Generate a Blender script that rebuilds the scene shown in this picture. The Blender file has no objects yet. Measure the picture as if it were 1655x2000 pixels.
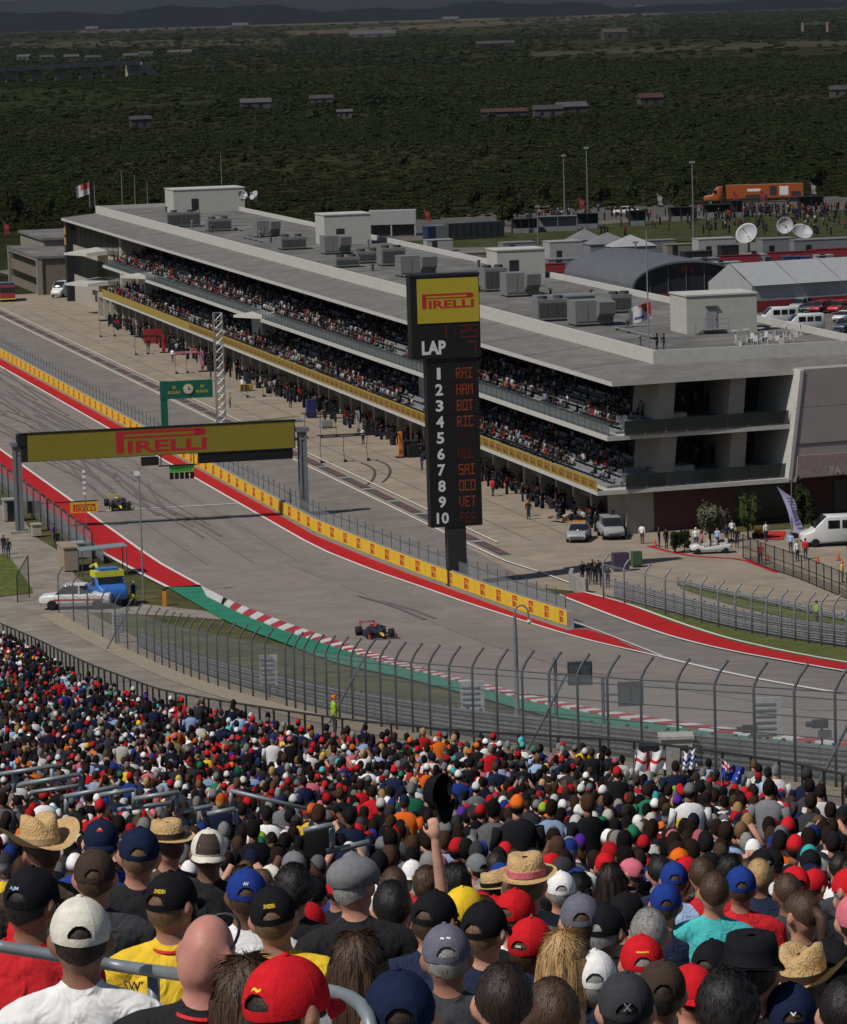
import bpy, bmesh, math, random
import numpy as np
from mathutils import Vector, Matrix, geometry as mgeo
random.seed(7); RNG = np.random.default_rng(7)
scene = bpy.context.scene; COL = scene.collection
# ------------------------------------------------------------------ camera
PW, PH, FPX, CZ = 1655, 2000, 8370.0, 46.0      # photograph size, focal length in its pixels, eye height above the pit lane
TH = math.atan((1000 - 12) / FPX); ROLL = math.radians(1.7)
c_f = np.array([0, math.cos(TH), -math.sin(TH)]); _r0 = np.array([1., 0, 0]); _u0 = np.array([0, math.sin(TH), math.cos(TH)])
c_r = math.cos(ROLL) * _r0 - math.sin(ROLL) * _u0; c_u = math.sin(ROLL) * _r0 + math.cos(ROLL) * _u0
CP = np.array([0, 0, CZ])
cam = bpy.data.cameras.new('camera'); cam_o = bpy.data.objects.new('camera', cam); COL.objects.link(cam_o)
cam_o.matrix_world = Matrix(((c_r[0], c_u[0], -c_f[0], 0), (c_r[1], c_u[1], -c_f[1], 0), (c_r[2], c_u[2], -c_f[2], CZ), (0, 0, 0, 1)))
cam.sensor_fit = 'VERTICAL'; cam.sensor_height = 24.0; cam.lens = 24.0 * FPX / PH
cam.clip_start = 0.5; cam.clip_end = 60000
scene.camera = cam_o
# ------------------------------------------------------------------ light
SUN_H = np.array([-0.78, -0.62]) / math.hypot(0.78, 0.62); SUN_EL = math.radians(50)
SUN = np.array([SUN_H[0] * math.cos(SUN_EL), SUN_H[1] * math.cos(SUN_EL), math.sin(SUN_EL)])
world = bpy.data.worlds.new('World'); scene.world = world; world.use_nodes = True
wn = world.node_tree.nodes; wl = world.node_tree.links
sky = wn.new('ShaderNodeTexSky'); sky.sky_type = 'NISHITA'; sky.sun_disc = False
sky.sun_elevation = SUN_EL; sky.sun_rotation = math.atan2(SUN[0], SUN[1]); sky.air_density = 1.0; sky.dust_density = 0.6
wl.new(sky.outputs[0], wn['Background'].inputs[0]); wn['Background'].inputs[1].default_value = 0.06
sl = bpy.data.lights.new('sun', 'SUN'); sl.energy = 4.2; sl.angle = math.radians(0.5); sl.color = (1.0, 0.955, 0.89)
so = bpy.data.objects.new('sun', sl); COL.objects.link(so)
so.rotation_euler = Vector(SUN).to_track_quat('Z', 'Y').to_euler(); so.location = (-300, -130, 350)
vs = scene.view_settings; vs.view_transform = 'Standard'; vs.look = 'None'; vs.exposure = -0.12; vs.gamma = 1.0; vs.use_curve_mapping = False
scene.cycles.max_bounces = 5; scene.cycles.diffuse_bounces = 2; scene.cycles.glossy_bounces = 2
scene.cycles.transparent_max_bounces = 24; scene.cycles.transmission_bounces = 2; scene.cycles.caustics_reflective = False
scene.cycles.use_denoising = True

# ------------------------------------------------------------------ measuring the place
def ray(x, y): return c_f + c_r * (x - PW / 2) / FPX - c_u * (y - PH / 2) / FPX
def tz(Y): return 1.5 * np.logaddexp(0, (306 - np.asarray(Y, float)) / 12.)          # the hill climbs towards the stand
def at_z(x, y, z): r = ray(x, y); return CP + r * ((z - CZ) / r[2])
def at_d(x, y, Y): r = ray(x, y); return CP + r * (Y / r[1])
def G(x, y, off=0.0):
    r = ray(x, y); lo, hi = 5., 40000.
    for _ in range(60):
        m = (lo + hi) / 2; p = CP + r * m / r[1]
        if p[2] > tz(p[1]) + off: lo = m
        else: hi = m
    return CP + r * hi / r[1]
U_ = np.array([-0.2227, 0.9749]); V_ = np.array([0.9749, 0.2227]); O_ = np.array([16.5, 366.9]); STR = math.atan2(V_[1], V_[0])
def S(u, v, z=None):                       # the frame of the start straight: u along it, v across it
    p = O_ + U_ * u + V_ * v
    return np.array([p[0], p[1], float(tz(p[1])) if z is None else z])
def UV(p): d = np.asarray(p)[:2] - O_; return float(d @ U_), float(d @ V_)
HS = np.array([(0, .3), (9, 2.15), (12, 2.75), (19, 4.2), (34, 7.0), (59, 11.4), (98, 18.0), (130, 21.5), (160, 25.0), (200, 29.0), (215, 30.4), (300, 38)])
def head_z(Y): return CZ - np.interp(Y, HS[:, 0], HS[:, 1])
def at_heads(x, y, up=0.0):
    r = ray(x, y); lo, hi = 5., 290.
    for _ in range(50):
        m = (lo + hi) / 2; p = CP + r * m / r[1]
        if p[2] > head_z(p[1]) + up: lo = m
        else: hi = m
    return CP + r * hi / r[1]

# ------------------------------------------------------------------ materials
def s(r, g, b):
    f = lambda c: (c / 255 / 12.92) if c / 255 <= .04045 else ((c / 255 + .055) / 1.055) ** 2.4
    return (f(r), f(g), f(b))
MATS = {}
def M(name, col=None, rough=.75, metal=0., var=.18, scale=1.5, bump=0., bscale=20., spec=.3, obj=False, attr=None, emit=0., col2=None, detail=4):
    if name in MATS: return MATS[name]
    m = bpy.data.materials.new(name); m.use_nodes = True; nt = m.node_tree; b = nt.nodes['Principled BSDF']; L = nt.links
    b.inputs['Roughness'].default_value = rough; b.inputs['Metallic'].default_value = metal; b.inputs['Specular IOR Level'].default_value = spec
    tc = nt.nodes.new('ShaderNodeTexCoord')
    if obj: src = nt.nodes.new('ShaderNodeObjectInfo').outputs['Color']
    elif attr: a = nt.nodes.new('ShaderNodeAttribute'); a.attribute_name = attr; src = a.outputs['Color']
    else: r = nt.nodes.new('ShaderNodeRGB'); r.outputs[0].default_value = (*col, 1); src = r.outputs[0]
    if var or col2:
        n = nt.nodes.new('ShaderNodeTexNoise'); n.inputs['Scale'].default_value = scale; n.inputs['Detail'].default_value = detail; n.inputs['Roughness'].default_value = .6
        L.new(tc.outputs['Object'], n.inputs['Vector'])
        if col2:
            mr = nt.nodes.new('ShaderNodeMapRange'); mr.inputs[1].default_value = .38; mr.inputs[2].default_value = .62
            L.new(n.outputs[0], mr.inputs[0]); mx = nt.nodes.new('ShaderNodeMix'); mx.data_type = 'RGBA'; L.new(mr.outputs[0], mx.inputs[0])
            L.new(src, mx.inputs[6]); mx.inputs[7].default_value = (*col2, 1); src = mx.outputs[2]
        if var:
            n2 = nt.nodes.new('ShaderNodeTexNoise'); n2.inputs['Scale'].default_value = scale * 3.1; n2.inputs['Detail'].default_value = detail
            L.new(tc.outputs['Object'], n2.inputs['Vector'])
            mr = nt.nodes.new('ShaderNodeMapRange'); mr.inputs[1].default_value = .3; mr.inputs[2].default_value = .7
            mr.inputs[3].default_value = 1 - var; mr.inputs[4].default_value = 1 + var; L.new(n2.outputs[0], mr.inputs[0])
            mu = nt.nodes.new('ShaderNodeVectorMath'); mu.operation = 'SCALE'; L.new(src, mu.inputs[0]); L.new(mr.outputs[0], mu.inputs['Scale']); src = mu.outputs[0]
    L.new(src, b.inputs['Base Color'])
    if bump:
        bn = nt.nodes.new('ShaderNodeTexNoise'); bn.inputs['Scale'].default_value = bscale; bn.inputs['Detail'].default_value = 3; L.new(tc.outputs['Object'], bn.inputs['Vector'])
        bp = nt.nodes.new('ShaderNodeBump'); bp.inputs['Strength'].default_value = bump; bp.inputs['Distance'].default_value = .02
        L.new(bn.outputs[0], bp.inputs['Height']); L.new(bp.outputs[0], b.inputs['Normal'])
    if emit: L.new(src, b.inputs['Emission Color']); b.inputs['Emission Strength'].default_value = emit
    MATS[name] = m; return m
def mesh_mat(name, col, cover):            # woven wire seen from far off: the wires cover a share of the view
    if name in MATS: return MATS[name]
    m = bpy.data.materials.new(name); m.use_nodes = True; nt = m.node_tree; b = nt.nodes['Principled BSDF']
    b.inputs['Base Color'].default_value = (*col, 1); b.inputs['Roughness'].default_value = .6
    n = nt.nodes.new('ShaderNodeTexNoise'); n.inputs['Scale'].default_value = .8
    mr = nt.nodes.new('ShaderNodeMapRange'); mr.inputs[3].default_value = cover * .7; mr.inputs[4].default_value = cover * 1.3
    nt.links.new(n.outputs[0], mr.inputs[0]); nt.links.new(mr.outputs[0], b.inputs['Alpha'])
    MATS[name] = m; return m
def glass_mat(name, col, rough=.08, alpha=1.):
    m = M(name, col, rough=rough, var=.1, spec=.6); m.node_tree.nodes['Principled BSDF'].inputs['Alpha'].default_value = alpha; return m

# ------------------------------------------------------------------ mesh building
class MB:
    def __init__(self): self.v = []; self.f = []; self.m = []; self.mi = 0
    def add(self, vs, fs):
        o = len(self.v); self.v.extend([tuple(map(float, p)) for p in vs]); self.f.extend([tuple(i + o for i in f) for f in fs]); self.m.extend([self.mi] * len(fs)); return self
    def mat(self, i): self.mi = i; return self
    def hexa(self, b, t):                  # four bottom corners, four top corners
        return self.add(list(b) + list(t), [(3, 2, 1, 0), (4, 5, 6, 7), (0, 1, 5, 4), (1, 2, 6, 5), (2, 3, 7, 6), (3, 0, 4, 7)])
    def box(self, x0, x1, y0, y1, z0, z1, sx=0., sy=0.):
        return self.hexa([(x0, y0, z0), (x1, y0, z0), (x1, y1, z0), (x0, y1, z0)], [(x0 + sx, y0 + sy, z1), (x1 - sx, y0 + sy, z1), (x1 - sx, y1 - sy, z1), (x0 + sx, y1 - sy, z1)])
    def obox(self, c, ax, ay, az):         # centre and half axes
        c, ax, ay, az = map(np.asarray, (c, ax, ay, az))
        return self.hexa([c - ax - ay - az, c + ax - ay - az, c + ax + ay - az, c - ax + ay - az], [c - ax - ay + az, c + ax - ay + az, c + ax + ay + az, c - ax + ay + az])
    def prism(self, poly, z0, z1):
        n = len(poly); return self.add([(p[0], p[1], z0) for p in poly] + [(p[0], p[1], z1) for p in poly],
            [tuple(range(n - 1, -1, -1)), tuple(range(n, 2 * n))] + [(i, (i + 1) % n, n + (i + 1) % n, n + i) for i in range(n)])
    def extr(self, poly3, d):              # planar polygon of 3d points pushed along d
        n = len(poly3); d = np.asarray(d); P = [np.asarray(p) for p in poly3]
        return self.add(P + [p + d for p in P], [tuple(range(n - 1, -1, -1)), tuple(range(n, 2 * n))] + [(i, (i + 1) % n, n + (i + 1) % n, n + i) for i in range(n)])
    def loft(self, rings, cap=True):
        n = len(rings[0]); V = [p for r in rings for p in r]; Fs = []
        for k in range(len(rings) - 1):
            for i in range(n): Fs.append((k * n + i, k * n + (i + 1) % n, (k + 1) * n + (i + 1) % n, (k + 1) * n + i))
        if cap: Fs += [tuple(range(n - 1, -1, -1)), tuple(range((len(rings) - 1) * n, len(rings) * n))]
        return self.add(V, Fs)
    def tube(self, pts, r, n=6, cap=True):
        P = [np.asarray(p, float) for p in pts]; rr = r if hasattr(r, '__len__') else [r] * len(P); rings = []; a = None
        for i, p in enumerate(P):
            t = P[min(i + 1, len(P) - 1)] - P[max(i - 1, 0)]; t = t / (np.linalg.norm(t) + 1e-9)
            if a is None: a = np.cross(t, (0, 0, 1)) if abs(t[2]) < .9 else np.cross(t, (0, 1, 0))
            a = a - t * (a @ t); a = a / np.linalg.norm(a); b = np.cross(t, a)
            rings.append([p + rr[i] * (a * math.cos(q) + b * math.sin(q)) for q in np.linspace(0, 2 * math.pi, n, endpoint=False)])
        return self.loft(rings, cap)
    def lathe(self, prof, n=12, c=(0, 0, 0), ax='z'):
        rings = []
        for r, h in prof:
            ring = []
            for q in np.linspace(0, 2 * math.pi, n, endpoint=False):
                p = (r * math.cos(q), r * math.sin(q), h)
                if ax == 'y': p = (p[0], p[2], -p[1])
                if ax == 'x': p = (p[2], p[0], p[1])
                ring.append((p[0] + c[0], p[1] + c[1], p[2] + c[2]))
            rings.append(ring)
        return self.loft(rings)
    def ell(self, c, r, nu=12, nv=8):
        return self.lathe([(max(1e-4, math.sin(math.pi * k / nv)), -math.cos(math.pi * k / nv)) for k in range(nv + 1)], nu) if False else \
            self.loft([[(c[0] + r[0] * max(1e-3, math.sin(math.pi * k / nv)) * math.cos(q), c[1] + r[1] * max(1e-3, math.sin(math.pi * k / nv)) * math.sin(q), c[2] - r[2] * math.cos(math.pi * k / nv)) for q in np.linspace(0, 2 * math.pi, nu, endpoint=False)] for k in range(nv + 1)])
    def sweep(self, path, prof, up=(0, 0, 1)):     # closed profile (side, height) carried along a path
        P = [np.asarray(p, float) for p in path]; rings = []
        for i, p in enumerate(P):
            t = P[min(i + 1, len(P) - 1)] - P[max(i - 1, 0)]; nrm = np.array([t[1], -t[0], 0]); nrm /= np.linalg.norm(nrm) + 1e-9
            rings.append([p + nrm * a + np.array([0, 0, h]) for a, h in prof])
        return self.loft(rings)
    def data(self, name, mats, smooth=False):
        me = bpy.data.meshes.new(name); me.from_pydata(self.v, [], self.f); mats = mats if isinstance(mats, (list, tuple)) else [mats]
        for m in mats: me.materials.append(m)
        if len(mats) > 1: me.polygons.foreach_set('material_index', self.m)
        if smooth: me.polygons.foreach_set('use_smooth', [True] * len(me.polygons))
        bm = bmesh.new(); bm.from_mesh(me); bmesh.ops.recalc_face_normals(bm, faces=bm.faces); bm.to_mesh(me); bm.free()
        me.update(); return me
    def build(self, name, mats, parent=None, smooth=False, world=False):
        if world is not False and parent is not None:
            Mi = (parent if world is True else world).matrix_basis.inverted(); self.v = [tuple(Mi @ Vector(p)) for p in self.v]
        return put(name, self.data(name, mats, smooth), parent)
def put(name, me, parent=None, loc=None, rotz=None, scl=None):
    o = bpy.data.objects.new(name, me); COL.objects.link(o)
    if parent is not None: o.parent = parent
    if loc is not None: o.location = tuple(map(float, loc))
    if rotz is not None: o.rotation_euler = (0, 0, rotz)
    if scl is not None: o.scale = scl if hasattr(scl, '__len__') else (scl,) * 3
    return o
def tag(o, label=None, cat=None, group=None, kind=None):
    if label: o['label'] = label
    if cat: o['category'] = cat
    if group: o['group'] = group
    if kind: o['kind'] = kind
    return o
def thing(name, label, cat, loc=(0, 0, 0), rotz=0., group=None):
    o = put(name, None, None, loc, rotz); o.empty_display_size = .2; o.matrix_basis = Matrix.Translation(Vector(tuple(map(float, loc)))) @ Matrix.Rotation(rotz, 4, 'Z')
    return tag(o, label, cat, group)
def copy_tree(o, parent=None):
    c = o.copy(); COL.objects.link(c); c.parent = parent
    for ch in o.children: copy_tree(ch, c)
    return c
def dup(root, loc, rotz=None, label=None, scl=None, group=None):
    c = copy_tree(root); c.location = tuple(map(float, loc))
    if rotz is not None: c.rotation_euler = (0, 0, rotz)
    if scl: c.scale = scl if hasattr(scl, '__len__') else (scl,) * 3
    if label: c['label'] = label
    if group: c['group'] = group
    return c
def on_slope(o, p, heading):               # stand a thing on the ground, nose along heading
    h = np.array([heading[0], heading[1], 0.]); h /= np.linalg.norm(h); e = .8
    t = np.array([h[0], h[1], (float(tz(p[1] + h[1] * e)) - float(tz(p[1] - h[1] * e))) / (2 * e)]); t /= np.linalg.norm(t)
    sd = np.cross((0, 0, 1), h); n = np.cross(t, sd)
    o.matrix_basis = Matrix(((t[0], sd[0], n[0], p[0]), (t[1], sd[1], n[1], p[1]), (t[2], sd[2], n[2], p[2]), (0, 0, 0, 1)))
TXT = {}
def text2d(t, bold=0.0, sx=1.0):           # letter outlines as flat triangles, unit height
    k = (t, bold, sx)
    if k not in TXT:
        cu = bpy.data.curves.new('lettering', 'FONT'); cu.body = t; cu.offset = bold; cu.resolution_u = 2; cu.fill_mode = 'FRONT'
        o = bpy.data.objects.new('lettering', cu); COL.objects.link(o); bpy.context.view_layer.update()
        me = bpy.data.meshes.new_from_object(o.evaluated_get(bpy.context.evaluated_depsgraph_get()))
        V = np.array([v.co[:2] for v in me.vertices]) if len(me.vertices) else np.zeros((0, 2)); Fs = [tuple(p.vertices) for p in me.polygons]
        V = V - V.min(0); h = V[:, 1].max(); V = V / h; V[:, 0] *= sx
        bpy.data.objects.remove(o); bpy.data.meshes.remove(me); TXT[k] = (V, Fs)
    return TXT[k]
def lay_text(mb, t, org, ax, ay, width=None, height=1.0, bold=0., center=False):
    V, Fs = text2d(t, bold); w = V[:, 0].max(); k = (width / w) if width else height
    org, ax, ay = map(np.asarray, (org, ax, ay)); sh = (-w * k / 2) if center else 0
    return mb.add([org + ax * (x * k + sh) + ay * (y * height) for x, y in V], Fs)
def p_logo(mb, org, ax, ay, w, h):         # the tyre maker's word mark: long-bowled first letter over the others
    org, ax, ay = map(np.asarray, (org, ax, ay)); n = np.cross(ax, ay)
    Q = lambda pts: mb.add([org + ax * (x * w) + ay * (y * h) for x, y in pts], [tuple(range(len(pts)))])
    Q([(0, 0), (.085, 0), (.085, 1), (0, 1)]); Q([(.085, .87), (.93, .87), (.93, 1), (.085, 1)])
    Q([(.085, .66), (.93, .66), (.93, .75), (.085, .75)])
    Q([(.93, 1), (.86, .87), (.86, .75), (.93, .66), (.97, .68), (.995, .76), (.995, .9), (.97, .98)])
    V, Fs = text2d('IRELLI', .03); k = .87 / V[:, 0].max()
    mb.add([org + ax * ((.125 + x * k) * w) + ay * (y * .55 * h) for x, y in V], Fs); return mb
def drape(name, poly, off, mat, step=4.0, kind='structure'):   # a flat-laid surface that follows the ground
    P = [np.asarray(p)[:2] for p in poly]; B = []
    for a, b in zip(P, P[1:] + P[:1]):
        n = max(1, int(np.linalg.norm(b - a) / step)); B += [a + (b - a) * i / n for i in range(n)]
    n = len(B); A = np.array(B); lo, hi = A.min(0), A.max(0); pts = [Vector(p) for p in B]
    if hi[1] > 0 and lo[1] < 350:
        gy = np.arange(lo[1], min(hi[1], 350), step); gx = np.arange(lo[0], hi[0], step * 2)
        if len(gx) * len(gy) < 40000: pts += [Vector((x + .01, y + .01)) for x in gx for y in gy]
    r = mgeo.delaunay_2d_cdt(pts, [(i, (i + 1) % n) for i in range(n)], [list(range(n))], 1, 1e-5)
    o = MB().add([(p[0], p[1], float(tz(p[1])) + off) for p in r[0]], [tuple(f) for f in r[2]]).build(name, mat)
    if kind: tag(o, kind=kind)
    return o
def strip(poly_a, poly_b): return list(poly_a) + list(poly_b)[::-1]
def resample(pts, step):
    P = np.array([np.asarray(p, float) for p in pts]); d = np.r_[0, np.cumsum(np.linalg.norm(np.diff(P, axis=0), axis=1))]
    n = max(2, int(round(d[-1] / step)) + 1); t = np.linspace(0, d[-1], n); return np.stack([np.interp(t, d, P[:, k]) for k in range(P.shape[1])], 1)
def smooth_px(pts, n=60):
    P = np.array(pts, float); d = np.r_[0, np.cumsum(np.linalg.norm(np.diff(P, axis=0), axis=1))]; t = np.linspace(0, d[-1], n)
    Q = np.stack([np.interp(t, d, P[:, k]) for k in range(2)], 1)
    for _ in range(3): Q[1:-1] = (Q[:-2] + 2 * Q[1:-1] + Q[2:]) / 4
    return Q
def Gs(pts, n=60): return [G(x, y) for x, y in smooth_px(pts, n)]
def offset_path(path, d):
    P = [np.asarray(p, float) for p in path]; out = []
    for i, p in enumerate(P):
        t = P[min(i + 1, len(P) - 1)] - P[max(i - 1, 0)]; n = np.array([t[1], -t[0]]); n /= np.linalg.norm(n)
        q = p[:2] + n * d; out.append(np.array([q[0], q[1], float(tz(q[1]))]))
    return out
# ================================================================== the ground and what is laid on it
GRASS = M('dry_grass', spec=.03, col=(.055, .062, .022), rough=.95, var=.35, scale=.12, col2=(.085, .075, .035), bump=.3, bscale=3)
LAWN = M('verge_grass', spec=.03, col=(.075, .095, .025), rough=.95, var=.35, scale=.5, col2=(.10, .10, .035), bump=.3, bscale=6)
ASPH = M('track_asphalt', spec=.03, col=(.215, .183, .163), rough=.9, var=.07, scale=.25, col2=(.185, .160, .143), bump=.15, bscale=8)
ASPH2 = M('pit_asphalt', spec=.03, col=(.19, .165, .148), rough=.9, var=.08, scale=.3, col2=(.148, .136, .126), bump=.15, bscale=8)
CONC = M('pit_concrete', spec=.03, col=(.265, .22, .17), rough=.9, var=.12, scale=.15, col2=(.225, .187, .145))
ROADC = M('service_road_concrete', spec=.03, col=(.24, .21, .175), rough=.9, var=.16, scale=.2, col2=(.19, .165, .14), bump=.2, bscale=5)
GRAV = M('gravel', spec=.03, col=(.26, .22, .165), rough=.95, var=.35, scale=2, bump=.4, bscale=14)
RED = M('red_paint', spec=.03, col=(.35, .018, .020), rough=.8, var=.14, scale=.35); GREEN = M('green_paint', spec=.03, col=(.030, .17, .105), rough=.8, var=.14, scale=.35)
WHITE = M('white_paint', (.55, .53, .51), .8, var=.12, scale=1.2)
SCRUB = M('scrub_ground', spec=0., col=(.020, .023, .011), rough=.95, var=.4, scale=.02, col2=(.026, .027, .014))
xs = sorted(set(list(np.arange(-120, 121, 6.)) + [-16000, -8000, -4000, -2000, -1000, -500, -250, 16000, 8000, 4000, 2000, 1000, 500, 250]))
ys = list(np.arange(-40, 352, 3.)) + [360, 400, 500, 600, 700, 850, 1000, 1500, 2500, 4000, 7000, 11000, 16000, 24000]
mb = MB(); n = len(xs)
mb.add([(x, y, float(tz(y))) for y in ys for x in xs], [(j * n + i, j * n + i + 1, (j + 1) * n + i + 1, (j + 1) * n + i) for j in range(len(ys) - 1) for i in range(n - 1)])
mb.m = [0 if ys[k // (n - 1)] < 520 else 1 for k in range(len(mb.f))]
tag(mb.build('ground', [GRASS, SCRUB]), kind='structure')
# measured edges
KERB_T = [(393, 1147), (435, 1170), (520, 1205), (600, 1234), (706, 1271), (753, 1286), (876, 1323), (985, 1350), (1055, 1367), (1150, 1388), (1200, 1396), (1345, 1418), (1526, 1441), (1655, 1458), (1760, 1472), (2100, 1514)]
KERB_G = [(395, 1149), (402, 1167), (471, 1203), (550, 1234), (600, 1250), (659, 1269), (753, 1300), (898, 1336), (949, 1353), (1055, 1380), (1164, 1401), (1287, 1423), (1418, 1440), (1655, 1466), (1760, 1479), (2100, 1521)]
GREEN_L = [(328, 1150), (381, 1181), (435, 1214), (508, 1243), (550, 1257), (600, 1277), (659, 1300), (786, 1327), (898, 1356), (1055, 1401), (1164, 1418), (1272, 1437), (1363, 1450), (1500, 1462), (1655, 1476), (1760, 1487), (2100, 1528)]
WALL_P = [(615, 1043), (724, 1089), (822, 1127), (912, 1160), (1003, 1194), (1112, 1230)]
RED_P = [(641, 1082), (731, 1118), (822, 1149), (912, 1181), (996, 1208), (1094, 1239), (1164, 1258), (1230, 1273), (1294, 1288)]
LINE_P = [(1294, 1288), (1418, 1319), (1537, 1343), (1655, 1362), (1760, 1377), (2100, 1424)]
XRED_L = [(1091, 1165), (1200, 1208), (1309, 1247), (1418, 1274), (1537, 1296), (1655, 1317), (1760, 1333), (2100, 1385)]
XRED_U = [(1142, 1160), (1225, 1181), (1309, 1214), (1418, 1250), (1537, 1277), (1655, 1299), (1760, 1314), (2100, 1364)]
ARMCO_P = [(1153, 1157), (1229, 1178), (1309, 1198), (1418, 1227), (1537, 1250), (1655, 1268), (1760, 1282), (2100, 1330)]
FENCE_P = [(116, 1199), (147, 1217), (176, 1234), (219, 1255), (268, 1279), (323, 1304), (362, 1320), (401, 1335), (488, 1361), (587, 1390), (700, 1414), (850, 1443), (1000, 1464), (1200, 1491), (1400, 1514), (1545, 1531), (1655, 1545), (1700, 1551), (2000, 1588)]
kerbT, kerbG, greenL = Gs(KERB_T, 90), Gs(KERB_G, 90), Gs(GREEN_L, 90)
wallP = [S(u, -23.6) for u in np.arange(345, 26, -12)] + Gs(WALL_P, 40)
redP = [S(u, -25.6) for u in np.arange(345, 6, -12)] + Gs(RED_P, 50)
lineP = Gs(LINE_P, 20); xredL, xredU, armcoP = Gs(XRED_L, 40), Gs(XRED_U, 40), Gs(ARMCO_P, 40)
leftE = [S(u, -40.0) for u in np.arange(345, 4, -12)]; leftR = [S(u, -43.4) for u in np.arange(345, 4, -12)] + [G(283, 1127), G(328, 1150)]
PADC = M('paddock_asphalt', spec=.03, col=(.115, .108, .10), rough=.9, var=.15, scale=.08, col2=(.14, .13, .115))
drape('paddock', [S(430, 2), S(-30, 24), G(1300, 1130), G(1655, 1190), S(-70, 150), S(300, 230), G(1900, 470), G(1655, 470), G(1200, 478), G(900, 478), G(600, 470)], .03, PADC, 12)
drape('pit_apron', [S(360, -13.4), S(5, -13.4), G(1060, 1150), G(1142, 1158), G(1229, 1176), G(1418, 1222), G(1655, 1262), G(1800, 1285), G(2150, 1335), G(2150, 1200), G(1655, 1080), S(-2, 20), S(-2, 8), S(360, 8)], .06, CONC)
drape('pit_lane', [S(360, -23.4), S(30, -23.4)] + wallP[28:] + [G(1130, 1236)] + lineP + xredL[::-1] + [S(5, -13.4), S(360, -13.4)], .09, ASPH2)
drape('race_track', leftE + [G(325, 1109)] + kerbT + lineP[::-1] + [G(1120, 1233)] + wallP[::-1], .12, ASPH)
SEAL = M('crack_sealant', (.065, .06, .055), .7, var=.2)
drape('red_runoff', leftE + [G(318, 1106), G(391, 1146)] + [G(330, 1150)] + leftR[:-1][::-1], .15, RED)
drape('red_runoff', [S(u, -23.9) for u in np.arange(345, 26, -12)] + [p for p in Gs([(x - 2, y + 5) for x, y in WALL_P], 40)] + [G(1120, 1233), G(1148, 1233), G(1200, 1249), G(1294, 1288)] + redP[::-1][1:], .15, RED)
drape('red_runoff', xredL + xredU[::-1], .15, RED)
drape('green_runoff', kerbG + greenL[::-1], .14, GREEN)
drape('grass', Gs([(1180, 1165), (1309, 1219), (1418, 1254), (1537, 1281), (1655, 1302), (1760, 1318), (2100, 1368)], 30) + Gs([(1180, 1164), (1309, 1200), (1418, 1229), (1537, 1252), (1655, 1270), (1760, 1284), (2100, 1332)], 30)[::-1], .16, LAWN, kind='stuff')
drape('grass', Gs([(1323, 1143), (1418, 1160), (1655, 1214), (1760, 1236)], 20) + Gs([(1330, 1152), (1418, 1181), (1526, 1207), (1655, 1229), (1760, 1250)], 20)[::-1], .12, LAWN, kind='stuff')
def ribbon(name, path, w, off, mat):
    a, b = offset_path(path, w / 2), offset_path(path, -w / 2); m = MB(); m.add([p + (0, 0, off) for p in a] + [p + (0, 0, off) for p in b], [(i, i + 1, len(a) + i + 1, len(a) + i) for i in range(len(a) - 1)])
    return tag(m.build(name, mat), kind='structure')
for pth, w in ((leftE + [G(318, 1106), G(391, 1146)], .28), (redP, .26), (lineP, .34), (xredL, .28), (xredU, .28), (leftR, .35),
               ([S(u, -22.3) for u in np.arange(345, 20, -15)] + Gs([(735, 1078), (850, 1120), (1020, 1180), (1125, 1220), (1200, 1247), (1294, 1286)], 20), .16),
               ([S(u, -13.1) for u in np.arange(345, 0, -15)] + [G(985, 1098), G(1060, 1122), G(1130, 1148)], .22), ([S(u, -10.5) for u in np.arange(345, -10, -15)], .2), ([S(39.5, -39.5), S(39.5, -25.8)], .35)):
    ribbon('painted_line', resample(pth, 3), w, .17, WHITE)
# grid slots and rubber marks on the start straight
rub = M('tyre_rubber', (.115, .105, .097), .85, var=.2, scale=1)
for k in range(26):
    u0 = random.uniform(10, 240); v0 = random.uniform(-38, -28); L = random.uniform(25, 80); w = random.uniform(-2.5, 2.5)
    for dv in (0, 1.6):
        ribbon('tyre_mark', [S(u0 + L * t, v0 + dv + w * t * t) for t in np.linspace(0, 1, 14)], random.uniform(.18, .34), .175 + k * .0006, rub)
for a in ([(700, 1168), (745, 1180), (790, 1196), (830, 1214)], [(745, 1178), (800, 1192), (850, 1212)]): ribbon('tyre_mark', Gs(a, 14), .35, .18, rub)
for c0, r in (((705, 905), 1), ((735, 900), 1)):
    ribbon('tyre_mark', Gs([(c0[0], c0[1]), (c0[0] + 22, c0[1] + 8), (c0[0] + 30, c0[1] + 20), (c0[0] + 24, c0[1] + 34), (c0[0] + 12, c0[1] + 44)], 14), .25, .09, M('rubber_on_concrete', (.05, .047, .043), .85))
LINE = M('racing_line', spec=.03, col=(.172, .150, .136), rough=.85, var=.10, scale=.12, col2=(.196, .170, .152))
for k, (va, vb, w) in enumerate(((-37.0, -33.0, 2.6), (-31.5, -30.5, 1.8), (-28.8, -29.5, 1.4))): ribbon('racing_line', [S(u, va + (vb - va) * t) for t, u in zip(np.linspace(0, 1, 60), np.linspace(-8, 300, 60))], w, .13 + .004 * k, LINE)
ribbon('racing_line', Gs([(520, 1075), (640, 1120), (760, 1165), (880, 1215), (1000, 1262), (1150, 1305), (1330, 1340), (1655, 1392)], 60), 3.2, .142, LINE)
SEAMM = M('joint_seal', spec=.03, col=(.10, .09, .082), rough=.8, var=.2)
for v in (-36.4, -32.6, -28.9): ribbon('asphalt_joint', [S(u, v) for u in np.arange(-4, 330, 8.)], .07, .152, SEAMM)
for u in np.arange(10, 330, 26.): ribbon('concrete_joint', [S(u, -10.2), S(u, .8)], .09, .075, SEAMM)
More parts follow.
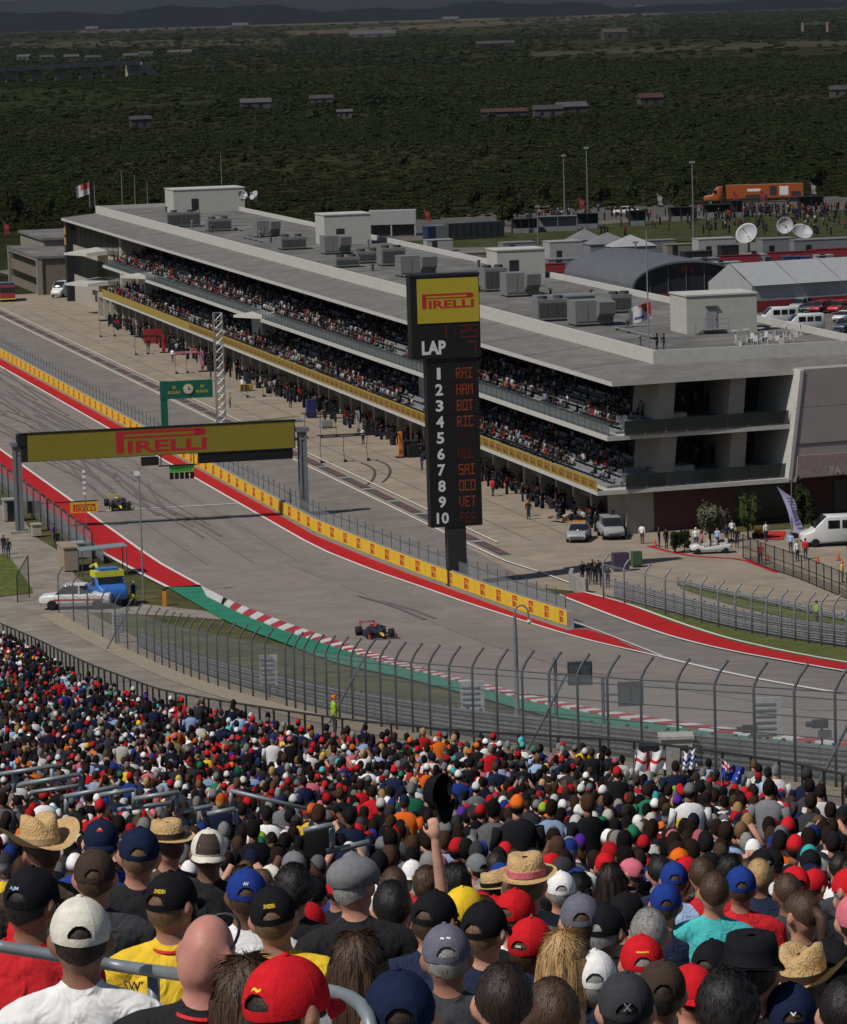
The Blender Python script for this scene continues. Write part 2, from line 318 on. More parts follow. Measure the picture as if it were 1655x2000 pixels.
for v in (-7.4, -3.6): ribbon('concrete_joint', [S(u, v) for u in np.arange(0, 330, 10.)], .09, .076, SEAMM)
# the advertising line painted along the pit lane: dark slabs with red and white print
mD, mR, mW = M('line_dark', (.06, .06, .064), .85), M('line_red', (.16, .05, .05), .85), M('line_white', (.24, .23, .22), .85)
for u in np.arange(-8, 330, 11.):
    for a, b, m in ((0, 9.4, mD), (1.6, 3.6, mR), (5.0, 6.8, mR), (9.6, 10.6, mW)):
        o = .10 if m is mD or m is mW else .11; w = .52 if m is not mR else .26
        tag(MB().add([S(u + a, -11.8 - w, o), S(u + b, -11.8 - w, o), S(u + b, -11.8 + w, o), S(u + a, -11.8 + w, o)], [(0, 1, 2, 3)]).build('painted_panel', m), kind='structure')
# service road, verges
fenceP = Gs(FENCE_P, 80)
drape('service_road', [G(x, y) for x, y in [(-40, 980), (30, 992), (70, 1050), (120, 1080), (150, 1130), (240, 1178), (330, 1186), (410, 1196), (440, 1212), (330, 1204), (250, 1200), (140, 1196)]] + offset_path(fenceP, 1.2) + [G(x, y) for x, y in [(2000, 1700), (1300, 1610), (1000, 1545), (600, 1450), (300, 1420), (-60, 1330), (-60, 1165)]], .05, ROADC)
drape('grass', [G(x, y) for x, y in [(-40, 1070), (18, 1088), (62, 1150), (64, 1160), (-40, 1172)]], .1, LAWN, kind='stuff')
gp = Gs(FENCE_P, 80); drape('gravel', offset_path(gp, 1.6) + offset_path(gp, -2.2)[::-1], .08, GRAV, kind='stuff')
# kerb of red and white blocks
kerb = tag(put('kerb', None, None, kerbT[0]), 'long kerb of alternating red and white blocks beside the green strip', kind='structure')
kt, kg = resample(kerbT[3:], 2.1), resample(kerbG[3:], 2.1); N = min(len(kt), len(kg), 95); kt, kg = resample(kerbT[3:], np.linalg.norm(np.diff(np.array(kerbT[3:]), axis=0), axis=1).sum() / N), resample(kerbG[3:], np.linalg.norm(np.diff(np.array(kerbG[3:]), axis=0), axis=1).sum() / N)
kr, kw = M('kerb_red', (.34, .028, .033), .7, var=.2, scale=.8), M('kerb_white', (.5, .49, .47), .7, var=.18, scale=.8)
for i in range(min(len(kt), len(kg)) - 1):
    a, b, c, d = kt[i], kt[i + 1], kg[i + 1], kg[i]; e = .03; b = b + (a - b) * e; c = c + (d - c) * e
    up = lambda p, h: (p[0], p[1], float(tz(p[1])) + h)
    m = MB().hexa([up(a, .02), up(b, .02), up(c, .02), up(d, .02)], [up(a, .15), up(b, .15), up(c, .22), up(d, .22)]); m.build('kerb_block', kr if i % 2 else kw, kerb, world=True)
tag(MB().hexa([G(393, 1147) + (0, 0, .02), G(437, 1170) + (0, 0, .02), G(432, 1182) + (0, 0, .02), G(404, 1168) + (0, 0, .02)], [G(393, 1147) + (0, 0, .16), G(437, 1170) + (0, 0, .16), G(432, 1182) + (0, 0, .2), G(404, 1168) + (0, 0, .2)]).build('kerb', kw), kind='structure')

# ================================================================== walls, rails and fences
GALV = M('galvanised_steel', (.20, .21, .22), .5, .3, var=.2, scale=2); DGALV = M('weathered_steel', (.085, .095, .105), .55, .3, var=.2, scale=2)
BLK = M('black_paint', (.012, .012, .014), .6, var=.2); BLKF = M('black_steel', (.022, .022, .022), .55, .2, var=.2)
WCONC = M('wall_concrete', (.23, .22, .21), .9, var=.2, scale=.6, bump=.2)
YEL = M('yellow_board', (.60, .40, .025), .55, var=.06, scale=.8); PRED = M('print_red', (.42, .03, .03), .6, var=.05)
MESH = mesh_mat('wire_mesh', (.17, .18, .19), .13); MESHD = mesh_mat('wire_mesh_dense', (.19, .20, .21), .38); MESHB = mesh_mat('black_mesh', (.02, .02, .02), .30)
def post_mesh(h, r, bend, n=6):
    pts = [(0, 0, -.3), (0, 0, h * .8)] + [(bend * t, 0, h * .8 + h * .2 * t ** .7) for t in (.35, .7, 1)]
    return MB().tube(pts, r, n)
def sheet(path, z0, z1):
    m = MB(); n = len(path); m.add([p + (0, 0, z0) for p in path] + [p + (0, 0, z1) for p in path], [(i, i + 1, n + i + 1, n + i) for i in range(n - 1)]); return m
def debris_fence(label, path, h, spacing, side, group=None, mesh=MESH, pm=DGALV, r=.075, cables=(.9, 1.5, 2.1, 2.7), bend=.75, name='debris_fence', rows=True):
    P = resample(path, spacing) if np.isscalar(spacing) else np.concatenate([resample([p for p in path if p[1] >= 205], spacing[0]), resample([p for p in path if p[1] < 205], spacing[1])[1:]]); root = thing(name, label, 'fence', P[0], group=group); me = post_mesh(h, r, bend).data('post', pm, True)
    for i, p in enumerate(P):
        t = P[min(i + 1, len(P) - 1)] - P[max(i - 1, 0)]; a = math.atan2(t[1], t[0]) - side * math.pi / 2
        put('post', me, root, p - P[0], a)
    sheet([p for p in P], .15, h * .8).build('wire_mesh', mesh, root, world=True)
    for c in cables: MB().tube([p + (0, 0, c) for p in P], .018, 4).build('cable', pm, root, world=True)
    MB().tube([p + (0, 0, h * .8) for p in P], .022, 4).build('cable', pm, root, world=True)
    return root
W_PROF = [(0, 0), (.04, .04), (.08, .08), (.02, .155), (.08, .23), (.04, .27), (0, .31), (-.02, .31), (-.02, 0)]
def guard_rail(label, path, n, spacing=2.0, z0=.18, name='guard_rail', side=1, posts=True, gap=.335, mat=None):
    P = resample(path, spacing); root = thing(name, label, 'guard rail', P[0]); pr = [(a * side, h) for a, h in W_PROF]
    for k in range(n): MB().sweep([p + (0, 0, z0 + k * gap) for p in P], pr).build('rail', mat or GALV, root, world=True)
    me = MB().box(-.06, .06, -.05, .05, -.3, z0 + n * gap + .05).data('post', DGALV)
    if posts:
        for i, p in enumerate(P):
            t = P[min(i + 1, len(P) - 1)] - P[max(i - 1, 0)]; nn = np.array([t[1], -t[0], 0]) / np.linalg.norm(t[:2]); put('post', me, root, p - P[0] - nn * side * .09, math.atan2(t[1], t[0]))
    return root
# tall fence in front of the stand, with its rail
debris_fence('tall debris fence with bent steel posts between the service road and the track', fenceP, 3.65, (6.2, 3.3), -1, r=.052, bend=.48, mesh=mesh_mat('wire_mesh_near', (.20, .21, .22), .27))
fr = offset_path(fenceP, 1.4)
guard_rail('triple steel guard rail at the foot of the tall debris fence', offset_path(fenceP, -1.0)[6:], 3, 2.0, mat=M('dull_rail', (.13, .135, .14), .6, .2, var=.25, scale=.7))
for x, y, dx in ((690, 1412, 8), (1078, 1476, 14), (240, 1266, 4), (1650, 1545, 16)):     # raking props
    p = G(x, y); q = p + (.6, 0, 2.9)
    rt = thing('fence_prop', 'dark raking steel prop against the debris fence ' + {690: 'near the marshal in a lime vest', 1078: 'beside the ladder post', 240: 'behind the pickup', 1650: 'beyond the flags'}[x], 'prop', p - (1.2, 1.5, 0)); MB().tube([p - (1.2, 1.5, .1), q], .05, 6).build('strut', DGALV, rt, world=True); MB().box(-.25, .25, -.25, .25, 0, .06).build('foot_plate', DGALV, rt)
# straight, left side
leftF = [S(u, -45.2) for u in np.arange(230, -4, -6)]
debris_fence('debris fence with curled posts along the far side of the start straight', leftF, 3.4, 4.5, 1, mesh=MESHD)
guard_rail('guard rail running under the debris fence of the start straight', [S(u, -44.3) for u in np.arange(230, -2, -6)], 3, 4.0, posts=False)
# pit wall with yellow boards
wp = resample(wallP[::-1], 2.0); wall = thing('pit_wall', 'low concrete pit wall faced with yellow tyre adverts', 'wall', wp[0])
MB().sweep([p for p in wp], [(.0, -.2), (.0, .22), (.02, .24), (.02, 1.36), (.38, 1.36), (.38, -.2)]).build('concrete_core', WCONC, wall, world=True)
MB().tube([p + (0, 0, 1.39) for p in offset_path(wp, .2)], .05, 4).build('capping', GALV, wall, world=True)
bp = resample(wallP[::-1], 4.3)
for i in range(len(bp) - 1):
    a, b = bp[i], bp[i + 1]; t = (b - a) / np.linalg.norm(b - a); nrm = np.array([-t[1], t[0], 0]); a = a + nrm * .03 + t * .02; b = b + nrm * .03 - t * .02; up = np.array([0, 0, 1.])
    m = MB().hexa([a + up * .25, b + up * .25, b + up * .25 - nrm * .03, a + up * .25 - nrm * .03], [a + up * 1.36, b + up * 1.36, b + up * 1.36 - nrm * .03, a + up * 1.36 - nrm * .03])
    pn = m.build('advert_board', YEL, wall, world=True)
    if i < 75:                             # stacked mark: framed first letter over a small word
        c = (a + b) / 2 + nrm * .012 + up * .36; ax = -t; lg = MB(); w, h = 1.15, .88
        Q = lambda x0, x1, y0, y1: lg.add([c + ax * ((x - .5) * w) + up * (y * h) for x, y in ((x0, y0), (x1, y0), (x1, y1), (x0, y1))], [(0, 1, 2, 3)])
        Q(.0, .16, .0, 1.); Q(.16, 1., .84, 1.); Q(.84, 1., .62, .84); Q(.26, .84, .62, .72); Q(.30, .72, .77, .81)
        V, Fs = text2d('IRELLI', .03); k = .8 / V[:, 0].max(); lg.add([c + ax * ((.2 + x * k - .5) * w) + up * (y * .44 * h + .06 * h) for x, y in V], Fs)
        lg.build('print', PRED, pn, world=wall)
pe = wp[0]; MB().obox(pe + (.1, -.1, .68), (.25, 0, 0), (0, .2, 0), (0, 0, .7)).build('end_block', WCONC, wall, world=True)
pfence = offset_path(wp, .75)[2:]
debris_fence('grey mesh fence on the pit side of the yellow wall', pfence, 2.6, 2.6, -1, mesh=mesh_mat('wire_mesh_pit', (.19, .20, .21), .5), bend=.02, r=.035, cables=(1.0, 2.0))
# pit exit: concrete nose, rail, fence
guard_rail('stacked guard rail curving along the pit exit grass', armcoP[2:], 4, 2.4, name='guard_rail')
debris_fence('debris fence with curled posts behind the pit exit rail', offset_path(armcoP, .9)[2:], 3.5, 4.3, 1, bend=-.5, mesh=MESH, pm=GALV)
guard_rail('low guard rail between the grass strip and the paddock road', Gs([(1323, 1146), (1418, 1168), (1655, 1219), (1760, 1243)], 20), 1, 2.2, z0=.35)
nose = thing('barrier_nose', 'curved pale concrete barrier end at the pit exit, crowded with photographers', 'barrier', G(1122, 1148))
pts = [G(x, y) for x, y in [(1122, 1140), (1119, 1148), (1124, 1154), (1134, 1158), (1150, 1160)]]
MB().sweep(resample(pts, .5), [(0, -.1), (0, 1.25), (.3, 1.25), (.3, -.1)]).build('concrete_face', WCONC, nose, world=True)
# black guard fence along the front of the stand
BF_P = [(-40, 1200), (0, 1217), (62, 1243), (174, 1297), (315, 1348), (453, 1372), (550, 1387), (677, 1405), (876, 1425), (1055, 1436), (1200, 1444), (1309, 1456), (1418, 1470), (1537, 1487), (1655, 1514), (1720, 1530), (1900, 1578)]
bf = [at_heads(x, y) for x, y in smooth_px(BF_P, 120)]
bfr = resample(bf, 1.9); bfence = thing('crowd_fence', 'black railing with upright posts along the front of the grandstand', 'fence', bfr[0] - (0, 0, 1.3))
MB().tube(bfr, .035, 6).build('top_rail', BLKF, bfence, world=True); MB().tube([p - (0, 0, 1.15) for p in bfr], .03, 6).build('bottom_rail', BLKF, bfence, world=True)
pm_ = MB().box(-.035, .035, -.035, .035, -1.5, 0).data('post', BLKF)
for p in bfr: put('post', pm_, bfence, p - np.array(bfence.location))
sheet([p - (0, 0, 1.15) for p in bfr], 0, 1.13).build('mesh_infill', MESHB, bfence, world=True)
FX = np.array([p[0] for p in bf]); FY = np.array([p[1] for p in bf])
def fence_x(Y): return np.interp(Y, FY[::-1], FX[::-1], left=999, right=-999)
# the stand's terraces under the crowd
st = MB(); yy = np.arange(4, 222, 1.4); TERR = M('terrace_concrete', spec=.03, col=(.26, .245, .23), rough=.9, var=.2, scale=1.2, bump=.2)
for k, y in enumerate(yy):
    x1 = min(26 + y * .1, float(fence_x(y + .7)) + .3); x0 = -8 - y * .16; z = float(head_z(y)) - 1.28
    st.box(x0, max(x0 + 1, x1), y, y + 1.4, z - .9, z)
stand = thing('grandstand', 'stepped concrete terraces beneath the dense crowd', 'grandstand', (0, 6, float(head_z(6)) - 2.2)); st.build('terraces', TERR, stand, world=True)
# ================================================================== gantry, score tower, clock, truss
v3 = np.array([V_[0], V_[1], 0]); u3 = np.array([U_[0], U_[1], 0]); up3 = np.array([0, 0, 1.])
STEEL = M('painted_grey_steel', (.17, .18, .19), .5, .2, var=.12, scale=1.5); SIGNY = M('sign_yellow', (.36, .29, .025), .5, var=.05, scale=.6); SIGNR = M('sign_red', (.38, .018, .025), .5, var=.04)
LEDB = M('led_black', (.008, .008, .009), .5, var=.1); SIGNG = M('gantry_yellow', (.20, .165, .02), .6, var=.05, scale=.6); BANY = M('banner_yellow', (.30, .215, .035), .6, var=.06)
g = thing('start_gantry', 'grey steel gantry across the track carrying a long yellow sign', 'gantry', S(27, -35), STR)
def GL(v, u, z): return np.array([v + 35., u, z])      # gantry's own axes
for vv in (-48.0, -21.9):
    m = MB(); x = vv + 35
    for dx in (-.26, .26):
        for dy in (-.35, .35): m.box(x + dx - .1, x + dx + .1, dy - .1, dy + .1, -.2, 7.9)
    m.box(x - .34, x + .34, -.38, -.34, 0, 7.9); m.box(x - .34, x + .34, .34, .38, 0, 7.9)
    po = m.build('post', STEEL, g)
    MB().box(x - .6, x + .6, -.6, .6, 7.9, 8.25).build('post_head', STEEL, po); MB().box(x - .9, x + .9, -.8, .8, -.1, .25).build('footing', WCONC, po)
bm_ = MB()
for z in (7.2, 8.9):
    for y in (-.35, .35): bm_.tube([(-13, y, z), (13.2, y, z)], .12, 6)
for k in range(14): bm_.tube([(-13 + k * 1.87, .35, 7.2), (-12.06 + k * 1.87, .35, 8.9), (-11.13 + k * 1.87, .35, 7.2)], .06, 5)
bm_.build('truss_beam', STEEL, g)
MB().box(-12.7, 12.35, -.62, -.42, 6.45, 9.0).build('sign_back', BLK, g)
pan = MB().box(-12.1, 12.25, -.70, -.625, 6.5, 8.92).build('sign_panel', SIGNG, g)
p_logo(MB(), (-4.1, -.71, 6.78), (1, 0, 0), (0, 0, 1), 8.3, 2.0).build('lettering', SIGNR, pan)
MB().box(-12.75, 12.4, -.75, -.4, 8.95, 9.08).build('top_trim', BLK, g); MB().box(-13.0, -12.2, -.7, .4, 7.9, 9.0).build('end_box', BLK, g)
MB().box(3.4, 12.1, -.6, -.2, 5.5, 6.42).build('display_box', LEDB, g); MB().box(-1.8, -.25, -.6, -.1, 5.55, 6.3).build('camera_box', BLK, g)
MB().box(-.2, 3.3, -.12, 0, 5.35, 5.45).box(.0, .08, -.1, 0, 5.4, 6.5).box(3.0, 3.08, -.1, 0, 5.4, 6.5).build('hanger', BLK, g)
lp = MB().box(.75, 3.0, -.2, -.05, 4.75, 5.35).build('light_board', M('lime_board', (.10, .42, .06), .6), g)
lay_text(MB(), 'PIRELLI', (1.0, -.21, 4.92), (1, 0, 0), (0, 0, 1), width=1.7, height=.3).build('lettering', BLK, lp)
for k in range(5):
    MB().box(.78 + k * .47, 1.12 + k * .47, -.25, -.02, 4.15, 4.73).build('start_light', LEDB, g)
# score tower
t = thing('score_tower', 'tall black lap and position tower with a yellow advert on top', 'scoreboard', S(-25.5, -20.2, 0.1), STR)
tp = tz(S(-25.5, -20.2)[1])
MB().box(-.75, .75, -.5, .5, -.2, 5.4).build('pole', M('tower_pole', (.02, .02, .022), .6), t)
MB().box(-2.1, 2.1, -.55, .55, 4.9, 18.3).build('lower_cabinet', LEDB, t); MB().box(-3.25, 2.32, -.7, .7, 18.3, 24.75).build('upper_cabinet', LEDB, t)
MB().box(-3.3, 2.37, -.75, .75, 24.75, 24.95).build('cap', BLK, t)
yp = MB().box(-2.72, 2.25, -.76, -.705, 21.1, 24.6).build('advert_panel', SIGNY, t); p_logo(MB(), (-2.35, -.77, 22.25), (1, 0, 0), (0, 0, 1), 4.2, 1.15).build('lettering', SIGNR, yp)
TW = M('sign_white', (.55, .55, .55), .6, var=.05)
lay_text(MB(), 'LAP', (-2.45, -.715, 18.62), (1, 0, 0), (0, 0, 1), width=1.95, height=1.1, bold=.04).build('lap_lettering', TW, t)
L57 = dict(R='11110,10001,10001,11110,10100,10010,10001', A='01110,10001,10001,11111,10001,10001,10001', I='11111,00100,00100,00100,00100,00100,11111', H='10001,10001,10001,11111,10001,10001,10001',
 M='10001,11011,10101,10101,10001,10001,10001', B='11110,10001,10001,11110,10001,10001,11110', O='11111,10001,10001,10001,10001,10001,11111', T='11111,00100,00100,00100,00100,00100,00100', C='11111,10000,10000,10000,10000,10000,11111',
 V='10001,10001,10001,10001,10001,01010,00100', E='11111,10000,10000,11110,10000,10000,11111', U='10001,10001,10001,10001,10001,10001,11111', L='10000,10000,10000,10000,10000,10000,11111', S='11111,10000,10000,11111,00001,00001,11111', P='11110,10001,10001,11110,10000,10000,10000')
L57.update({'1': '00100,01100,00100,00100,00100,00100,00100', ':': '00000,00100,00000,00000,00100,00000,00000', '2': '11111,00001,00001,11111,10000,10000,11111', '5': '11111,10000,10000,11111,00001,00001,11111', '7': '11111,00001,00001,00001,00001,00001,00001'})
def led(mb, txt, x, y, z, pw, ph):
    for i, ch in enumerate(txt):
        for r, row in enumerate(L57[ch].split(',')):
            for c, on in enumerate(row):
                if on == '1': X = x + (i * 6 + c) * pw; Z = z + (6 - r) * ph; mb.add([(X, y, Z), (X + pw * .92, y, Z), (X + pw * .92, y, Z + ph * .92), (X, y, Z + ph * .92)], [(0, 1, 2, 3)])
    return mb
LEDM = [M('led_amber', (.22, .04, .010), .6, var=.4, scale=9, emit=.06), M('led_amber_dim', (.08, .013, .004), .6, var=.3, scale=9, emit=.04), M('led_amber_faint', (.03, .006, .003), .6, emit=.12)]
led(MB(), '1:25', -.75, -.715, 19.85, .125, .15).build('clock_digits', LEDM[1], t); led(MB(), '7', 1.35, -.715, 18.55, .125, .15).build('lap_digit', LEDM[1], t)
for k, (nm, br) in enumerate(zip('RAI HAM BOT RIC VER HUL SAI OCO VET PER'.split(), (0, 0, 0, 0, 2, 1, 0, 0, 0, 1))):
    z = 17.05 - k * 1.275
    lay_text(MB(), str(k + 1), (-1.12, -.565, z - .42), (1, 0, 0), (0, 0, 1), width=.30 if k in (0,) else (1.0 if k == 9 else .62), height=.92, bold=.03, center=True).build('position_number', TW, t)
    [led(MB(), ch, .28 + q * 6 * .078, -.565, z - .42, .078, .125).build('led_letter', LEDM[br], t) for q, ch in enumerate(nm)]
    MB().box(-2.1, 2.1, -.575, -.556, z - .68, z - .64).build('module_seam', BLK, t)
# green clock sign over the pit lane wall
cs = thing('clock_sign', 'green sign on one post with a round clock and gold lettering', 'sign', S(98.5, -22.6), STR); CG = M('clock_green', (.009, .10, .062), .5, var=.06); GOLD = M('gold_print', (.45, .34, .06), .5)
MB().box(-.36, .36, -.2, .2, 0, 6.9).build('post', CG, cs); pb = MB().box(-.36, 5.3, -.24, .24, 4.95, 6.85).build('panel', CG, cs)
m = MB().lathe([(.50, 0), (.50, .08)], 24, (2.65, -.33, 5.95), 'y'); m.build('clock_face', M('clock_cream', (.5, .47, .42), .5), cs)
ck = MB().lathe([(.56, 0), (.56, .06), (.49, .06), (.49, 0)], 24, (2.65, -.30, 5.95), 'y').build('clock_rim', GOLD, cs)
MB().obox((2.65, -.35, 6.07), (.03, 0, 0), (0, .01, 0), (0, 0, .18)).obox((2.77, -.35, 5.95), (.13, 0, 0), (0, .01, 0), (0, 0, .03)).build('clock_hands', BLK, cs)
for x in (1.1, 4.15):
    m = MB(); lay_text(m, 'ROLEX', (x, -.25, 5.5), (1, 0, 0), (0, 0, 1), width=1.35, height=.3, bold=.02, center=True)
    for q in (-.28, -.14, 0, .14, .28): m.add([(x - .12, -.25, 5.98), (x + .12, -.25, 5.98), (x + q * .8, -.25, 6.42 - abs(q) * .3)], [(0, 1, 2)])
    m.build('lettering', GOLD, cs)
# lattice mast
tm = thing('lattice_mast', 'slim pale lattice mast standing in the pit lane apron', 'mast', S(117.7, -13.0), STR); TRU = M('truss_aluminium', (.26, .26, .25), .45, .4, var=.15)
for sx, sy in ((-1, -1), (1, -1), (1, 1), (-1, 1)): MB().tube([(sx * .45, sy * .45, 0), (sx * .45, sy * .45, 12.6)], .055, 6).build('chord', TRU, tm)
for k in range(14):
    z = k * .9; m = MB()
    for (a, b) in (((-1, -1), (1, -1)), ((1, -1), (1, 1)), ((1, 1), (-1, 1)), ((-1, 1), (-1, -1))): m.tube([(a[0] * .45, a[1] * .45, z), (b[0] * .45, b[1] * .45, z + .9)], .035, 4); m.tube([(a[0] * .45, a[1] * .45, z + .9), (b[0] * .45, b[1] * .45, z + .9)], .03, 4)
    m.build('lacing', TRU, tm)
MB().box(-.9, .9, -.9, .9, 0, .25).build('base', WCONC, tm)
# small trackside board on an arm
b0 = at_d(165, 992, 396); tb = thing('trackside_board', 'small yellow advert board on a dark arm over the red strip', 'sign', (b0[0], b0[1], b0[2] - .5), STR)
bpn = MB().box(-1.3, 1.3, -.05, .05, 0, 1.05).build('board', YEL, tb); p_logo(MB(), (-1.05, -.06, .2), (1, 0, 0), (0, 0, 1), 2.1, .65).build('lettering', PRED, bpn)
MB().tube([(-4.8, .1, 1.12), (1.3, .1, 1.12)], .07, 5).build('arm', BLK, tb); MB().box(-5.3, -4.2, -.3, .3, .3, 1.4).build('counterweight_box', BLK, tb); MB().tube([(-4.9, 0, -1.9), (-4.9, 0, 1)], .08, 5).build('post', DGALV, tb)
mt = thing('track_light_post', 'thin white striped post on the left edge of the straight', 'post', S(27, -44.2)); MB().tube([(2.2, 0, 0), (2.2, 0, 5.5)], .05, 5).build('shaft', GALV, mt)
for k in range(5): MB().box(2.02, 2.3, -.1, .1, 3.2 + k * .5, 3.45 + k * .5).build('lamp', WHITE, mt)

# ================================================================== the pit building
FAC = M('facade_beige', (.30, .27, .225), .85, var=.08, scale=.3); TRIM = M('trim_white', (.40, .39, .36), .7, var=.07, scale=.5); EAVE = M('roof_metal_grey', (.135, .128, .118), .8, var=.14, scale=.25, col2=(.16, .15, .138), spec=.05)
ROOF = M('roof_membrane', (.115, .112, .106), .9, var=.28, scale=.1, col2=(.15, .143, .132), spec=.04); TAUPE = M('end_wall_taupe', (.28, .245, .23), .85, var=.05, scale=.25); MAROON = M('maroon_wall', (.085, .035, .03), .8, var=.1)
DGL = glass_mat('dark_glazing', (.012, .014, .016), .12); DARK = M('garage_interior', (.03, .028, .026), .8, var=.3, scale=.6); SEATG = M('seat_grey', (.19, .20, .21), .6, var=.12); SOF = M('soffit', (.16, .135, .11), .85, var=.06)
RAILG = glass_mat('rail_glass', (.09, .12, .12), .15, .55)
B = thing('pit_building', 'long two-storey pit building with open galleries above the garages', 'building', S(0, 0, 0), STR)
SK = .16
def nearY(x): return SK * x                # the near end is cut on the skew
roof_poly = [(0, 0), (27.4, 4.4), (27.4, 340.5), (1.8, 340.5)]
m = MB(); n4 = len(roof_poly); tier = [(6.4, 9.2), (27.0, 9.8), (27.0, 340), (7.4, 340)]
m.add([(x, y, 13.05) for x, y in roof_poly] + [(x, y, 13.45) for x, y in roof_poly] + [(x, y, 14.0) for x, y in tier],
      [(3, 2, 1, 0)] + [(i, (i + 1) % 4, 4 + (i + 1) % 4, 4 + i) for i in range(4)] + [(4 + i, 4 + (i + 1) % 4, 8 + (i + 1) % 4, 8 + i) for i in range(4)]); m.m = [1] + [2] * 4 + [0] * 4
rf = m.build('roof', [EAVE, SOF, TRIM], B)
for k in range(20): y = 14 + k * 17; MB().add([(.02 + (1.8 * y / 340), y, 13.462), (6.4, y, 14.005), (6.4, y + .12, 14.005), (.02 + (1.8 * y / 340), y + .12, 13.462)], [(0, 1, 2, 3)]).build('roof_joint', DARK, rf)
# parapet tier
m = MB(); ins = [(6.75, 9.6), (26.65, 10.1), (26.7, 339.7), (7.75, 339.7)]
m.add([(x, y, 13.9) for x, y in tier] + [(x, y, 15.2) for x, y in tier] + [(x, y, 15.2) for x, y in ins] + [(x, y, 14.6) for x, y in ins], [(i, (i + 1) % 4, 4 + (i + 1) % 4, 4 + i) for i in range(4)] + [(4 + i, 4 + (i + 1) % 4, 8 + (i + 1) % 4, 8 + i) for i in range(4)] + [(8 + i, 8 + (i + 1) % 4, 12 + (i + 1) % 4, 12 + i) for i in range(4)])
m.build('parapet', TRIM, B); MB().prism(ins, 14.3, 14.6).build('roof_deck', ROOF, B)
for k in range(16): y = 30 + k * 20; MB().box(8, 24, y, y + .1, 14.59, 14.615).build('roof_seam', EAVE, rf)
# galleries on the long front: two decks from u=-1 to 290, then a far end block
bay, U0, U1 = 6.0, 9.0, 285.0
def deck(z, ov, nm):                       # slab with its near end on the skew
    poly = [(-ov, -ov * SK), (17.0, nearY(17.0) - ov * .6), (22, 20), (22, U1), (-.2, U1)]
    return MB().prism(poly, z - .38, z).build(nm, TRIM, B)
deck(8.75, .55, 'upper_gallery_slab'); deck(4.1, 1.6, 'lower_gallery_slab')
for z, back, ov in ((8.75, 7.6, .5), (4.1, 8.2, 1.45)):
    for k in range(4):                     # seating steps
        x0 = -ov + 1.2 + k * 1.25; MB().prism([(x0, nearY(x0) + 1.5), (x0 + 1.25, nearY(x0) + 1.9), (x0 + 1.25, U1 - .5), (x0, U1 - .5)], z, z + .22 + k * .3).build('seating_step', SEATG, B)
        sb = MB().box(x0 + .55, x0 + .95, nearY(x0) + 2.5, U1 - 1, z + .5 + k * .3, z + .56 + k * .3)
        for y in np.arange(8, U1 - 2, 6): sb.box(x0 + .9, x0 + .95, y, y + 5.2, z + .56 + k * .3, z + .85 + k * .3)
        sb.build('bench_row', SEATG, B)
    x0 = -ov + 6.2; MB().prism([(x0, nearY(x0) + 2), (back, nearY(back) + 2), (back, U1 - .5), (x0, U1 - .5)], z, z + 1.4).build('rear_terrace', FAC, B)
    top = 13.04 if z > 6 else 8.36
    MB().box(back, back + .3, 14, U1, z, top).build('back_wall', FAC, B)
    wm = MB().box(0, .06, 0, 4.3, 0, 2.6).data('window', DGL); pmm = MB().box(-.45, 0, 0, .55, 0, top - z - 1.4).data('pilaster', FAC)
    for y in np.arange(U0 + 6, U1 - 6, bay):
        put('window', wm, B, (back - .07, y + .8, z + 1.42)); put('pilaster', pmm, B, (back - .08, y, z + 1.4))
    if z > 6:                              # glass rail on the upper deck
        pr = MB().box(-.03, .03, -.03, .03, 0, 1.12).data('rail_post', DGALV); gp_ = MB().box(-.012, .012, 0, 1.9, .08, 1.02).data('rail_pane', RAILG)
        for y in np.arange(0, U1 - 2, 2.0): put('rail_post', pr, B, (-ov + .12 + .3 * y / 285, y, z)); put('rail_pane', gp_, B, (-ov + .12 + .3 * y / 285, y + .05, z))
        MB().tube([(-ov + .12, 0, z + 1.12), (-ov + .42, U1, z + 1.12)], .035, 5).build('hand_rail', DGALV, B)
# yellow advert band along the lower gallery
bt = (1.35) / U1
for i, y in enumerate(np.arange(-.3, U1 - 4, 5.2)):
    x = -1.62 + bt * y
    pb = MB().add([(x, y + .02, 4.12), (x + bt * 5.2, y + 5.18, 4.12), (x + bt * 5.2 + .06, y + 5.18, 4.12), (x + .06, y + .02, 4.12), (x - .1, y + .02, 5.12), (x + bt * 5.2 - .1, y + 5.18, 5.12), (x + bt * 5.2 - .04, y + 5.18, 5.12), (x - .04, y + .02, 5.12)], [(3, 2, 1, 0), (4, 5, 6, 7), (0, 1, 5, 4), (1, 2, 6, 5), (2, 3, 7, 6), (3, 0, 4, 7)]).build('banner_panel', BANY, B)
    if i < 40:
        lg = MB()
        for q in (4.95, 2.4):
            d = np.array([-bt, -1., 0]); lg.mi = 0; p_logo(lg, (x - .035 + bt * q, y + q, 4.3), d, (-.1, 0, 1), 2.0, .62)
        lg.build('print', M('banner_red', (.17, .05, .025), .6), pb)
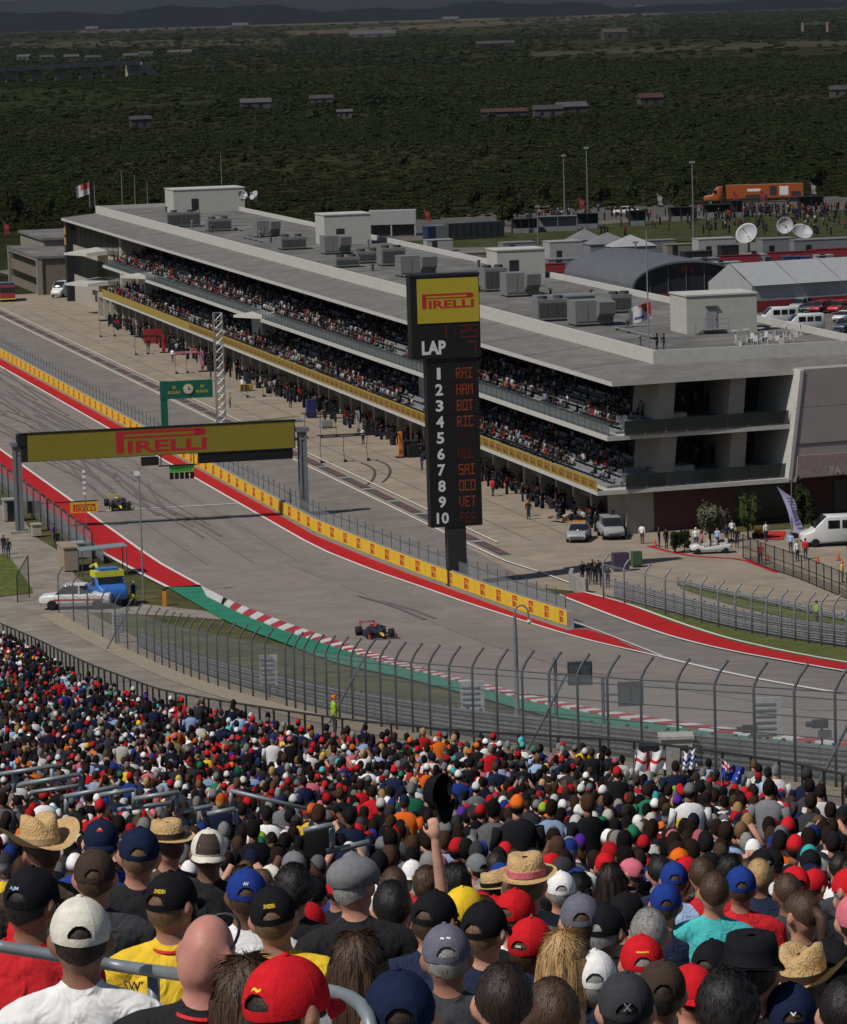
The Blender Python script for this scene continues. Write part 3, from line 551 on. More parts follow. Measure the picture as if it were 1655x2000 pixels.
# garages at ground level
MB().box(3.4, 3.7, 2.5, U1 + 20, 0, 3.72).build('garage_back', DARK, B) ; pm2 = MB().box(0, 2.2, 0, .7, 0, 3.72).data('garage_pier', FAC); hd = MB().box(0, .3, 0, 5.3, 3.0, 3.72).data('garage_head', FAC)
gs_ = MB().box(0, .06, .15, 5.1, 1.9, 3.0).data('door_curtain', M('roller_shutter', (.10, .095, .09), .6, var=.1))
for i, y in enumerate(np.arange(6, U1 + 18, bay)):
    put('garage_pier', pm2, B, (1.2, y, 0)); put('garage_head', hd, B, (1.25, y + .7, 0))
    if i % 3 == 1: put('door_curtain', gs_, B, (1.6, y + .6, 0))
MB().hexa([(1.15, .5, 0), (4.2, 1.8, 0), (4.2, 5.9, 0), (1.15, 5.9, 0)], [(1.15, .5, 3.72), (4.2, 1.8, 3.72), (4.2, 5.9, 3.72), (1.15, 5.9, 3.72)]).build('corner_pier', FAC, B)
# white stair blocks and kicked-up wedge canopies on the front
for px_, y0, w in ((0, 262, 5), (0, 172, 7), (0, 80, 5)):
    bk = MB().box(2.4, 7.5, y0, y0 + w, 4.1, 8.36).build('stair_block', TRIM, B); MB().box(2.34, 2.4, y0 + 1.2, y0 + 2.4, 4.6, 6.9).build('door', DGL, bk)
for y0, z, w in ((300, 9.3, 12), (245, 8.8, 10), (158, 8.75, 9), (300, 4.6, 12)):
    MB().add([(-.3, y0, z), (4.5, y0, z + .1), (4.5, y0 + w, z + .1), (-2.9, y0 + w * .55, z), (-.3, y0, z + .45), (4.5, y0, z + .9), (4.5, y0 + w, z + .9), (-2.9, y0 + w * .55, z + .3)], [(3, 2, 1, 0), (4, 5, 6, 7), (0, 1, 5, 4), (1, 2, 6, 5), (2, 3, 7, 6), (3, 0, 4, 7)]).build('wedge_canopy', TRIM, B)
# far end block with glazing
fe = MB().box(3.0, 22, 287, 338, 0, 13.04).build('far_end_block', FAC, B)
for k, z in enumerate((4.6, 9.4)):
    for y in (289, 294.5, 300, 305.5, 311, 316.5, 322, 327.5, 333): MB().box(2.9, 3.0, y, y + 5, z, z + 3.3).build('window', DGL, fe)
MB().box(1.9, 3.0, 336.5, 338.5, 0, 13.04).build('end_pier', BLK, fe)
for z in (9.2, 10.9): MB().box(1.8, 1.9, 336.6, 338.2, z, z + 1.2).build('yellow_sign', BANY, fe)
# near end: skewed galleries, columns, tall blank wall
ex, ey = np.array([1, SK, 0]) / math.hypot(1, SK), np.array([-SK, 1, 0]) / math.hypot(1, SK)
def EN(a, d, z): return ex * a + ey * d + np.array([0, 0, z])   # along the end, into the building, up
for z, top, nm in ((8.75, 13.04, 'up'), (4.1, 8.36, 'lo')):
    for k, a in enumerate((4.6, 11.4)):
        m = MB(); m.add([EN(a, 1.0, z), EN(a + 1.5, 1.0, z), EN(a + 1.5, 6.2, z), EN(a, 6.2, z), EN(a + .45, 1.0, top), EN(a + 1.95, 1.0, top), EN(a + 1.95, 6.2, top), EN(a + .45, 6.2, top)], [(3, 2, 1, 0), (4, 5, 6, 7), (0, 1, 5, 4), (1, 2, 6, 5), (2, 3, 7, 6), (3, 0, 4, 7)]); m.build('leaning_column', FAC, B)
    for k in range(5): a0 = 6 + k * 2.4; MB().hexa([EN(a0, 6.4, z), EN(a0 + 2.3, 6.4, z), EN(a0 + 2.3, 6.5, z), EN(a0, 6.5, z)], [EN(a0, 6.4, top - .3), EN(a0 + 2.3, 6.4, top - .3), EN(a0 + 2.3, 6.5, top - .3), EN(a0, 6.5, top - .3)]).build('window', DGL, B)
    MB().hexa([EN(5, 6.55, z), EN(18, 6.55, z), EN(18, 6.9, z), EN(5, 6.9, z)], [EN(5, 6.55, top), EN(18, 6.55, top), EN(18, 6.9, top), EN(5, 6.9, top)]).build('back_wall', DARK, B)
    MB().hexa([EN(12.9, 6.0, z + .9), EN(15.2, 6.0, z + .9), EN(15.2, 6.1, z + .9), EN(12.9, 6.1, z + .9)], [EN(12.9, 6.0, top - .9), EN(15.2, 6.0, top - .9), EN(15.2, 6.1, top - .9), EN(12.9, 6.1, top - .9)]).build('screen_wall', FAC, B)
    DG2 = glass_mat('smoked_rail_glass', (.02, .026, .026), .12, .8)
    for k in range(8): a0 = 1.0 + k * 1.98; MB().hexa([EN(a0, -.25, z), EN(a0 + 1.93, -.25, z), EN(a0 + 1.93, -.2, z), EN(a0, -.2, z)], [EN(a0, -.25, z + 1.25), EN(a0 + 1.93, -.25, z + 1.25), EN(a0 + 1.93, -.2, z + 1.25), EN(a0, -.2, z + 1.25)]).build('rail_pane', DG2, B)
    for r_ in range(3): MB().hexa([EN(6.4, .9 + r_ * 1.1, z), EN(16, .9 + r_ * 1.1, z), EN(16, 2. + r_ * 1.1, z), EN(6.4, 2. + r_ * 1.1, z)], [EN(6.4, .9 + r_ * 1.1, z + .3 + r_ * .35), EN(16, .9 + r_ * 1.1, z + .3 + r_ * .35), EN(16, 2. + r_ * 1.1, z + .3 + r_ * .35), EN(6.4, 2. + r_ * 1.1, z + .3 + r_ * .35)]).build('seating_step', M('dark_step', (.05, .055, .06), .7), B)
    sm = MB().box(-.22, .22, -.2, .2, 0, .08).box(-.22, .22, .16, .22, .08, .5).data('seat', SEATG)
    for r_ in range(3):
        for k in range(4 if z > 6 else 5): put('seat', sm, B, EN(1.6 + k * .62 + r_ * .2, .9 + r_ * 1.0, z + .32 + r_ * .3), math.atan2(ex[1], ex[0]))
ew = MB(); ew.add([EN(16.6, -.9, 4.0), EN(40, -.9, 4.0), EN(40, 9, 4.0), EN(16.6, 9, 4.0), EN(17.9, -1.1, 13.55), EN(40, -1.1, 13.55), EN(40, 9, 13.55), EN(17.9, 9, 13.55)], [(3, 2, 1, 0), (4, 5, 6, 7), (0, 1, 5, 4), (1, 2, 6, 5), (2, 3, 7, 6), (3, 0, 4, 7)]); ewo = ew.build('end_wall', TAUPE, B)
fin = MB(); fin.add([EN(16.25, -1.0, 3.9), EN(16.6, -1.0, 3.9), EN(16.6, 7, 3.9), EN(16.25, 7, 3.9), EN(17.55, -1.2, 13.5), EN(17.9, -1.2, 13.5), EN(17.9, 7, 13.5), EN(17.55, 7, 13.5)], [(3, 2, 1, 0), (4, 5, 6, 7), (0, 1, 5, 4), (1, 2, 6, 5), (2, 3, 7, 6), (3, 0, 4, 7)]); fin.build('end_fin', TRIM, B)
for z in (7.0, 10.2): MB().hexa([EN(17.0, -1.02, z), EN(40, -1.02, z), EN(40, -.95, z), EN(17.0, -.95, z)], [EN(17.0, -1.04, z + .03), EN(40, -1.04, z + .03), EN(40, -.95, z + .03), EN(17.0, -.95, z + .03)]).build('panel_joint', DARK, ewo)
band = MB().hexa([EN(17.0, -1.05, 4.05), EN(40, -1.05, 4.05), EN(40, -.9, 4.05), EN(17.0, -.9, 4.05)], [EN(17.2, -1.1, 6.0), EN(40, -1.1, 6.0), EN(40, -.9, 6.0), EN(17.2, -.9, 6.0)]); band.build('lower_band', M('mauve_panel', (.27, .20, .19), .8), ewo)
lay_text(MB(), 'PA', EN(20.2, -1.2, 4.15), ex, up3, height=.75, bold=.03).build('lettering', M('letter_cream', (.36, .33, .29), .6), ewo)
MB().hexa([EN(4.2, 1.0, 0), EN(11.8, 1.0, 0), EN(11.8, 1.4, 0), EN(4.2, 1.4, 0)], [EN(4.2, 1.0, 3.7), EN(11.8, 1.0, 3.7), EN(11.8, 1.4, 3.7), EN(4.2, 1.4, 3.7)]).build('ground_wall', MAROON, B)
MB().hexa([EN(11.8, 2.5, 0), EN(40, 2.5, 0), EN(40, 2.9, 0), EN(11.8, 2.9, 0)], [EN(11.8, 2.5, 3.95), EN(40, 2.5, 3.95), EN(40, 2.9, 3.95), EN(11.8, 2.9, 3.95)]).build('ground_wall', MAROON, B)
for a0, w in ((12.4, 5.2), (22.5, 6)): MB().hexa([EN(a0, 2.38, .1), EN(a0 + w, 2.38, .1), EN(a0 + w, 2.46, .1), EN(a0, 2.46, .1)], [EN(a0, 2.38, 3.2), EN(a0 + w, 2.38, 3.2), EN(a0 + w, 2.46, 3.2), EN(a0, 2.46, 3.2)]).build('entrance_glazing', DGL, B)
# things on the roof
def roof_pt(x, y, z=14.6): return at_z(x, y, z)
pent = thing('roof_penthouse', 'white plant room with a door and steel steps on the near roof', 'plant room', roof_pt(1410, 650), STR); PWH = M('plant_room_white', (.34, .335, .30), .8, var=.06, scale=.4)
MB().box(-3.4, 3.5, 0, 5.5, 0, 3.55).build('walls', PWH, pent); MB().box(-3.5, 3.6, -.1, 5.6, 3.55, 3.7).build('roof', TRIM, pent)
dr = MB().box(-1.55, -.45, -.07, 0, .45, 2.4).build('door', M('plant_door', (.22, .22, .23), .6), pent); MB().box(-.62, -.55, -.12, -.07, 1.3, 1.45).build('handle', BLK, dr); MB().box(-1.6, -.4, -.25, 0, 2.55, 2.65).build('door_hood', GALV, pent)
lnd = MB().box(-2.1, .3, -1.3, -.05, .38, .45).build('landing', GALV, pent)
for k in range(3): MB().box(-2.4 - k * .28, -2.12 - k * .28, -1.3, -.05, .26 - k * .12, .3 - k * .12).build('step', GALV, pent)
m = MB()
for x, z in ((-2.95, 0.05), (-2.1, .45), (-1.3, .45), (.3, .45)): m.tube([(x, -1.3, z), (x, -1.3, z + 1.05)], .03, 5)
for h in (.55, 1.05): m.tube([(-2.95, -1.3, .05 + h), (-2.1, -1.3, .42 + h), (.3, -1.3, .42 + h)], .025, 5)
m.build('hand_rail', GALV, pent)
for i, (x0, x1, yb, h, dp, lab) in enumerate(((975, 1063, 545, 3.3, 5, 'white plant room on the roof behind the score tower'), (640, 721, 478, 4.0, 6, 'white plant room near the middle of the long roof'), (352, 468, 414, 3.6, 8, 'long white plant room at the far end of the roof'))):
    p0, p1 = roof_pt(x0, yb), roof_pt(x1, yb); w = np.linalg.norm(p1 - p0); r_ = thing('roof_penthouse', lab, 'plant room', (p0 + p1) / 2, STR)
    MB().box(-w / 2, w / 2, 0, dp, 0, h).build('walls', PWH, r_); MB().box(-w / 2 - .1, w / 2 + .1, -.1, dp + .1, h, h + .15).build('roof', TRIM, r_); MB().box(-w * .25, -w * .25 + 1.1, -.05, 0, .1, 2.2).build('door', DGL, r_)
HV = M('hvac_grey', (.15, .155, .145), .6, .1, var=.12, scale=.8); HVD = M('hvac_louvre', (.05, .052, .048), .7, var=.2)
def hvac(px, py, w, d, h, lab, kind):
    r_ = thing('air_handling_unit', lab, 'air unit', roof_pt(px, py), STR, 'air handling units on the pit roof')
    MB().box(-w / 2, w / 2, 0, d, .2, h).build('casing', HV, r_); MB().box(-w / 2 + .1, w / 2 - .1, .1, d - .1, 0, .2).build('plinth', HVD, r_)
    for k in range(3): MB().box(-w / 2 + .15 + k * (w - .3) / 3, -w / 2 + .05 + (k + 1) * (w - .3) / 3, -.05, 0, .5, h - .35).build('louvre', HVD if kind != 1 else HV, r_)
    if kind >= 1: MB().add([(w * .05, -1.1, h * .5), (w * .48, -1.1, h * .5), (w * .48, 0, h * .25), (w * .05, 0, h * .25), (w * .05, -1.3, h * .95), (w * .48, -1.3, h * .95), (w * .48, 0, h), (w * .05, 0, h)], [(3, 2, 1, 0), (4, 5, 6, 7), (0, 1, 5, 4), (1, 2, 6, 5), (2, 3, 7, 6), (3, 0, 4, 7)]).build('hood', HV, r_)
    else: MB().lathe([(.5, h), (.5, h + .3), (.42, h + .3), (.42, h + .1)], 14, (-w / 4, d / 2, 0)).lathe([(.5, h), (.5, h + .3), (.42, h + .3), (.42, h + .1)], 14, (w / 4, d / 2, 0)).build('fan_cowl', HVD, r_)
    return r_
for a in ((360, 444, 5, 3, 2.2, 'wide grey air unit farthest along the roof', 0), (430, 452, 3.5, 2.5, 1.8, 'grey air unit just before the far white plant room', 0), (525, 463, 3.2, 3, 2.3, 'hooded grey air unit with a dark louvre beyond the flag mast', 1), (575, 488, 3.4, 3, 1.7, 'low grey air unit in the middle distance of the roof', 0),
          (660, 497, 3.4, 3, 2.4, 'hooded air unit under the middle white plant room', 1), (680, 523, 3.0, 2, 1.3, 'low flat air unit in front of the hooded one', 0), (722, 515, 3, 2.5, 1.5, 'grey air unit left of the pair of louvred ones', 0), (770, 520, 3, 3, 2.2, 'louvred air unit beside the hooded unit left of the tower', 0), (818, 541, 4.2, 3, 2.5, 'large hooded air unit just left of the score tower', 1),
          (970, 570, 2.6, 3, 2.6, 'tall louvred air unit just right of the score tower', 0), (1022, 580, 3.6, 3, 2.6, 'hooded air unit right of the score tower', 1), (1082, 628, 3.2, 2.5, 2.2, 'grey air unit with pipes on the near roof', 0), (1162, 637, 3.8, 3.2, 2.5, 'biggest hooded air unit near the white plant room', 1), (1215, 612, 2.2, 2, 1.9, 'dark louvred air unit behind the biggest hooded one', 0)): hvac(*a)
for k in range(26):
    u = 22 + k * 11.6 + random.uniform(-3, 3); v = random.uniform(8.5, 23); r_ = thing('roof_vent', 'small grey vent pipe standing on the long roof', 'vent', S(u, v, 14.6), group='vent pipes on the long roof'); h_ = random.uniform(.5, 1.1); MB().lathe([(.14, 0), (.14, h_), (.26, h_), (.22, h_ + .14), (.05, h_ + .22)], 10).build('pipe', HVD if k % 3 else HV, r_); MB().box(-.3, .3, -.3, .3, 0, .06).build('flashing', HVD, r_)
for k in range(9): r_ = thing('roof_pipe', 'low pipe run on blocks along the roof, %s from the near end' % 'first second third fourth fifth sixth seventh eighth ninth'.split()[k], 'pipe', S(28 + k * 32, 12 + (k % 3) * 3.2, 14.6), STR); MB().tube([(0, 0, .25), (0, 14, .25), (3.5, 14, .25)], .09, 6).build('pipe', GALV, r_); [MB().box(-.15, .15, y - .1, y + .1, 0, .18).build('block', HVD, r_) for y in (1, 5, 9, 13)]
pipe = thing('roof_duct', 'silver duct on legs between two air units on the near roof', 'duct', roof_pt(1060, 612), STR); MB().tube([(-1, 0, 1.6), (5.5, 0, 1.6)], .32, 10).build('duct', GALV, pipe)
for x in (-.8, 1.5, 4): MB().box(x - .05, x + .05, -.3, .3, 0, 1.3).build('leg', HVD, pipe)
ch_m = [MB().lathe([(.02, .0), (.28, .02), (.05, .06), (.04, 1.0), (.38, 1.02), (.38, 1.06), (.02, 1.07)], 12).data('table', M('furniture_white', (.42, .41, .39), .5)), MB().box(-.22, .22, -.22, .22, .42, .46).box(-.22, .22, .18, .22, .46, .95).box(-.22, -.18, -.22, .22, 0, .42).box(.18, .22, -.22, .22, 0, .42).data('chair', MATS['furniture_white'])]
for k in range(16):
    p = roof_pt(1435 + k * 8.6 + random.uniform(-3, 3), 668 + (k % 3) * 6 - k * .9); q = k % 3 == 0
    o = put('cafe_table' if q else 'cafe_chair', ch_m[0 if q else 1], None, p, random.uniform(0, 6)); tag(o, ('small white round table among the chairs on the near roof corner' if q else 'white chair in the huddle of furniture on the near roof'), 'table' if q else 'chair', 'white furniture on the roof')
rr = thing('roof_rail', 'short steel safety rail by the roof edge next to two people in black', 'railing', roof_pt(1300, 690), STR); m = MB()
for x in (-.9, 0, .9, 1.8): m.tube([(x, 0, 0), (x, 0, 1.2)], .03, 5)
for z in (.6, 1.2): m.tube([(-.9, 0, z), (1.8, 0, z)], .025, 5)
m.build('rail_frame', GALV, rr)
# flags and poles
def flag(label, x, ytop, ybot, zb, w, h, fx, fy, cols, group=None, lean=0):
    p = at_z(x, ybot, zb) if zb is not None else G(x, ybot); sc = FPX / p[1]; H = (ybot - ytop) / sc
    r_ = thing('flag_pole', label, 'flag', p); MB().tube([(0, 0, 0), (0, 0, H)], [.08, .045], 7).build('pole', GALV, r_)
    if w:
        m = MB(); nx, nz = 12, 6; q = at_d(fx, fy, p[1]) - p; m.v = [(q[0] - w * i / nx, .25 * math.sin(i * .8), q[2] - h * k / nz - .35 * h * (i / nx) ** 1.3) for k in range(nz + 1) for i in range(nx + 1)]
        for k in range(nz):
            for i in range(nx): m.mi = cols(i / nx, k / nz); m.add([], []); m.f.append((k * (nx + 1) + i, k * (nx + 1) + i + 1, (k + 1) * (nx + 1) + i + 1, (k + 1) * (nx + 1) + i)); m.m.append(m.mi)
        m.build('flag', [M('flag_white', (.36, .36, .37), .8), M('flag_red', (.30, .05, .04), .8), M('flag_blue', (.04, .06, .18), .8)], r_, True)
    return r_
flag('tall mast on the near roof flying a white flag with red corner', 1268, 450, 692, 14.6, 2.0, 1.5, 1272, 590, lambda a, b: 1 if a + b * .8 < .55 else (2 if .5 < b < .75 and .3 < a < .7 else 0))
flag('mast at the far end of the roof flying a white and red flag', 176, 352, 405, 14, 2.3, 2.0, 175, 356, lambda a, b: 1 if b < .35 and a < .6 else 0)
for x, y0, y1, lab in ((240, 335, 412, 'tallest bare pole beyond the far end of the roof'), (265, 342, 408, 'second bare pole beyond the far end of the roof'), (289, 355, 405, 'short bare pole beyond the far end of the roof'), (186, 356, 405, 'bare pole beside the far white flag'), (434, 300, 378, 'thin aerial above the far white plant room')): flag(lab, x, y0, y1, 14, 0, 0, 0, 0, None)
dm = lambda R: [(R * math.sin(a), R * .9 * (1 - math.cos(a))) for a in np.linspace(.02, 1.05, 7)] + [(R * math.sin(a) * 1.0, R * .9 * (1 - math.cos(a)) + .06) for a in np.linspace(1.05, .02, 7)]
DISHW = M('dish_white', (.33, .33, .33), .5, var=.05)
def dish(label, px, py, base, R, yaw, el, zb=0.):
    p = at_z(px, base, zb); hc = (base - py) / (FPX / p[1]); r_ = thing('satellite_dish', label, 'satellite dish', p, yaw); d = MB().lathe(dm(R), 20).build('dish', DISHW, r_, True); d.location = (0, 0, hc); d.rotation_euler = (math.pi / 2 - el, 0, 0)
    MB().tube([(0, 0, 0), (0, 0, hc)], .25, 8).build('mount', GALV, r_); f = MB().tube([(0, 0, R * .2), (0, 0, R * 1.1)], .05, 5).ell((0, 0, R * 1.1), (.18, .18, .22), 8, 6).build('feed_horn', GALV, d); return r_
dish('small satellite dish on the far white plant room', 473, 383, 392, .9, .4, .6, 17.5); dish('second small satellite dish beside the far plant room', 500, 384, 394, .9, -.9, .6, 17.5)
dish('large white satellite dish turned up beside the broadcast cabins', 1463, 461, 492, 2.4, -.5, .55); dish('upright white satellite dish farthest back in the broadcast compound', 1536, 441, 480, 1.8, -.3, .15); dish('tilted white satellite dish on the rightmost broadcast cabin', 1566, 459, 488, 2.2, .3, .85)
# ================================================================== the country beyond: scrub, trees, bridge, houses
LEAFD = [M('scrub_leaf_dark', (.018, .022, .009), .9, var=.35, scale=.4, spec=0), M('scrub_leaf_mid', (.021, .027, .011), .9, var=.35, scale=.4, spec=0), M('scrub_leaf_pale', (.026, .031, .014), .9, var=.35, scale=.4, spec=0)]
BARK = M('bark', (.05, .04, .03), .9, var=.3)
def crown_mesh(name, rx, rz, nl, ls, seed, mat, lobes=7):
    r = np.random.default_rng(seed); m = MB(); L = [(r.uniform(-.55, .55), r.uniform(-.55, .55), r.uniform(.25, .8), r.uniform(.35, .6)) for _ in range(lobes)]
    for a, b, c, q in L:                   # a rough dark core in each lobe, leaf faces around it
        k = len(m.v); m.ell((a * rx, b * rx, c * rz), (q * rx * .62, q * rx * .62, q * rz * .5), 7, 5)
        for i in range(k, len(m.v)): v = m.v[i]; j = 1 + r.uniform(-.25, .25); m.v[i] = (a * rx + (v[0] - a * rx) * j, b * rx + (v[1] - b * rx) * j, c * rz + (v[2] - c * rz) * j)
    for _ in range(nl):
        a, b, c, q = L[r.integers(lobes)]; d = r.normal(size=3); d /= np.linalg.norm(d); R = q * r.uniform(.55, 1.05)
        p = np.array([a * rx + d[0] * R * rx, b * rx + d[1] * R * rx, max(.04, c + d[2] * R * .8) * rz]); e1 = r.normal(size=3); e1 /= np.linalg.norm(e1); e2 = np.cross(e1, r.normal(size=3)); e2 /= np.linalg.norm(e2) + 1e-9; s_ = ls * r.uniform(.6, 1.4)
        m.add([p - e1 * s_, p - e2 * s_ * .6, p + e1 * s_, p + e2 * s_ * .6], [(0, 1, 2, 3)])
    return m.data(name, mat)
protos = bpy.data.collections.new('scrub_kinds')
for k in range(9):
    me = crown_mesh('scrub_bush', 1.0, 1.0 + .25 * (k % 3), 130, .17, 100 + k, LEAFD[k % 3], 6); o = bpy.data.objects.new('scrub_bush_%02d' % k, me); protos.objects.link(o)
def scatter(name, pts, rot, scl, idx, label):
    me = bpy.data.meshes.new(name); me.from_pydata([tuple(p) for p in pts], [], [])
    for nm, ty, arr in (('rot', 'FLOAT', rot), ('kind_index', 'INT', idx)): me.attributes.new(nm, ty, 'POINT').data.foreach_set('value', arr)
    me.attributes.new('scl', 'FLOAT_VECTOR', 'POINT').data.foreach_set('vector', np.asarray(scl, float).ravel())
    o = put(name, me); tag(o, label, 'scrub', kind='stuff'); ng = bpy.data.node_groups.new(name, 'GeometryNodeTree')
    ng.interface.new_socket('Geometry', in_out='INPUT', socket_type='NodeSocketGeometry'); ng.interface.new_socket('Geometry', in_out='OUTPUT', socket_type='NodeSocketGeometry')
    N, L = ng.nodes, ng.links; gi, go = N.new('NodeGroupInput'), N.new('NodeGroupOutput'); ci = N.new('GeometryNodeCollectionInfo'); ci.inputs[0].default_value = protos; ci.inputs[1].default_value = True; ci.inputs[2].default_value = True
    io = N.new('GeometryNodeInstanceOnPoints'); io.inputs['Pick Instance'].default_value = True
    def na(n_, t_): a = N.new('GeometryNodeInputNamedAttribute'); a.data_type = t_; a.inputs[0].default_value = n_; return a.outputs[0]
    cx = N.new('ShaderNodeCombineXYZ'); L.new(na('rot', 'FLOAT'), cx.inputs[2]); L.new(gi.outputs[0], io.inputs['Points']); L.new(ci.outputs[0], io.inputs['Instance']); L.new(na('kind_index', 'INT'), io.inputs['Instance Index']); L.new(na('scl', 'FLOAT_VECTOR'), io.inputs['Scale'])
    L.new(cx.outputs[0], io.inputs['Rotation']); L.new(io.outputs[0], go.inputs[0]); md = o.modifiers.new('scatter', 'NODES'); md.node_group = ng; return o
# patchwork of open fields among the scrub
FIELD = [M('field_green', (.020, .027, .011), .95, var=.3, scale=.01, spec=0), M('field_tan', (.062, .052, .035), .95, var=.3, scale=.004, spec=0), M('field_dry', (.045, .042, .028), .95, var=.3, scale=.006, spec=0)]
def far_patch(px, mat, off, name='field'): return drape(name, [G(x, y) for x, y in px], off, mat, 5000)
FP = [([(-30, 178), (140, 172), (420, 176), (420, 192), (200, 208), (-30, 212)], 0), ([(-30, 86), (200, 80), (560, 76), (560, 88), (200, 92), (-30, 96)], 2), ([(150, 56), (420, 46), (560, 42), (700, 36), (980, 30), (980, 40), (560, 50), (150, 66)], 1), ([(1130, 10), (1650, -6), (1650, 6), (1130, 20)], 1),
      ([(560, 62), (1000, 40), (1300, 20), (1300, 28), (900, 54), (560, 70)], 1), ([(1040, 100), (1655, 78), (1655, 90), (1040, 112)], 2)]
for k, (p, c) in enumerate(FP): far_patch(p, FIELD[c], .25 + .03 * k)
drape('paddock_road', [G(x, y) for x, y in ((380, 470), (560, 452), (700, 440), (830, 428), (1000, 413), (1200, 404), (1400, 400), (1800, 372), (1800, 398), (1400, 421), (1200, 431), (1000, 447), (830, 463), (600, 480), (380, 490))], .08, M('far_road', (.085, .08, .073), .9, var=.15, scale=.05, spec=.02), 60)
drape('grass', [G(x, y) for x, y in ((700, 478), (830, 464), (1000, 448), (1200, 432), (1400, 422), (1800, 399), (1800, 462), (1400, 470), (1200, 476), (900, 484))], .06, M('far_lawn', (.045, .048, .022), .95, var=.3, scale=.06, spec=0), 60, kind='stuff')
drape('pavement', [G(x, y) for x, y in ((700, 470), (830, 462), (1000, 446), (1200, 430), (1400, 420), (1700, 402), (1700, 407), (1400, 426), (1200, 437), (1000, 454), (830, 470), (700, 476))], .1, M('far_pavement', (.12, .105, .085), .9, var=.1, spec=.02), 60)
def in_field(x, y): return any(min(a[0] for a in p) < x < max(a[0] for a in p) and min(a[1] for a in p) - 1 < y < max(a[1] for a in p) + 1 and random.random() < .75 for p, c in FP)
pts, rot, scl, idx = [], [], [], []
for (Y0, Y1, n, sz) in ((840, 1150, 10000, (.6, 1.7)), (1150, 1800, 18000, (.8, 2.3)), (1800, 3200, 20000, (1.3, 3.6)), (3200, 7000, 12000, (2.5, 6)), (7000, 12500, 6000, (5, 9))):
    for _ in range(n):
        Y = math.sqrt(random.uniform(Y0 ** 2, Y1 ** 2)); X = random.uniform(-.128, .128) * Y; d = np.array([X, Y, 0]) - CP; k = d @ c_f; ix = PW / 2 + FPX * (d @ c_r) / k; iy = PH / 2 - FPX * (d @ c_u) / k
        if in_field(ix, iy): continue
        edge = 432 + (ix < 800) * 22 - (ix > 800) * (ix - 800) * .055
        if iy > edge: continue
        cl = math.sin(X * .021 + Y * .004) + math.sin(Y * .013 - X * .008) + random.gauss(0, .5)
        if cl < -.9 and random.random() < .7: continue
        s0 = random.uniform(*sz) * (1.0 + .35 * max(0, cl - .6)); pts.append((X, Y, -.15 * s0)); rot.append(random.uniform(0, 6.28)); scl.append((s0 * random.uniform(.9, 1.5), s0 * random.uniform(.9, 1.5), s0 * random.uniform(.28, .55) * (1 + .8 * (random.random() < .06))))
        idx.append(int(np.clip(round(1.0 - cl * .55 + random.gauss(0, .5)), 0, 2)) + 3 * random.randrange(3))
scatter('scrub', pts, rot, scl, idx, 'dark green mesquite scrub covering the plain to the horizon')
# far hills, and an added ridge standing in for the dim sky
def ridge(name, Y, prof, mat, label):
    m = MB(); P = [at_d(x, y, Y) for x, y in prof]; n = len(P)
    m.add([(p[0], p[1] - 900, -5) for p in P] + [tuple(p) for p in P] + [(p[0], p[1] + 2500, p[2] * .7) for p in P], [(i, i + 1, n + i + 1, n + i) for i in range(n - 1)] + [(n + i, n + i + 1, 2 * n + i + 1, 2 * n + i) for i in range(n - 1)])
    return tag(m.build(name, mat), label, kind='structure')
xr = np.linspace(-300, 1955, 90)
ridge('hill_or_sky_strip', 15000, [(x, 22 - .012 * x + 6 * math.sin(x * .011) + 4 * math.sin(x * .031 + 1) + 1.5 * math.sin(x * .09)) for x in xr], M('hill_blue', (.004, .006, .010), .95, var=.2, scale=.001, spec=0), 'low blue-grey wooded hills on the horizon')
ridge('hill_or_sky_strip', 24000, [(x, -6 - .03 * x + 6 * math.sin(x * .007 + 2) + 2 * math.sin(x * .05)) for x in xr], M('sky_strip_grey', (.006, .008, .012), .95, var=.15, scale=.001, spec=0), 'added grey ridge standing in for the dark sky strip')  # made-up ridge that covers the bright sky, coloured as its dim strip
# houses and sheds far off
HW = [M('house_white', (.055, .055, .053), .8, var=.1, scale=.2), M('house_grey', (.035, .035, .035), .8, var=.1, scale=.2), M('house_tan', (.045, .038, .03), .8, var=.1, scale=.2), M('roof_dark', (.03, .03, .032), .8, var=.2, scale=.2), M('roof_rust', (.045, .02, .016), .8, var=.2, scale=.2)]
def house(label, px, py, w, d, h, wi, ri, rz=0., nm='house'):
    p = G(px, py); r_ = thing(nm, label, nm.replace('_', ' '), p, rz); MB().box(-w / 2, w / 2, -d / 2, d / 2, 0, h).build('walls', HW[wi], r_)
    m = MB(); m.add([(-w / 2 - .5, -d / 2 - .5, h), (w / 2 + .5, -d / 2 - .5, h), (w / 2 + .5, d / 2 + .5, h), (-w / 2 - .5, d / 2 + .5, h), (-w / 2 - .5, 0, h + d * .28), (w / 2 + .5, 0, h + d * .28)], [(0, 1, 5, 4), (2, 3, 4, 5), (1, 2, 5), (3, 0, 4), (3, 2, 1, 0)]); m.build('roof', HW[ri], r_)
    for k in range(2): MB().box(-w * .3 + k * w * .4, -w * .3 + k * w * .4 + w * .12, -d / 2 - .06, -d / 2, h * .3, h * .75).build('window', DGL, r_)
    MB().box(w * .02, w * .02 + 1.2, -d / 2 - .06, -d / 2, 0, 2.1).build('door', HW[3], r_)
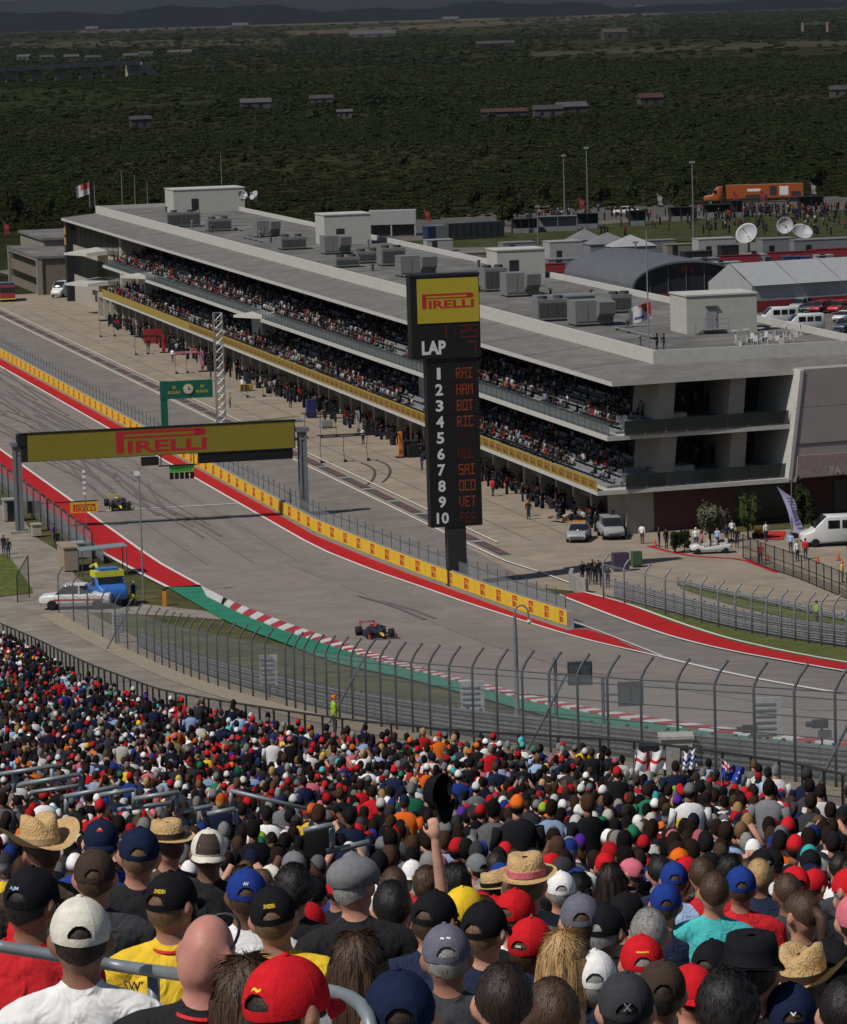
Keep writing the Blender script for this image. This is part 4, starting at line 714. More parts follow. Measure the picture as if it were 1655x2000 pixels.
hs_ = [(48, 118, 'leftmost of the far row of pale houses beyond the bridge', 0, 0), (92, 119, 'second pale house of the far row beyond the bridge', 1, 1), (140, 118, 'broad pale house in the middle of the far row', 2, 0), (182, 120, 'low grey house of the far row, right of the broad one', 1, 1), (255, 116, 'white house above the right end of the bridge', 0, 0), (286, 112, 'white house right of the one above the bridge', 0, 1), (340, 109, 'small pale house near the end of the far row', 1, 0), (366, 108, 'rightmost pale house of the far row', 0, 0)]
for x, y, l, a, b in hs_: house(l, x, y, random.uniform(11, 17), 9, 4, a, b, random.uniform(-.3, .3))
house('grey shed with a pale roof among trees left of centre', 500, 212, 14, 7, 3, 0, 0, .1, 'shed'); house('low white shed right of centre in the scrub', 628, 204, 11, 6, 3, 0, 1, 0, 'shed'); house('small pale trailer below the white shed', 674, 232, 6, 4, 3, 0, 0, 0, 'shed'); house('tan barn in front of the long tree row', 1200, 78, 28, 16, 9, 2, 2, .2, 'barn')
house('long dark shed with a flat roof on the plain', 968, 92, 40, 10, 4, 1, 1, .05, 'shed'); house('pale roofed farmhouse in the middle of the scrub', 1116, 222, 12, 7, 3, 2, 0, .2); house('long rusty roofed shed left of the farmhouse', 985, 230, 18, 5, 2.5, 3, 4, 0, 'shed'); house('small white shed beside the farmhouse', 1070, 230, 11, 6, 3.5, 0, 1, .1, 'shed')
house('white house at the right edge of the scrub', 1646, 190, 11, 7, 3.5, 0, 1); house('wide white warehouse far behind the plain', 728, 74, 70, 20, 6, 0, 0, 0, 'warehouse'); house('brown roofed cabin right of the farmhouse', 1270, 206, 10, 7, 3.5, 2, 4, .2); house('small grey shed in the left woods', 275, 252, 8, 5, 4, 1, 1, .2, 'shed')
for k, (x, y, w) in enumerate(((180, 62, 60), (300, 54, 90), (470, 56, 70), (620, 44, 80), (880, 44, 70), (1040, 28, 60), (1250, 16, 80))): house('far off pale block on the horizon, %s from the left edge' % ('first second third fourth fifth sixth seventh'.split()[k]), x, y, w * .6, 25, 9, 2, 0, 0, 'building')
# motorway bridge
pa, pb = G(-60, 168), G(276, 150); za = 11.; br = thing('road_bridge', 'pale concrete motorway bridge crossing the plain in the distance', 'bridge', (pa + pb) / 2); BRC = M('bridge_concrete', (.20, .18, .15), .9, var=.15, scale=.05)
dv_ = (pb - pa); L_ = np.linalg.norm(dv_); t_ = dv_ / L_; n_ = np.array([-t_[1], t_[0], 0])
MB().hexa([pa + (0, 0, za - 2), pb + (0, 0, za - 2), pb + n_ * 14 + (0, 0, za - 2), pa + n_ * 14 + (0, 0, za - 2)], [pa + (0, 0, za), pb + (0, 0, za), pb + n_ * 14 + (0, 0, za), pa + n_ * 14 + (0, 0, za)]).build('deck', BRC, br, world=True)
MB().hexa([pa + (0, 0, za), pb + (0, 0, za), pb + n_ * .4 + (0, 0, za), pa + n_ * .4 + (0, 0, za)], [pa + (0, 0, za + 1.2), pb + (0, 0, za + 1.2), pb + n_ * .4 + (0, 0, za + 1.2), pa + n_ * .4 + (0, 0, za + 1.2)]).build('parapet', BRC, br, world=True)
for k in range(1, 7): c = pa + dv_ * k / 7; MB().obox(c + n_ * 7 + (0, 0, 4.5), t_ * .8, n_ * 5, (0, 0, 4.5)).build('pier', BRC, br, world=True)
MB().add([pb + (0, 0, 0), pb + t_ * 30 + (0, 0, 0), pb + t_ * 2 + (0, 0, za), pb + n_ * 14, pb + n_ * 14 + t_ * 30, pb + n_ * 14 + t_ * 2 + (0, 0, za)], [(0, 1, 2), (5, 4, 3), (1, 4, 5, 2), (0, 2, 5, 3), (0, 3, 4, 1)]).build('abutment', BRC, br, world=True)
# highway sign gantry far right
hp = G(1592, 66); hg = thing('highway_sign', 'overhead highway sign frame on two legs at the far right', 'sign', hp); sc = FPX / hp[1]
for sx in (-1, 1): MB().box(sx * 24 / sc - 1.2, sx * 24 / sc + 1.2, -1, 1, 0, 22 / sc).build('leg', BRC, hg)
MB().box(-26 / sc, 26 / sc, -.6, .6, 17 / sc, 22 / sc).build('beam', HW[1], hg); MB().box(-3 / sc, 9 / sc, -.9, -.6, 17 / sc, 25 / sc).build('sign_panel', M('highway_green', (.01, .07, .04), .7), hg)
# trees one can tell apart
def tree_data(seed, mat, rx, h, nl=420, ls=.3, th=.25):
    r = random.Random(seed); m = MB(); m.tube([(0, 0, -.3), (r.uniform(-.1, .1), 0, h * .25), (r.uniform(-.25, .25), r.uniform(-.2, .2), h * .55)], [th, th * .7, th * .35], 7)
    for k in range(4): a = k * 1.6 + r.random(); m.tube([(0, 0, h * (.22 + .05 * k)), (math.cos(a) * rx * .35, math.sin(a) * rx * .35, h * .5), (math.cos(a) * rx * .55, math.sin(a) * rx * .55, h * .66)], [th * .5, th * .3, th * .12], 5)
    return m.data('trunk', BARK, True), crown_mesh('crown', rx, h * .8, nl, ls, seed, mat, 9)
def tree(label, p, td, scl=1., rz=0., lift=.2, h=1., group=None):
    r_ = thing('tree', label, 'tree', p, rz, group); r_.scale = (scl,) * 3; put('trunk', td[0], r_); c = put('crown', td[1], r_, (0, 0, lift * h)); return r_
TD = [tree_data(31 + k, LEAFD[k % 3], 2.2, 5.0) for k in range(4)]
for k, (x, y, s_) in enumerate(((710, 430, .8), (640, 426, .9), (1060, 398, 1.0), (985, 402, .9), (925, 408, .9), (1235, 396, 1.1), (1310, 396, 1.0), (1420, 384, 1.0), (1600, 372, 1.2), (985, 442, 1.0), (1330, 430, .9), (1010, 425, .9), (30, 425, 1.2), (90, 432, 1.1), (870, 425, .8), (1175, 402, 1.0))):
    tree('%s bushy tree %s' % (['small dark', 'round dark', 'broad dark', 'low green'][k % 4], ['by the long white wall', 'left of the white wall', 'right of a tall lamp pole', 'between two red banners', 'behind the long dark container', 'behind the white pickup on the road', 'by the tall white banner', 'in front of the orange lorry nose', 'beyond the orange trailer end', 'on the lawn edge by the dark container', 'at the verge near the black stalls', 'on the road verge before the lamp pole', 'at the left edge behind the grey roofed block', 'beyond the grey roofed block', 'behind the first red banner', 'between the lamp poles and the pickup'][k]), G(x, y), TD[k % 4], s_, k * 1.3, h=5)
# ================================================================== vehicles
TYRE = M('tyre_black', (.012, .012, .012), .8, var=.2); RIM = M('rim_metal', (.18, .18, .19), .4, .6); CGL = glass_mat('car_glass', (.012, .014, .017), .08); LAMP = M('headlamp', (.45, .45, .45), .2); TAIL = M('tail_lamp', (.25, .01, .01), .4)
def rrect(x, hw, z0, z1, r=.25, n=3):
    P = []
    for cy, cz, a0 in ((hw, z0, -90), (hw, z1, 0), (-hw, z1, 90), (-hw, z0, 180)):
        rr = min(r, (z1 - z0) / 2.01, hw); oy = cy - math.copysign(rr, cy); oz = cz + (rr if cz == z0 else -rr)
        for k in range(n + 1): a = math.radians(a0 + 90 * k / n); P.append((x, oy + rr * math.cos(a), oz + rr * math.sin(a)))
    return P
def paint(name, col, rough=.3): return M(name, col, rough, var=.05, spec=.5)
def wheel_parts(root, xs_, hw, R, w=.22):
    tm_ = MB().lathe([(R * .58, -w / 2), (R * .95, -w / 2), (R, -w / 3), (R, w / 3), (R * .95, w / 2), (R * .58, w / 2)], 16, ax='y').data('tyre', TYRE, True); rm = MB().lathe([(.02, w * .42), (R * .5, w * .46), (R * .6, w * .5), (R * .6, -w * .5), (.02, -w * .45)], 12, ax='y').data('rim', RIM)
    for x in xs_:
        for s_ in (-1, 1): t_ = put('wheel', tm_, root, (x, s_ * (hw - w * .42), R)); put('rim', rm, t_)
def vehicle(name, label, cat, p, heading, kind, col, group=None, bar=False, stripe=None):
    r_ = thing(name, label, cat, p, group=group); pm_ = paint('paint_%s' % '_'.join('%02d' % int(c * 99) for c in col), col)
    K = dict(sedan=(4.6, .9, [(-2.3, .78, .45, .85), (-2.15, .86, .25, .95), (-1.2, .9, .2, 1.0), (.2, .9, .2, .98), (1.3, .88, .2, .9), (2.1, .82, .25, .78), (2.3, .7, .35, .65)], [(-1.75, .72, .95, 1.0), (-1.0, .68, .95, 1.42), (.15, .68, .95, 1.44), (1.05, .74, .9, .98)], (-1.4, 1.4), .33),
             suv=(4.8, .95, [(-2.35, .85, .5, 1.1), (-2.25, .93, .35, 1.15), (0, .95, .3, 1.12), (1.4, .93, .3, 1.08), (2.2, .88, .35, 1.0), (2.4, .75, .45, .85)], [(-2.2, .8, 1.1, 1.2), (-1.9, .78, 1.1, 1.75), (.4, .78, 1.1, 1.78), (1.25, .82, 1.05, 1.12)], (-1.45, 1.5), .37),
             pickup=(5.6, .98, [(-2.8, .93, .6, 1.2), (-2.7, .96, .45, 1.22), (-.9, .98, .42, 1.22), (1.5, .97, .42, 1.2), (2.6, .93, .45, 1.12), (2.8, .8, .55, .95)], [(-.9, .82, 1.2, 1.25), (-.75, .8, 1.2, 1.88), (.75, .8, 1.2, 1.9), (1.5, .86, 1.15, 1.22)], (-1.8, 1.75), .4),
             van=(5.9, 1.0, [(-2.9, .95, .5, 2.45), (-2.8, 1.0, .35, 2.55), (.9, 1.0, .35, 2.55), (1.75, .98, .35, 1.75), (2.0, .97, .35, 1.4), (2.8, .9, .4, 1.12), (2.95, .8, .5, .95)], [(.93, .93, 1.5, 2.57), (1.3, .92, 1.45, 2.26), (1.88, .9, 1.36, 1.68)], (-1.75, 1.9), .36))[kind]
    MB().loft([rrect(x, hw, a, b, .16 if kind != 'van' else .12) for x, hw, a, b in K[2]]).build('body', pm_, r_, True)
    gl = MB().loft([rrect(x, hw, a, b, .12) for x, hw, a, b in K[3]]).build('windows', CGL, r_, True)
    if kind == 'van':
        for k in range(3): MB().box(-2.4 + k * 1.1, -1.5 + k * 1.1, -1.012, 1.012, 1.5, 2.2).build('side_window', CGL, r_)
        MB().box(.0, .8, -1.012, 1.012, 1.5, 2.2).build('side_window', CGL, r_)
    else:
        (x0, h0, a0, b0), (x1, h1, a1, b1) = K[3][1], K[3][2]; MB().box(x0 - .1, x1 + .12, -h0 + .05, h0 - .05, b0 - .02, b1 + .03).build('roof', pm_, r_)
        for s_ in (-1, 1): MB().box(-.45, -.33, s_ * (h0 + .06) - .05, s_ * (h0 + .06) + .05, a0, b0 - .03).build('pillar', pm_, r_)
    wheel_parts(r_, K[4], K[1], K[5])
    for s_ in (-1, 1): MB().box(K[0] / 2 - .22, K[0] / 2 - .02, s_ * .62 - .18, s_ * .62 + .18, K[2][-2][3] - .28, K[2][-2][3] - .1).build('headlight', LAMP, r_); MB().box(-K[0] / 2 - .02, -K[0] / 2 + .1, s_ * .7 - .12, s_ * .7 + .12, .75, 1.0).build('tail_light', TAIL, r_)
    MB().box(K[0] / 2 - .12, K[0] / 2 + .0, -.5, .5, .42, .58).build('grille', BLK, r_)
    if bar: b_ = MB().box(-.75, -.45, -.55, .55, 1.46, 1.62).build('light_bar', M('amber_bar', (.45, .16, .02), .4), r_); MB().box(-.7, -.5, -.1, .1, 1.62, 1.8).build('camera', BLK, b_)
    if stripe:
        for s_ in (-1, 1): MB().box(-2.3, 1.6, s_ * (K[1] + .006) - .006, s_ * (K[1] + .006) + .006, .72, .86).build('stripe', stripe, r_)
    on_slope(r_, p + np.array([0, 0, .08]), heading); return r_
SIL = (.26, .27, .28); WHT = (.55, .55, .54)
vehicle('safety_car', 'silver saloon with an amber light bar, farther left of the pair on the apron', 'car', G(1131, 1056), (-.15, -1), 'sedan', SIL, bar=True); vehicle('safety_car', 'silver estate with a light bar parked close to the building corner', 'car', G(1194, 1051), (.1, -1), 'suv', SIL, bar=True)
vehicle('pickup_truck', 'white pickup with red stripes parked behind the debris fence', 'pickup truck', G(150, 1190), (-1, .10), 'pickup', WHT, stripe=M('stripe_red', (.4, .02, .02), .5))
vehicle('van', 'white passenger van by the red wall at the right edge', 'van', G(1632, 1066), (-1, -.12), 'van', WHT); vehicle('pickup_truck', 'white pickup driving on the far paddock road', 'pickup truck', G(1222, 421), (-1, 0), 'pickup', WHT)
vehicle('van', 'white minibus nearer the roof plant room', 'van', G(1518, 636), (-1, -.2), 'van', WHT); vehicle('van', 'second white minibus in front of the red tent wall', 'van', G(1568, 650), (-1, -.2), 'van', WHT); vehicle('van', 'small white van beyond the far end of the pit lane', 'van', G(122, 580), (-.3, -1), 'van', WHT)
for k, (x, y, c, l) in enumerate(((1545, 605, WHT, 'white car at the left end of the front car row'), (1565, 607, SIL, 'silver car second in the front car row'), (1585, 610, (.06, .07, .08), 'dark grey car third in the front car row'), (1603, 612, (.25, .02, .03), 'dark red car in the front car row'), (1622, 606, (.05, .06, .07), 'dark blue car beside the bright red one'), (1640, 612, (.4, .02, .03), 'bright red car in the front car row'), (1648, 628, WHT, 'white car at the frame edge'), (1625, 592, SIL, 'silver car at the head of the second row'), (1645, 588, (.03, .03, .035), 'black car in the second row'), (1652, 648, (.05, .06, .09), 'navy car half cut by the frame'), (1632, 668, (.02, .02, .022), 'black car low at the right edge'))):
    vehicle('parked_car', l, 'car', G(x, y), (-.5, -.86), ['sedan', 'suv'][k % 2], c, 'cars parked behind the pit building')
# recovery truck, blue and yellow
rt = thing('recovery_truck', 'blue recovery truck with a yellow cab roof waiting behind the fence', 'truck', G(205, 1180)); BLU = paint('truck_blue', (.03, .13, .42)); LIME = paint('truck_yellow', (.55, .52, .03)); h = np.array([.35, -1])
MB().loft([rrect(x, hw, a, b, .15) for x, hw, a, b in ((.2, 1.1, .6, 2.35), (.4, 1.15, .55, 2.4), (1.8, 1.15, .55, 2.3), (2.1, 1.12, .55, 1.75), (3.1, 1.05, .6, 1.55), (3.2, .95, .7, 1.3))]).build('cab', BLU, rt, True)
MB().box(.3, 1.85, -1.17, 1.17, 2.3, 2.75).build('cab_roof', LIME, rt); MB().box(.5, 1.7, -.8, .8, 2.75, 2.95).build('roof_box', BLU, rt); MB().add([(1.86, -1.0, 2.25), (1.86, 1.0, 2.25), (2.14, 1.0, 1.72), (2.14, -1.0, 1.72)], [(0, 1, 2, 3)]).build('windscreen', CGL, rt); MB().box(.6, 1.6, -1.165, 1.165, 1.6, 2.2).build('side_window', CGL, rt)
MB().box(-3.6, .1, -1.2, 1.2, .95, 1.25).build('bed', BLU, rt); MB().tube([(-.4, 0, 1.2), (-2.2, 0, 2.9), (-3.9, 0, 2.5)], .12, 6).build('crane', LIME, rt); wheel_parts(rt, (-2.6, 2.3), 1.15, .48, .3); on_slope(rt, G(205, 1180) + (0, 0, .06), h)
# far fire engine and orange lorry
fe_ = thing('fire_engine', 'dark red and blue service truck at the far left pit entry', 'truck', G(14, 588)); MB().box(-3.5, 1.2, -1.2, 1.2, .6, 3.0).build('body', paint('truck_dark', (.03, .035, .06)), fe_); MB().box(1.2, 3.2, -1.2, 1.2, .6, 2.7, .15).build('cab', paint('truck_red', (.22, .03, .04)), fe_); MB().box(1.4, 3.22, -1.21, 1.21, 1.7, 2.4).build('windscreen', CGL, fe_); MB().box(-3.6, 3.3, -1.25, 1.25, .45, .6).build('skirt', LIME, fe_); wheel_parts(fe_, (-2.2, 2.2), 1.2, .5, .3); on_slope(fe_, G(14, 588), (.15, -1))
ol = thing('articulated_lorry', 'bright orange lorry with a long graphic trailer on the far road', 'lorry', G(1470, 396), math.pi); ORA = paint('lorry_orange', (.28, .065, .012)); ORD = M('trailer_graphic', (.03, .03, .035), .5)
MB().loft([rrect(x, hw, a, b, .2) for x, hw, a, b in ((6.6, 1.2, .7, 3.9), (8.0, 1.2, .7, 3.7), (8.6, 1.15, .7, 2.6), (8.9, 1.1, .7, 2.1), (10.6, 1.0, .7, 1.8), (10.9, .9, .8, 1.4))]).build('cab', ORA, ol, True); MB().box(8.0, 8.66, -1.21, 1.21, 2.2, 3.1).build('windscreen', CGL, ol)
tr = MB().box(-11.3, 5.9, -1.3, 1.3, 1.1, 4.1).build('trailer', ORA, ol)
for a, b, z0, z1, mm in ((-8, -6, 1.6, 3.6, WHITE), (-5.4, -3.8, 1.6, 3.7, ORD), (-10.8, -8.6, 1.3, 2.4, ORD), (-3.2, 1.6, 1.2, 1.9, ORD), (-1.8, 1.2, 2.6, 3.2, WHITE)): MB().box(a, b, -1.32, 1.32, z0, z1).build('graphic_panel', mm, tr)
MB().box(-11.4, 5.9, -1.25, 1.25, .7, 1.1).build('chassis', BLK, ol); wheel_parts(ol, (-9.6, -8.3, 5.6, 6.9, 9.7), 1.25, .5, .35)
# golf cart
gc = thing('golf_cart', 'long white golf cart outside the building end', 'golf cart', G(1388, 1082)); MB().loft([rrect(x, hw, a, b, .12) for x, hw, a, b in ((-1.75, .55, .35, .75), (-1.5, .62, .25, .8), (.6, .62, .25, .55), (1.1, .6, .25, .85), (1.7, .5, .35, .7))]).build('body', paint('cart_white', WHT), gc, True)
for x in (-1.1, -.2, .4): MB().box(x - .25, x + .2, -.55, .55, .55, .8).box(x - .3, x - .2, -.55, .55, .8, 1.15).build('seat', M('cart_seat', (.35, .33, .3), .7), gc)
MB().tube([(1.0, -.55, .8), (.8, -.55, 1.3)], .03, 5).tube([(1.0, .55, .8), (.8, .55, 1.3)], .03, 5).build('windscreen_frame', BLK, gc); wheel_parts(gc, (-1.2, 1.15), .62, .25, .18); on_slope(gc, G(1388, 1082) + (0, 0, .07), (-1, -.1))
# ------------------------------------------------------------------ single-seaters
def f1(label, p, heading, c1, c2, c3, helmet):
    r_ = thing('racing_car', label, 'racing car', p); A, Bc, Cc = paint(label[:12] + '_a', c1, .35), paint(label[:12] + '_b', c2, .35), paint(label[:12] + '_c', c3, .35); CB = M('carbon', (.014, .014, .016), .45)
    MB().loft([rrect(x, hw, a, b, .12) for x, hw, a, b in ((-2.3, .16, .25, .5), (-1.6, .3, .12, .62), (-.6, .36, .08, .72), (.35, .37, .08, .66), (.9, .3, .1, .62), (1.6, .2, .2, .55), (2.2, .13, .24, .46))]).build('monocoque', A, r_, True)
    MB().loft([rrect(x, hw, a, b, .07) for x, hw, a, b in ((2.2, .13, .24, .46), (2.7, .1, .22, .36), (2.95, .06, .2, .28))]).build('nose', Cc, r_, True)
    for s_ in (-1, 1): MB().loft([[(x, y + s_ * o, z) for x, y, z in rrect(x_, hw, a, b, .1)] for x_, hw, a, b, o in ((.4, .2, .14, .56, .52), (.1, .27, .1, .6, .55), (-.9, .24, .08, .52, .48), (-1.8, .12, .1, .35, .3))]).build('sidepod', A if s_ < 0 else A, r_, True)
    MB().loft([rrect(x, hw, a, b, .08) for x, hw, a, b in ((-.15, .14, .6, .96), (-.5, .15, .55, .95), (-1.2, .1, .5, .82), (-2.1, .04, .45, .62))]).build('engine_cover', Bc, r_, True)
    MB().box(-2.2, 1.0, -.7, .7, .05, .09).build('floor', CB, r_)
    fw = MB().box(2.55, 3.0, -.98, .98, .1, .14).box(2.4, 2.65, -.98, .98, .2, .23).build('front_wing', A, r_)
    for s_ in (-1, 1): MB().box(2.35, 3.0, s_ * .98 - .02, s_ * .98 + .02, .08, .36).build('end_plate', Bc, fw)
    rw = MB().box(-2.75, -2.4, -.5, .5, .86, .9).box(-2.8, -2.6, -.5, .5, .95, .98).build('rear_wing', Bc, r_)
    for s_ in (-1, 1): MB().box(-2.85, -2.3, s_ * .51 - .015, s_ * .51 + .015, .35, 1.0).build('end_plate', Bc, rw)
    MB().tube([(.95, 0, .62), (.85, 0, .85), (.55, .18, .92), (.0, .24, .9), (-.15, .2, .75)], .035, 6).tube([(.85, 0, .85), (.55, -.18, .92), (.0, -.24, .9), (-.15, -.2, .75)], .035, 6).build('halo', CB, r_, True)
    MB().ell((.2, 0, .78), (.15, .13, .14), 12, 8).build('helmet', paint(label[:12] + '_h', helmet), r_, True); MB().box(.45, .62, -.14, .14, .62, .7).build('steering_wheel', CB, r_)
    for s_ in (-1, 1): MB().tube([(1.65, s_ * .15, .4), (1.75, s_ * .75, .36)], .03, 4).tube([(1.5, s_ * .2, .3), (1.75, s_ * .75, .28)], .03, 4).tube([(-1.9, s_ * .15, .4), (-1.85, s_ * .7, .36)], .035, 4).build('suspension_arm', CB, r_); MB().box(.75, .85, s_ * .55 - .1, s_ * .55 + .1, .68, .78).build('mirror', A, r_)
    for x, w, o in ((1.75, .36, .82), (-1.85, .44, .78)):
        for s_ in (-1, 1): t_ = MB().lathe([(.2, -w / 2), (.31, -w / 2), (.335, -w / 3), (.335, w / 3), (.31, w / 2), (.2, w / 2)], 18, ax='y').build('wheel', TYRE, r_, True); t_.location = (x, s_ * o, .335); MB().lathe([(.02, -w * .4), (.19, -w * .42), (.2, -w * .48), (.2, w * .48), (.19, w * .42), (.02, w * .4)], 12, ax='y').build('rim', M('rim_dark', (.05, .05, .055), .4, .5), t_)
    on_slope(r_, p + np.array([0, 0, .14]), heading); return r_
f1('dark blue racing car with a yellow nose and red wings nearest on the track', G(733, 1247), (.23, -1), (.012, .014, .03), (.30, .018, .03), (.62, .36, .03), (.62, .22, .03))
f1('black and yellow racing car on the straight under the gantry', G(230, 994), (.2, -1), (.02, .02, .02), (.48, .36, .01), (.62, .48, .01), (.4, .3, .03))
f1('parked racing car half out of the garage near the building corner', S(13.5, .6), (-.8, -.6), (.3, .3, .3), (.5, .16, .02), (.05, .05, .05), (.4, .2, .03))
# ================================================================== paddock and compound
TENT = M('tent_white', (.27, .275, .28), .7, var=.05, scale=.3); TRED = M('tent_red', (.20, .02, .028), .7, var=.08, scale=.3); VGREY = M('vault_grey', (.085, .09, .098), .6, var=.08, scale=.2)
p = G(1236, 588); hall = thing('arched_hall', 'grey barrel roofed hall with a dark curved glass gable', 'hall', p, STR); W_, Hh, Ln = 17.5, 5.6, 40; ar = lambda k, o=0: (W_ / 2 - math.cos(math.pi * k / 16) * (W_ / 2 + o), 0, 1.4 + (Hh + o - 1.4) * math.sin(math.pi * k / 16) ** .85)
A_ = [ar(k, .3) for k in range(17)]; B_ = [ar(k) for k in range(17)]
MB().loft([[(x, y0, z) for x, y, z in A_] + [(x, y0, z) for x, y, z in B_[::-1]] for y0 in (-.6, 10, 20, 30, Ln)]).build('roof', VGREY, hall)
gb = MB().add([(x, .2, z) for x, y, z in B_] + [(W_, .2, 0), (0, .2, 0)], [tuple(range(19))]).build('gable', M('gable_glass', (.018, .02, .026), .3), hall)
MB().box(-.05, .1, .2, Ln, 0, 1.5).build('side_wall', BLK, hall); MB().box(W_ - .1, W_ + .05, .2, Ln, 0, 1.5).build('side_wall', BLK, hall); MB().box(.3, W_ - .3, -.1, .15, 0, .9).build('red_skirt', TRED, hall)
for k in range(5): MB().box(2.9 * (k + 1) - .06, 2.9 * (k + 1) + .06, .05, .19, .9, 1.4 + (Hh - 1.4) * math.sin(math.acos(1 - 2 * 2.9 * (k + 1) / W_)) ** .85 - .1).build('mullion', VGREY, gb)
lay_text(MB(), 'F1', (7.9, .02, 4.0), (1, 0, 0), (0, 0, 1), width=1.9, height=.9, bold=.04).build('lettering', M('logo_red', (.20, .025, .02), .6), gb)
tp_ = G(1470, 612); tent = thing('long_tent', 'long white tent with a red lower wall behind the parked cars', 'tent', tp_, math.atan2(.42, .9)); Lt, Dt = 60, 13
for k in range(8): MB().box(k * 7.5 + .04, k * 7.5 + 7.46, -.05, 0, 0, 1.75).build('red_wall_panel', TRED, tent); MB().box(k * 7.5 + .04, k * 7.5 + 7.46, 0, .08, 1.76, 4.1).build('white_wall_panel', TENT, tent); MB().add([(k * 7.5 + .05, -.4, 4.0), (k * 7.5 + 7.45, -.4, 4.0), (k * 7.5 + 7.45, Dt / 2, 7.0), (k * 7.5 + .05, Dt / 2, 7.0), (k * 7.5 + 7.45, Dt, 4.0), (k * 7.5 + .05, Dt, 4.0)], [(0, 1, 2, 3), (3, 2, 4, 5)]).build('roof_panel', TENT, tent)
MB().add([(-.05, 0, 0), (-.05, Dt, 0), (-.05, Dt, 4), (-.05, Dt / 2, 7), (-.05, 0, 4)], [(0, 1, 2, 3, 4)]).build('gable', TENT, tent)
def cabin(label, px, py, w, d, h, mat, name='cabin', rz=STR, cat='cabin', door=True, roof=None):
    r_ = thing(name, label, cat, G(px, py), rz); MB().box(-w / 2, w / 2, 0, d, .15, h).build('walls', mat, r_); MB().box(-w / 2 - .08, w / 2 + .08, -.08, d + .08, h, h + .14).build('roof', roof or mat, r_); MB().box(-w / 2 + .1, w / 2 - .1, .1, d - .1, 0, .15).build('skid', BLK, r_)
    if door: MB().box(-w * .3, -w * .3 + .95, -.05, 0, .2, 2.1).build('door', DGL, r_)
    return r_
CWH = M('cabin_white', (.25, .25, .245), .7, var=.06, scale=.4); CGR = M('cabin_grey', (.14, .145, .15), .7, var=.06, scale=.4); CTAN = M('cabin_tan', (.15, .135, .11), .8, var=.08)
cabin('white two-storey cabin right of the roof line behind the arched hall', 1107, 512, 6, 5, 3.6, CWH); cabin('low grey cabin in front of the white cabin', 1110, 528, 7, 4, 1.9, CGR); cabin('red hoarding box left of the arched hall', 1086, 535, 3.4, 1, 1.7, TRED, 'hoarding', cat='hoarding', door=False); cabin('wide tan shed beyond the near plant room on the roof', 925, 525, 9, 6, 2.7, CTAN, 'shed', cat='shed')
cabin('white broadcast cabin left of the big dish', 1402, 503, 7, 4, 3.3, CWH); cabin('black and red box cabin below the big dish', 1427, 512, 3.2, 2.5, 2.8, BLK, cat='cabin'); cabin('grey broadcast cabin between two dishes', 1522, 502, 6, 4, 3.2, CGR); cabin('long grey broadcast cabin under the tilted dish', 1610, 500, 11, 4, 2.9, CGR); cabin('small white container right of the blue crates', 1612, 520, 3, 2, 1.8, CWH, 'container', cat='container'); cabin('white container left of the yellow loader', 1480, 514, 3.5, 2.4, 1.4, CWH, 'container', cat='container')
for k, (x, y, w) in enumerate(((1440, 516, 8), (1545, 509, 9), (1630, 503, 9))): cabin(['red hoarding under the big dish', 'red hoarding behind the blue crates', 'red hoarding at the right edge of the compound'][k], x, y, w, .3, 1.5, TRED, 'hoarding', cat='hoarding', door=False)
for k, (x, c) in enumerate(((1540, (.02, .04, .10)), (1560, (.018, .03, .07)), (1576, (.03, .05, .12)))): cabin(['left of three blue crates', 'middle of three blue crates', 'right of three blue crates'][k] + ' by the yellow loader', x, 524, 1.5, 1.5, 1.9, paint('crate_blue%d' % k, c), 'crate', cat='crate', door=False)
for k, (x, y, w) in enumerate(((1195, 500, 8), (1240, 505, 8), (1150, 492, 6))):
    r_ = thing('marquee', ['grey peaked marquee behind the arched hall', 'pale peaked marquee nearest the big lamp pole', 'small grey marquee at the left of its row'][k], 'tent', G(x, y), STR); MB().box(-w / 2, w / 2, 0, 5, 0, 2.2).build('walls', CGR, r_); MB().add([(-w / 2 - .2, -.2, 2.2), (w / 2 + .2, -.2, 2.2), (w / 2 + .2, 5.2, 2.2), (-w / 2 - .2, 5.2, 2.2), (0, 2.5, 4.2)], [(0, 1, 4), (1, 2, 4), (2, 3, 4), (3, 0, 4)]).build('roof', [CGR, TENT, CGR][k], r_)
for k, (x, y, w, d, h, c) in enumerate(((1290, 498, 6, 3, 2.6, CGR), (1330, 502, 5, 3, 2.2, CTAN), (1365, 515, 5, 3, 2.0, BLK), (1385, 526, 4, 3, 1.8, CGR), (1655, 540, 8, 3, 2.6, CGR), (1420, 532, 5, 2.5, 1.6, CWH), (1015, 500, 6, 4, 2.4, CGR), (860, 492, 5, 3, 2.2, CWH))): cabin(['grey cabin left of the big lamp mast base', 'tan cabin behind the arched hall ridge', 'black box cabin behind the arched hall', 'low grey box behind the hall gable', 'grey cabin at the right edge behind the tent', 'low white box between the hall and the tent', 'grey cabin behind the plant room right of the tower', 'white cabin beyond the roof left of the tower'][k], x, y, w, d, h, c)
ld = thing('loader', 'yellow telescopic loader in the compound', 'loader', G(1500, 527)); YM = paint('loader_yellow', (.32, .17, .01)); MB().box(-1.3, 1.0, -.7, .7, .6, 1.3).build('body', YM, ld); MB().box(-.4, .5, -.5, .5, 1.3, 2.3).build('cab', CGL, ld); MB().tube([(-1.2, .3, 1.4), (2.4, .3, 1.0)], .14, 6).build('boom', YM, ld); wheel_parts(ld, (-.9, .8), .75, .5, .3)
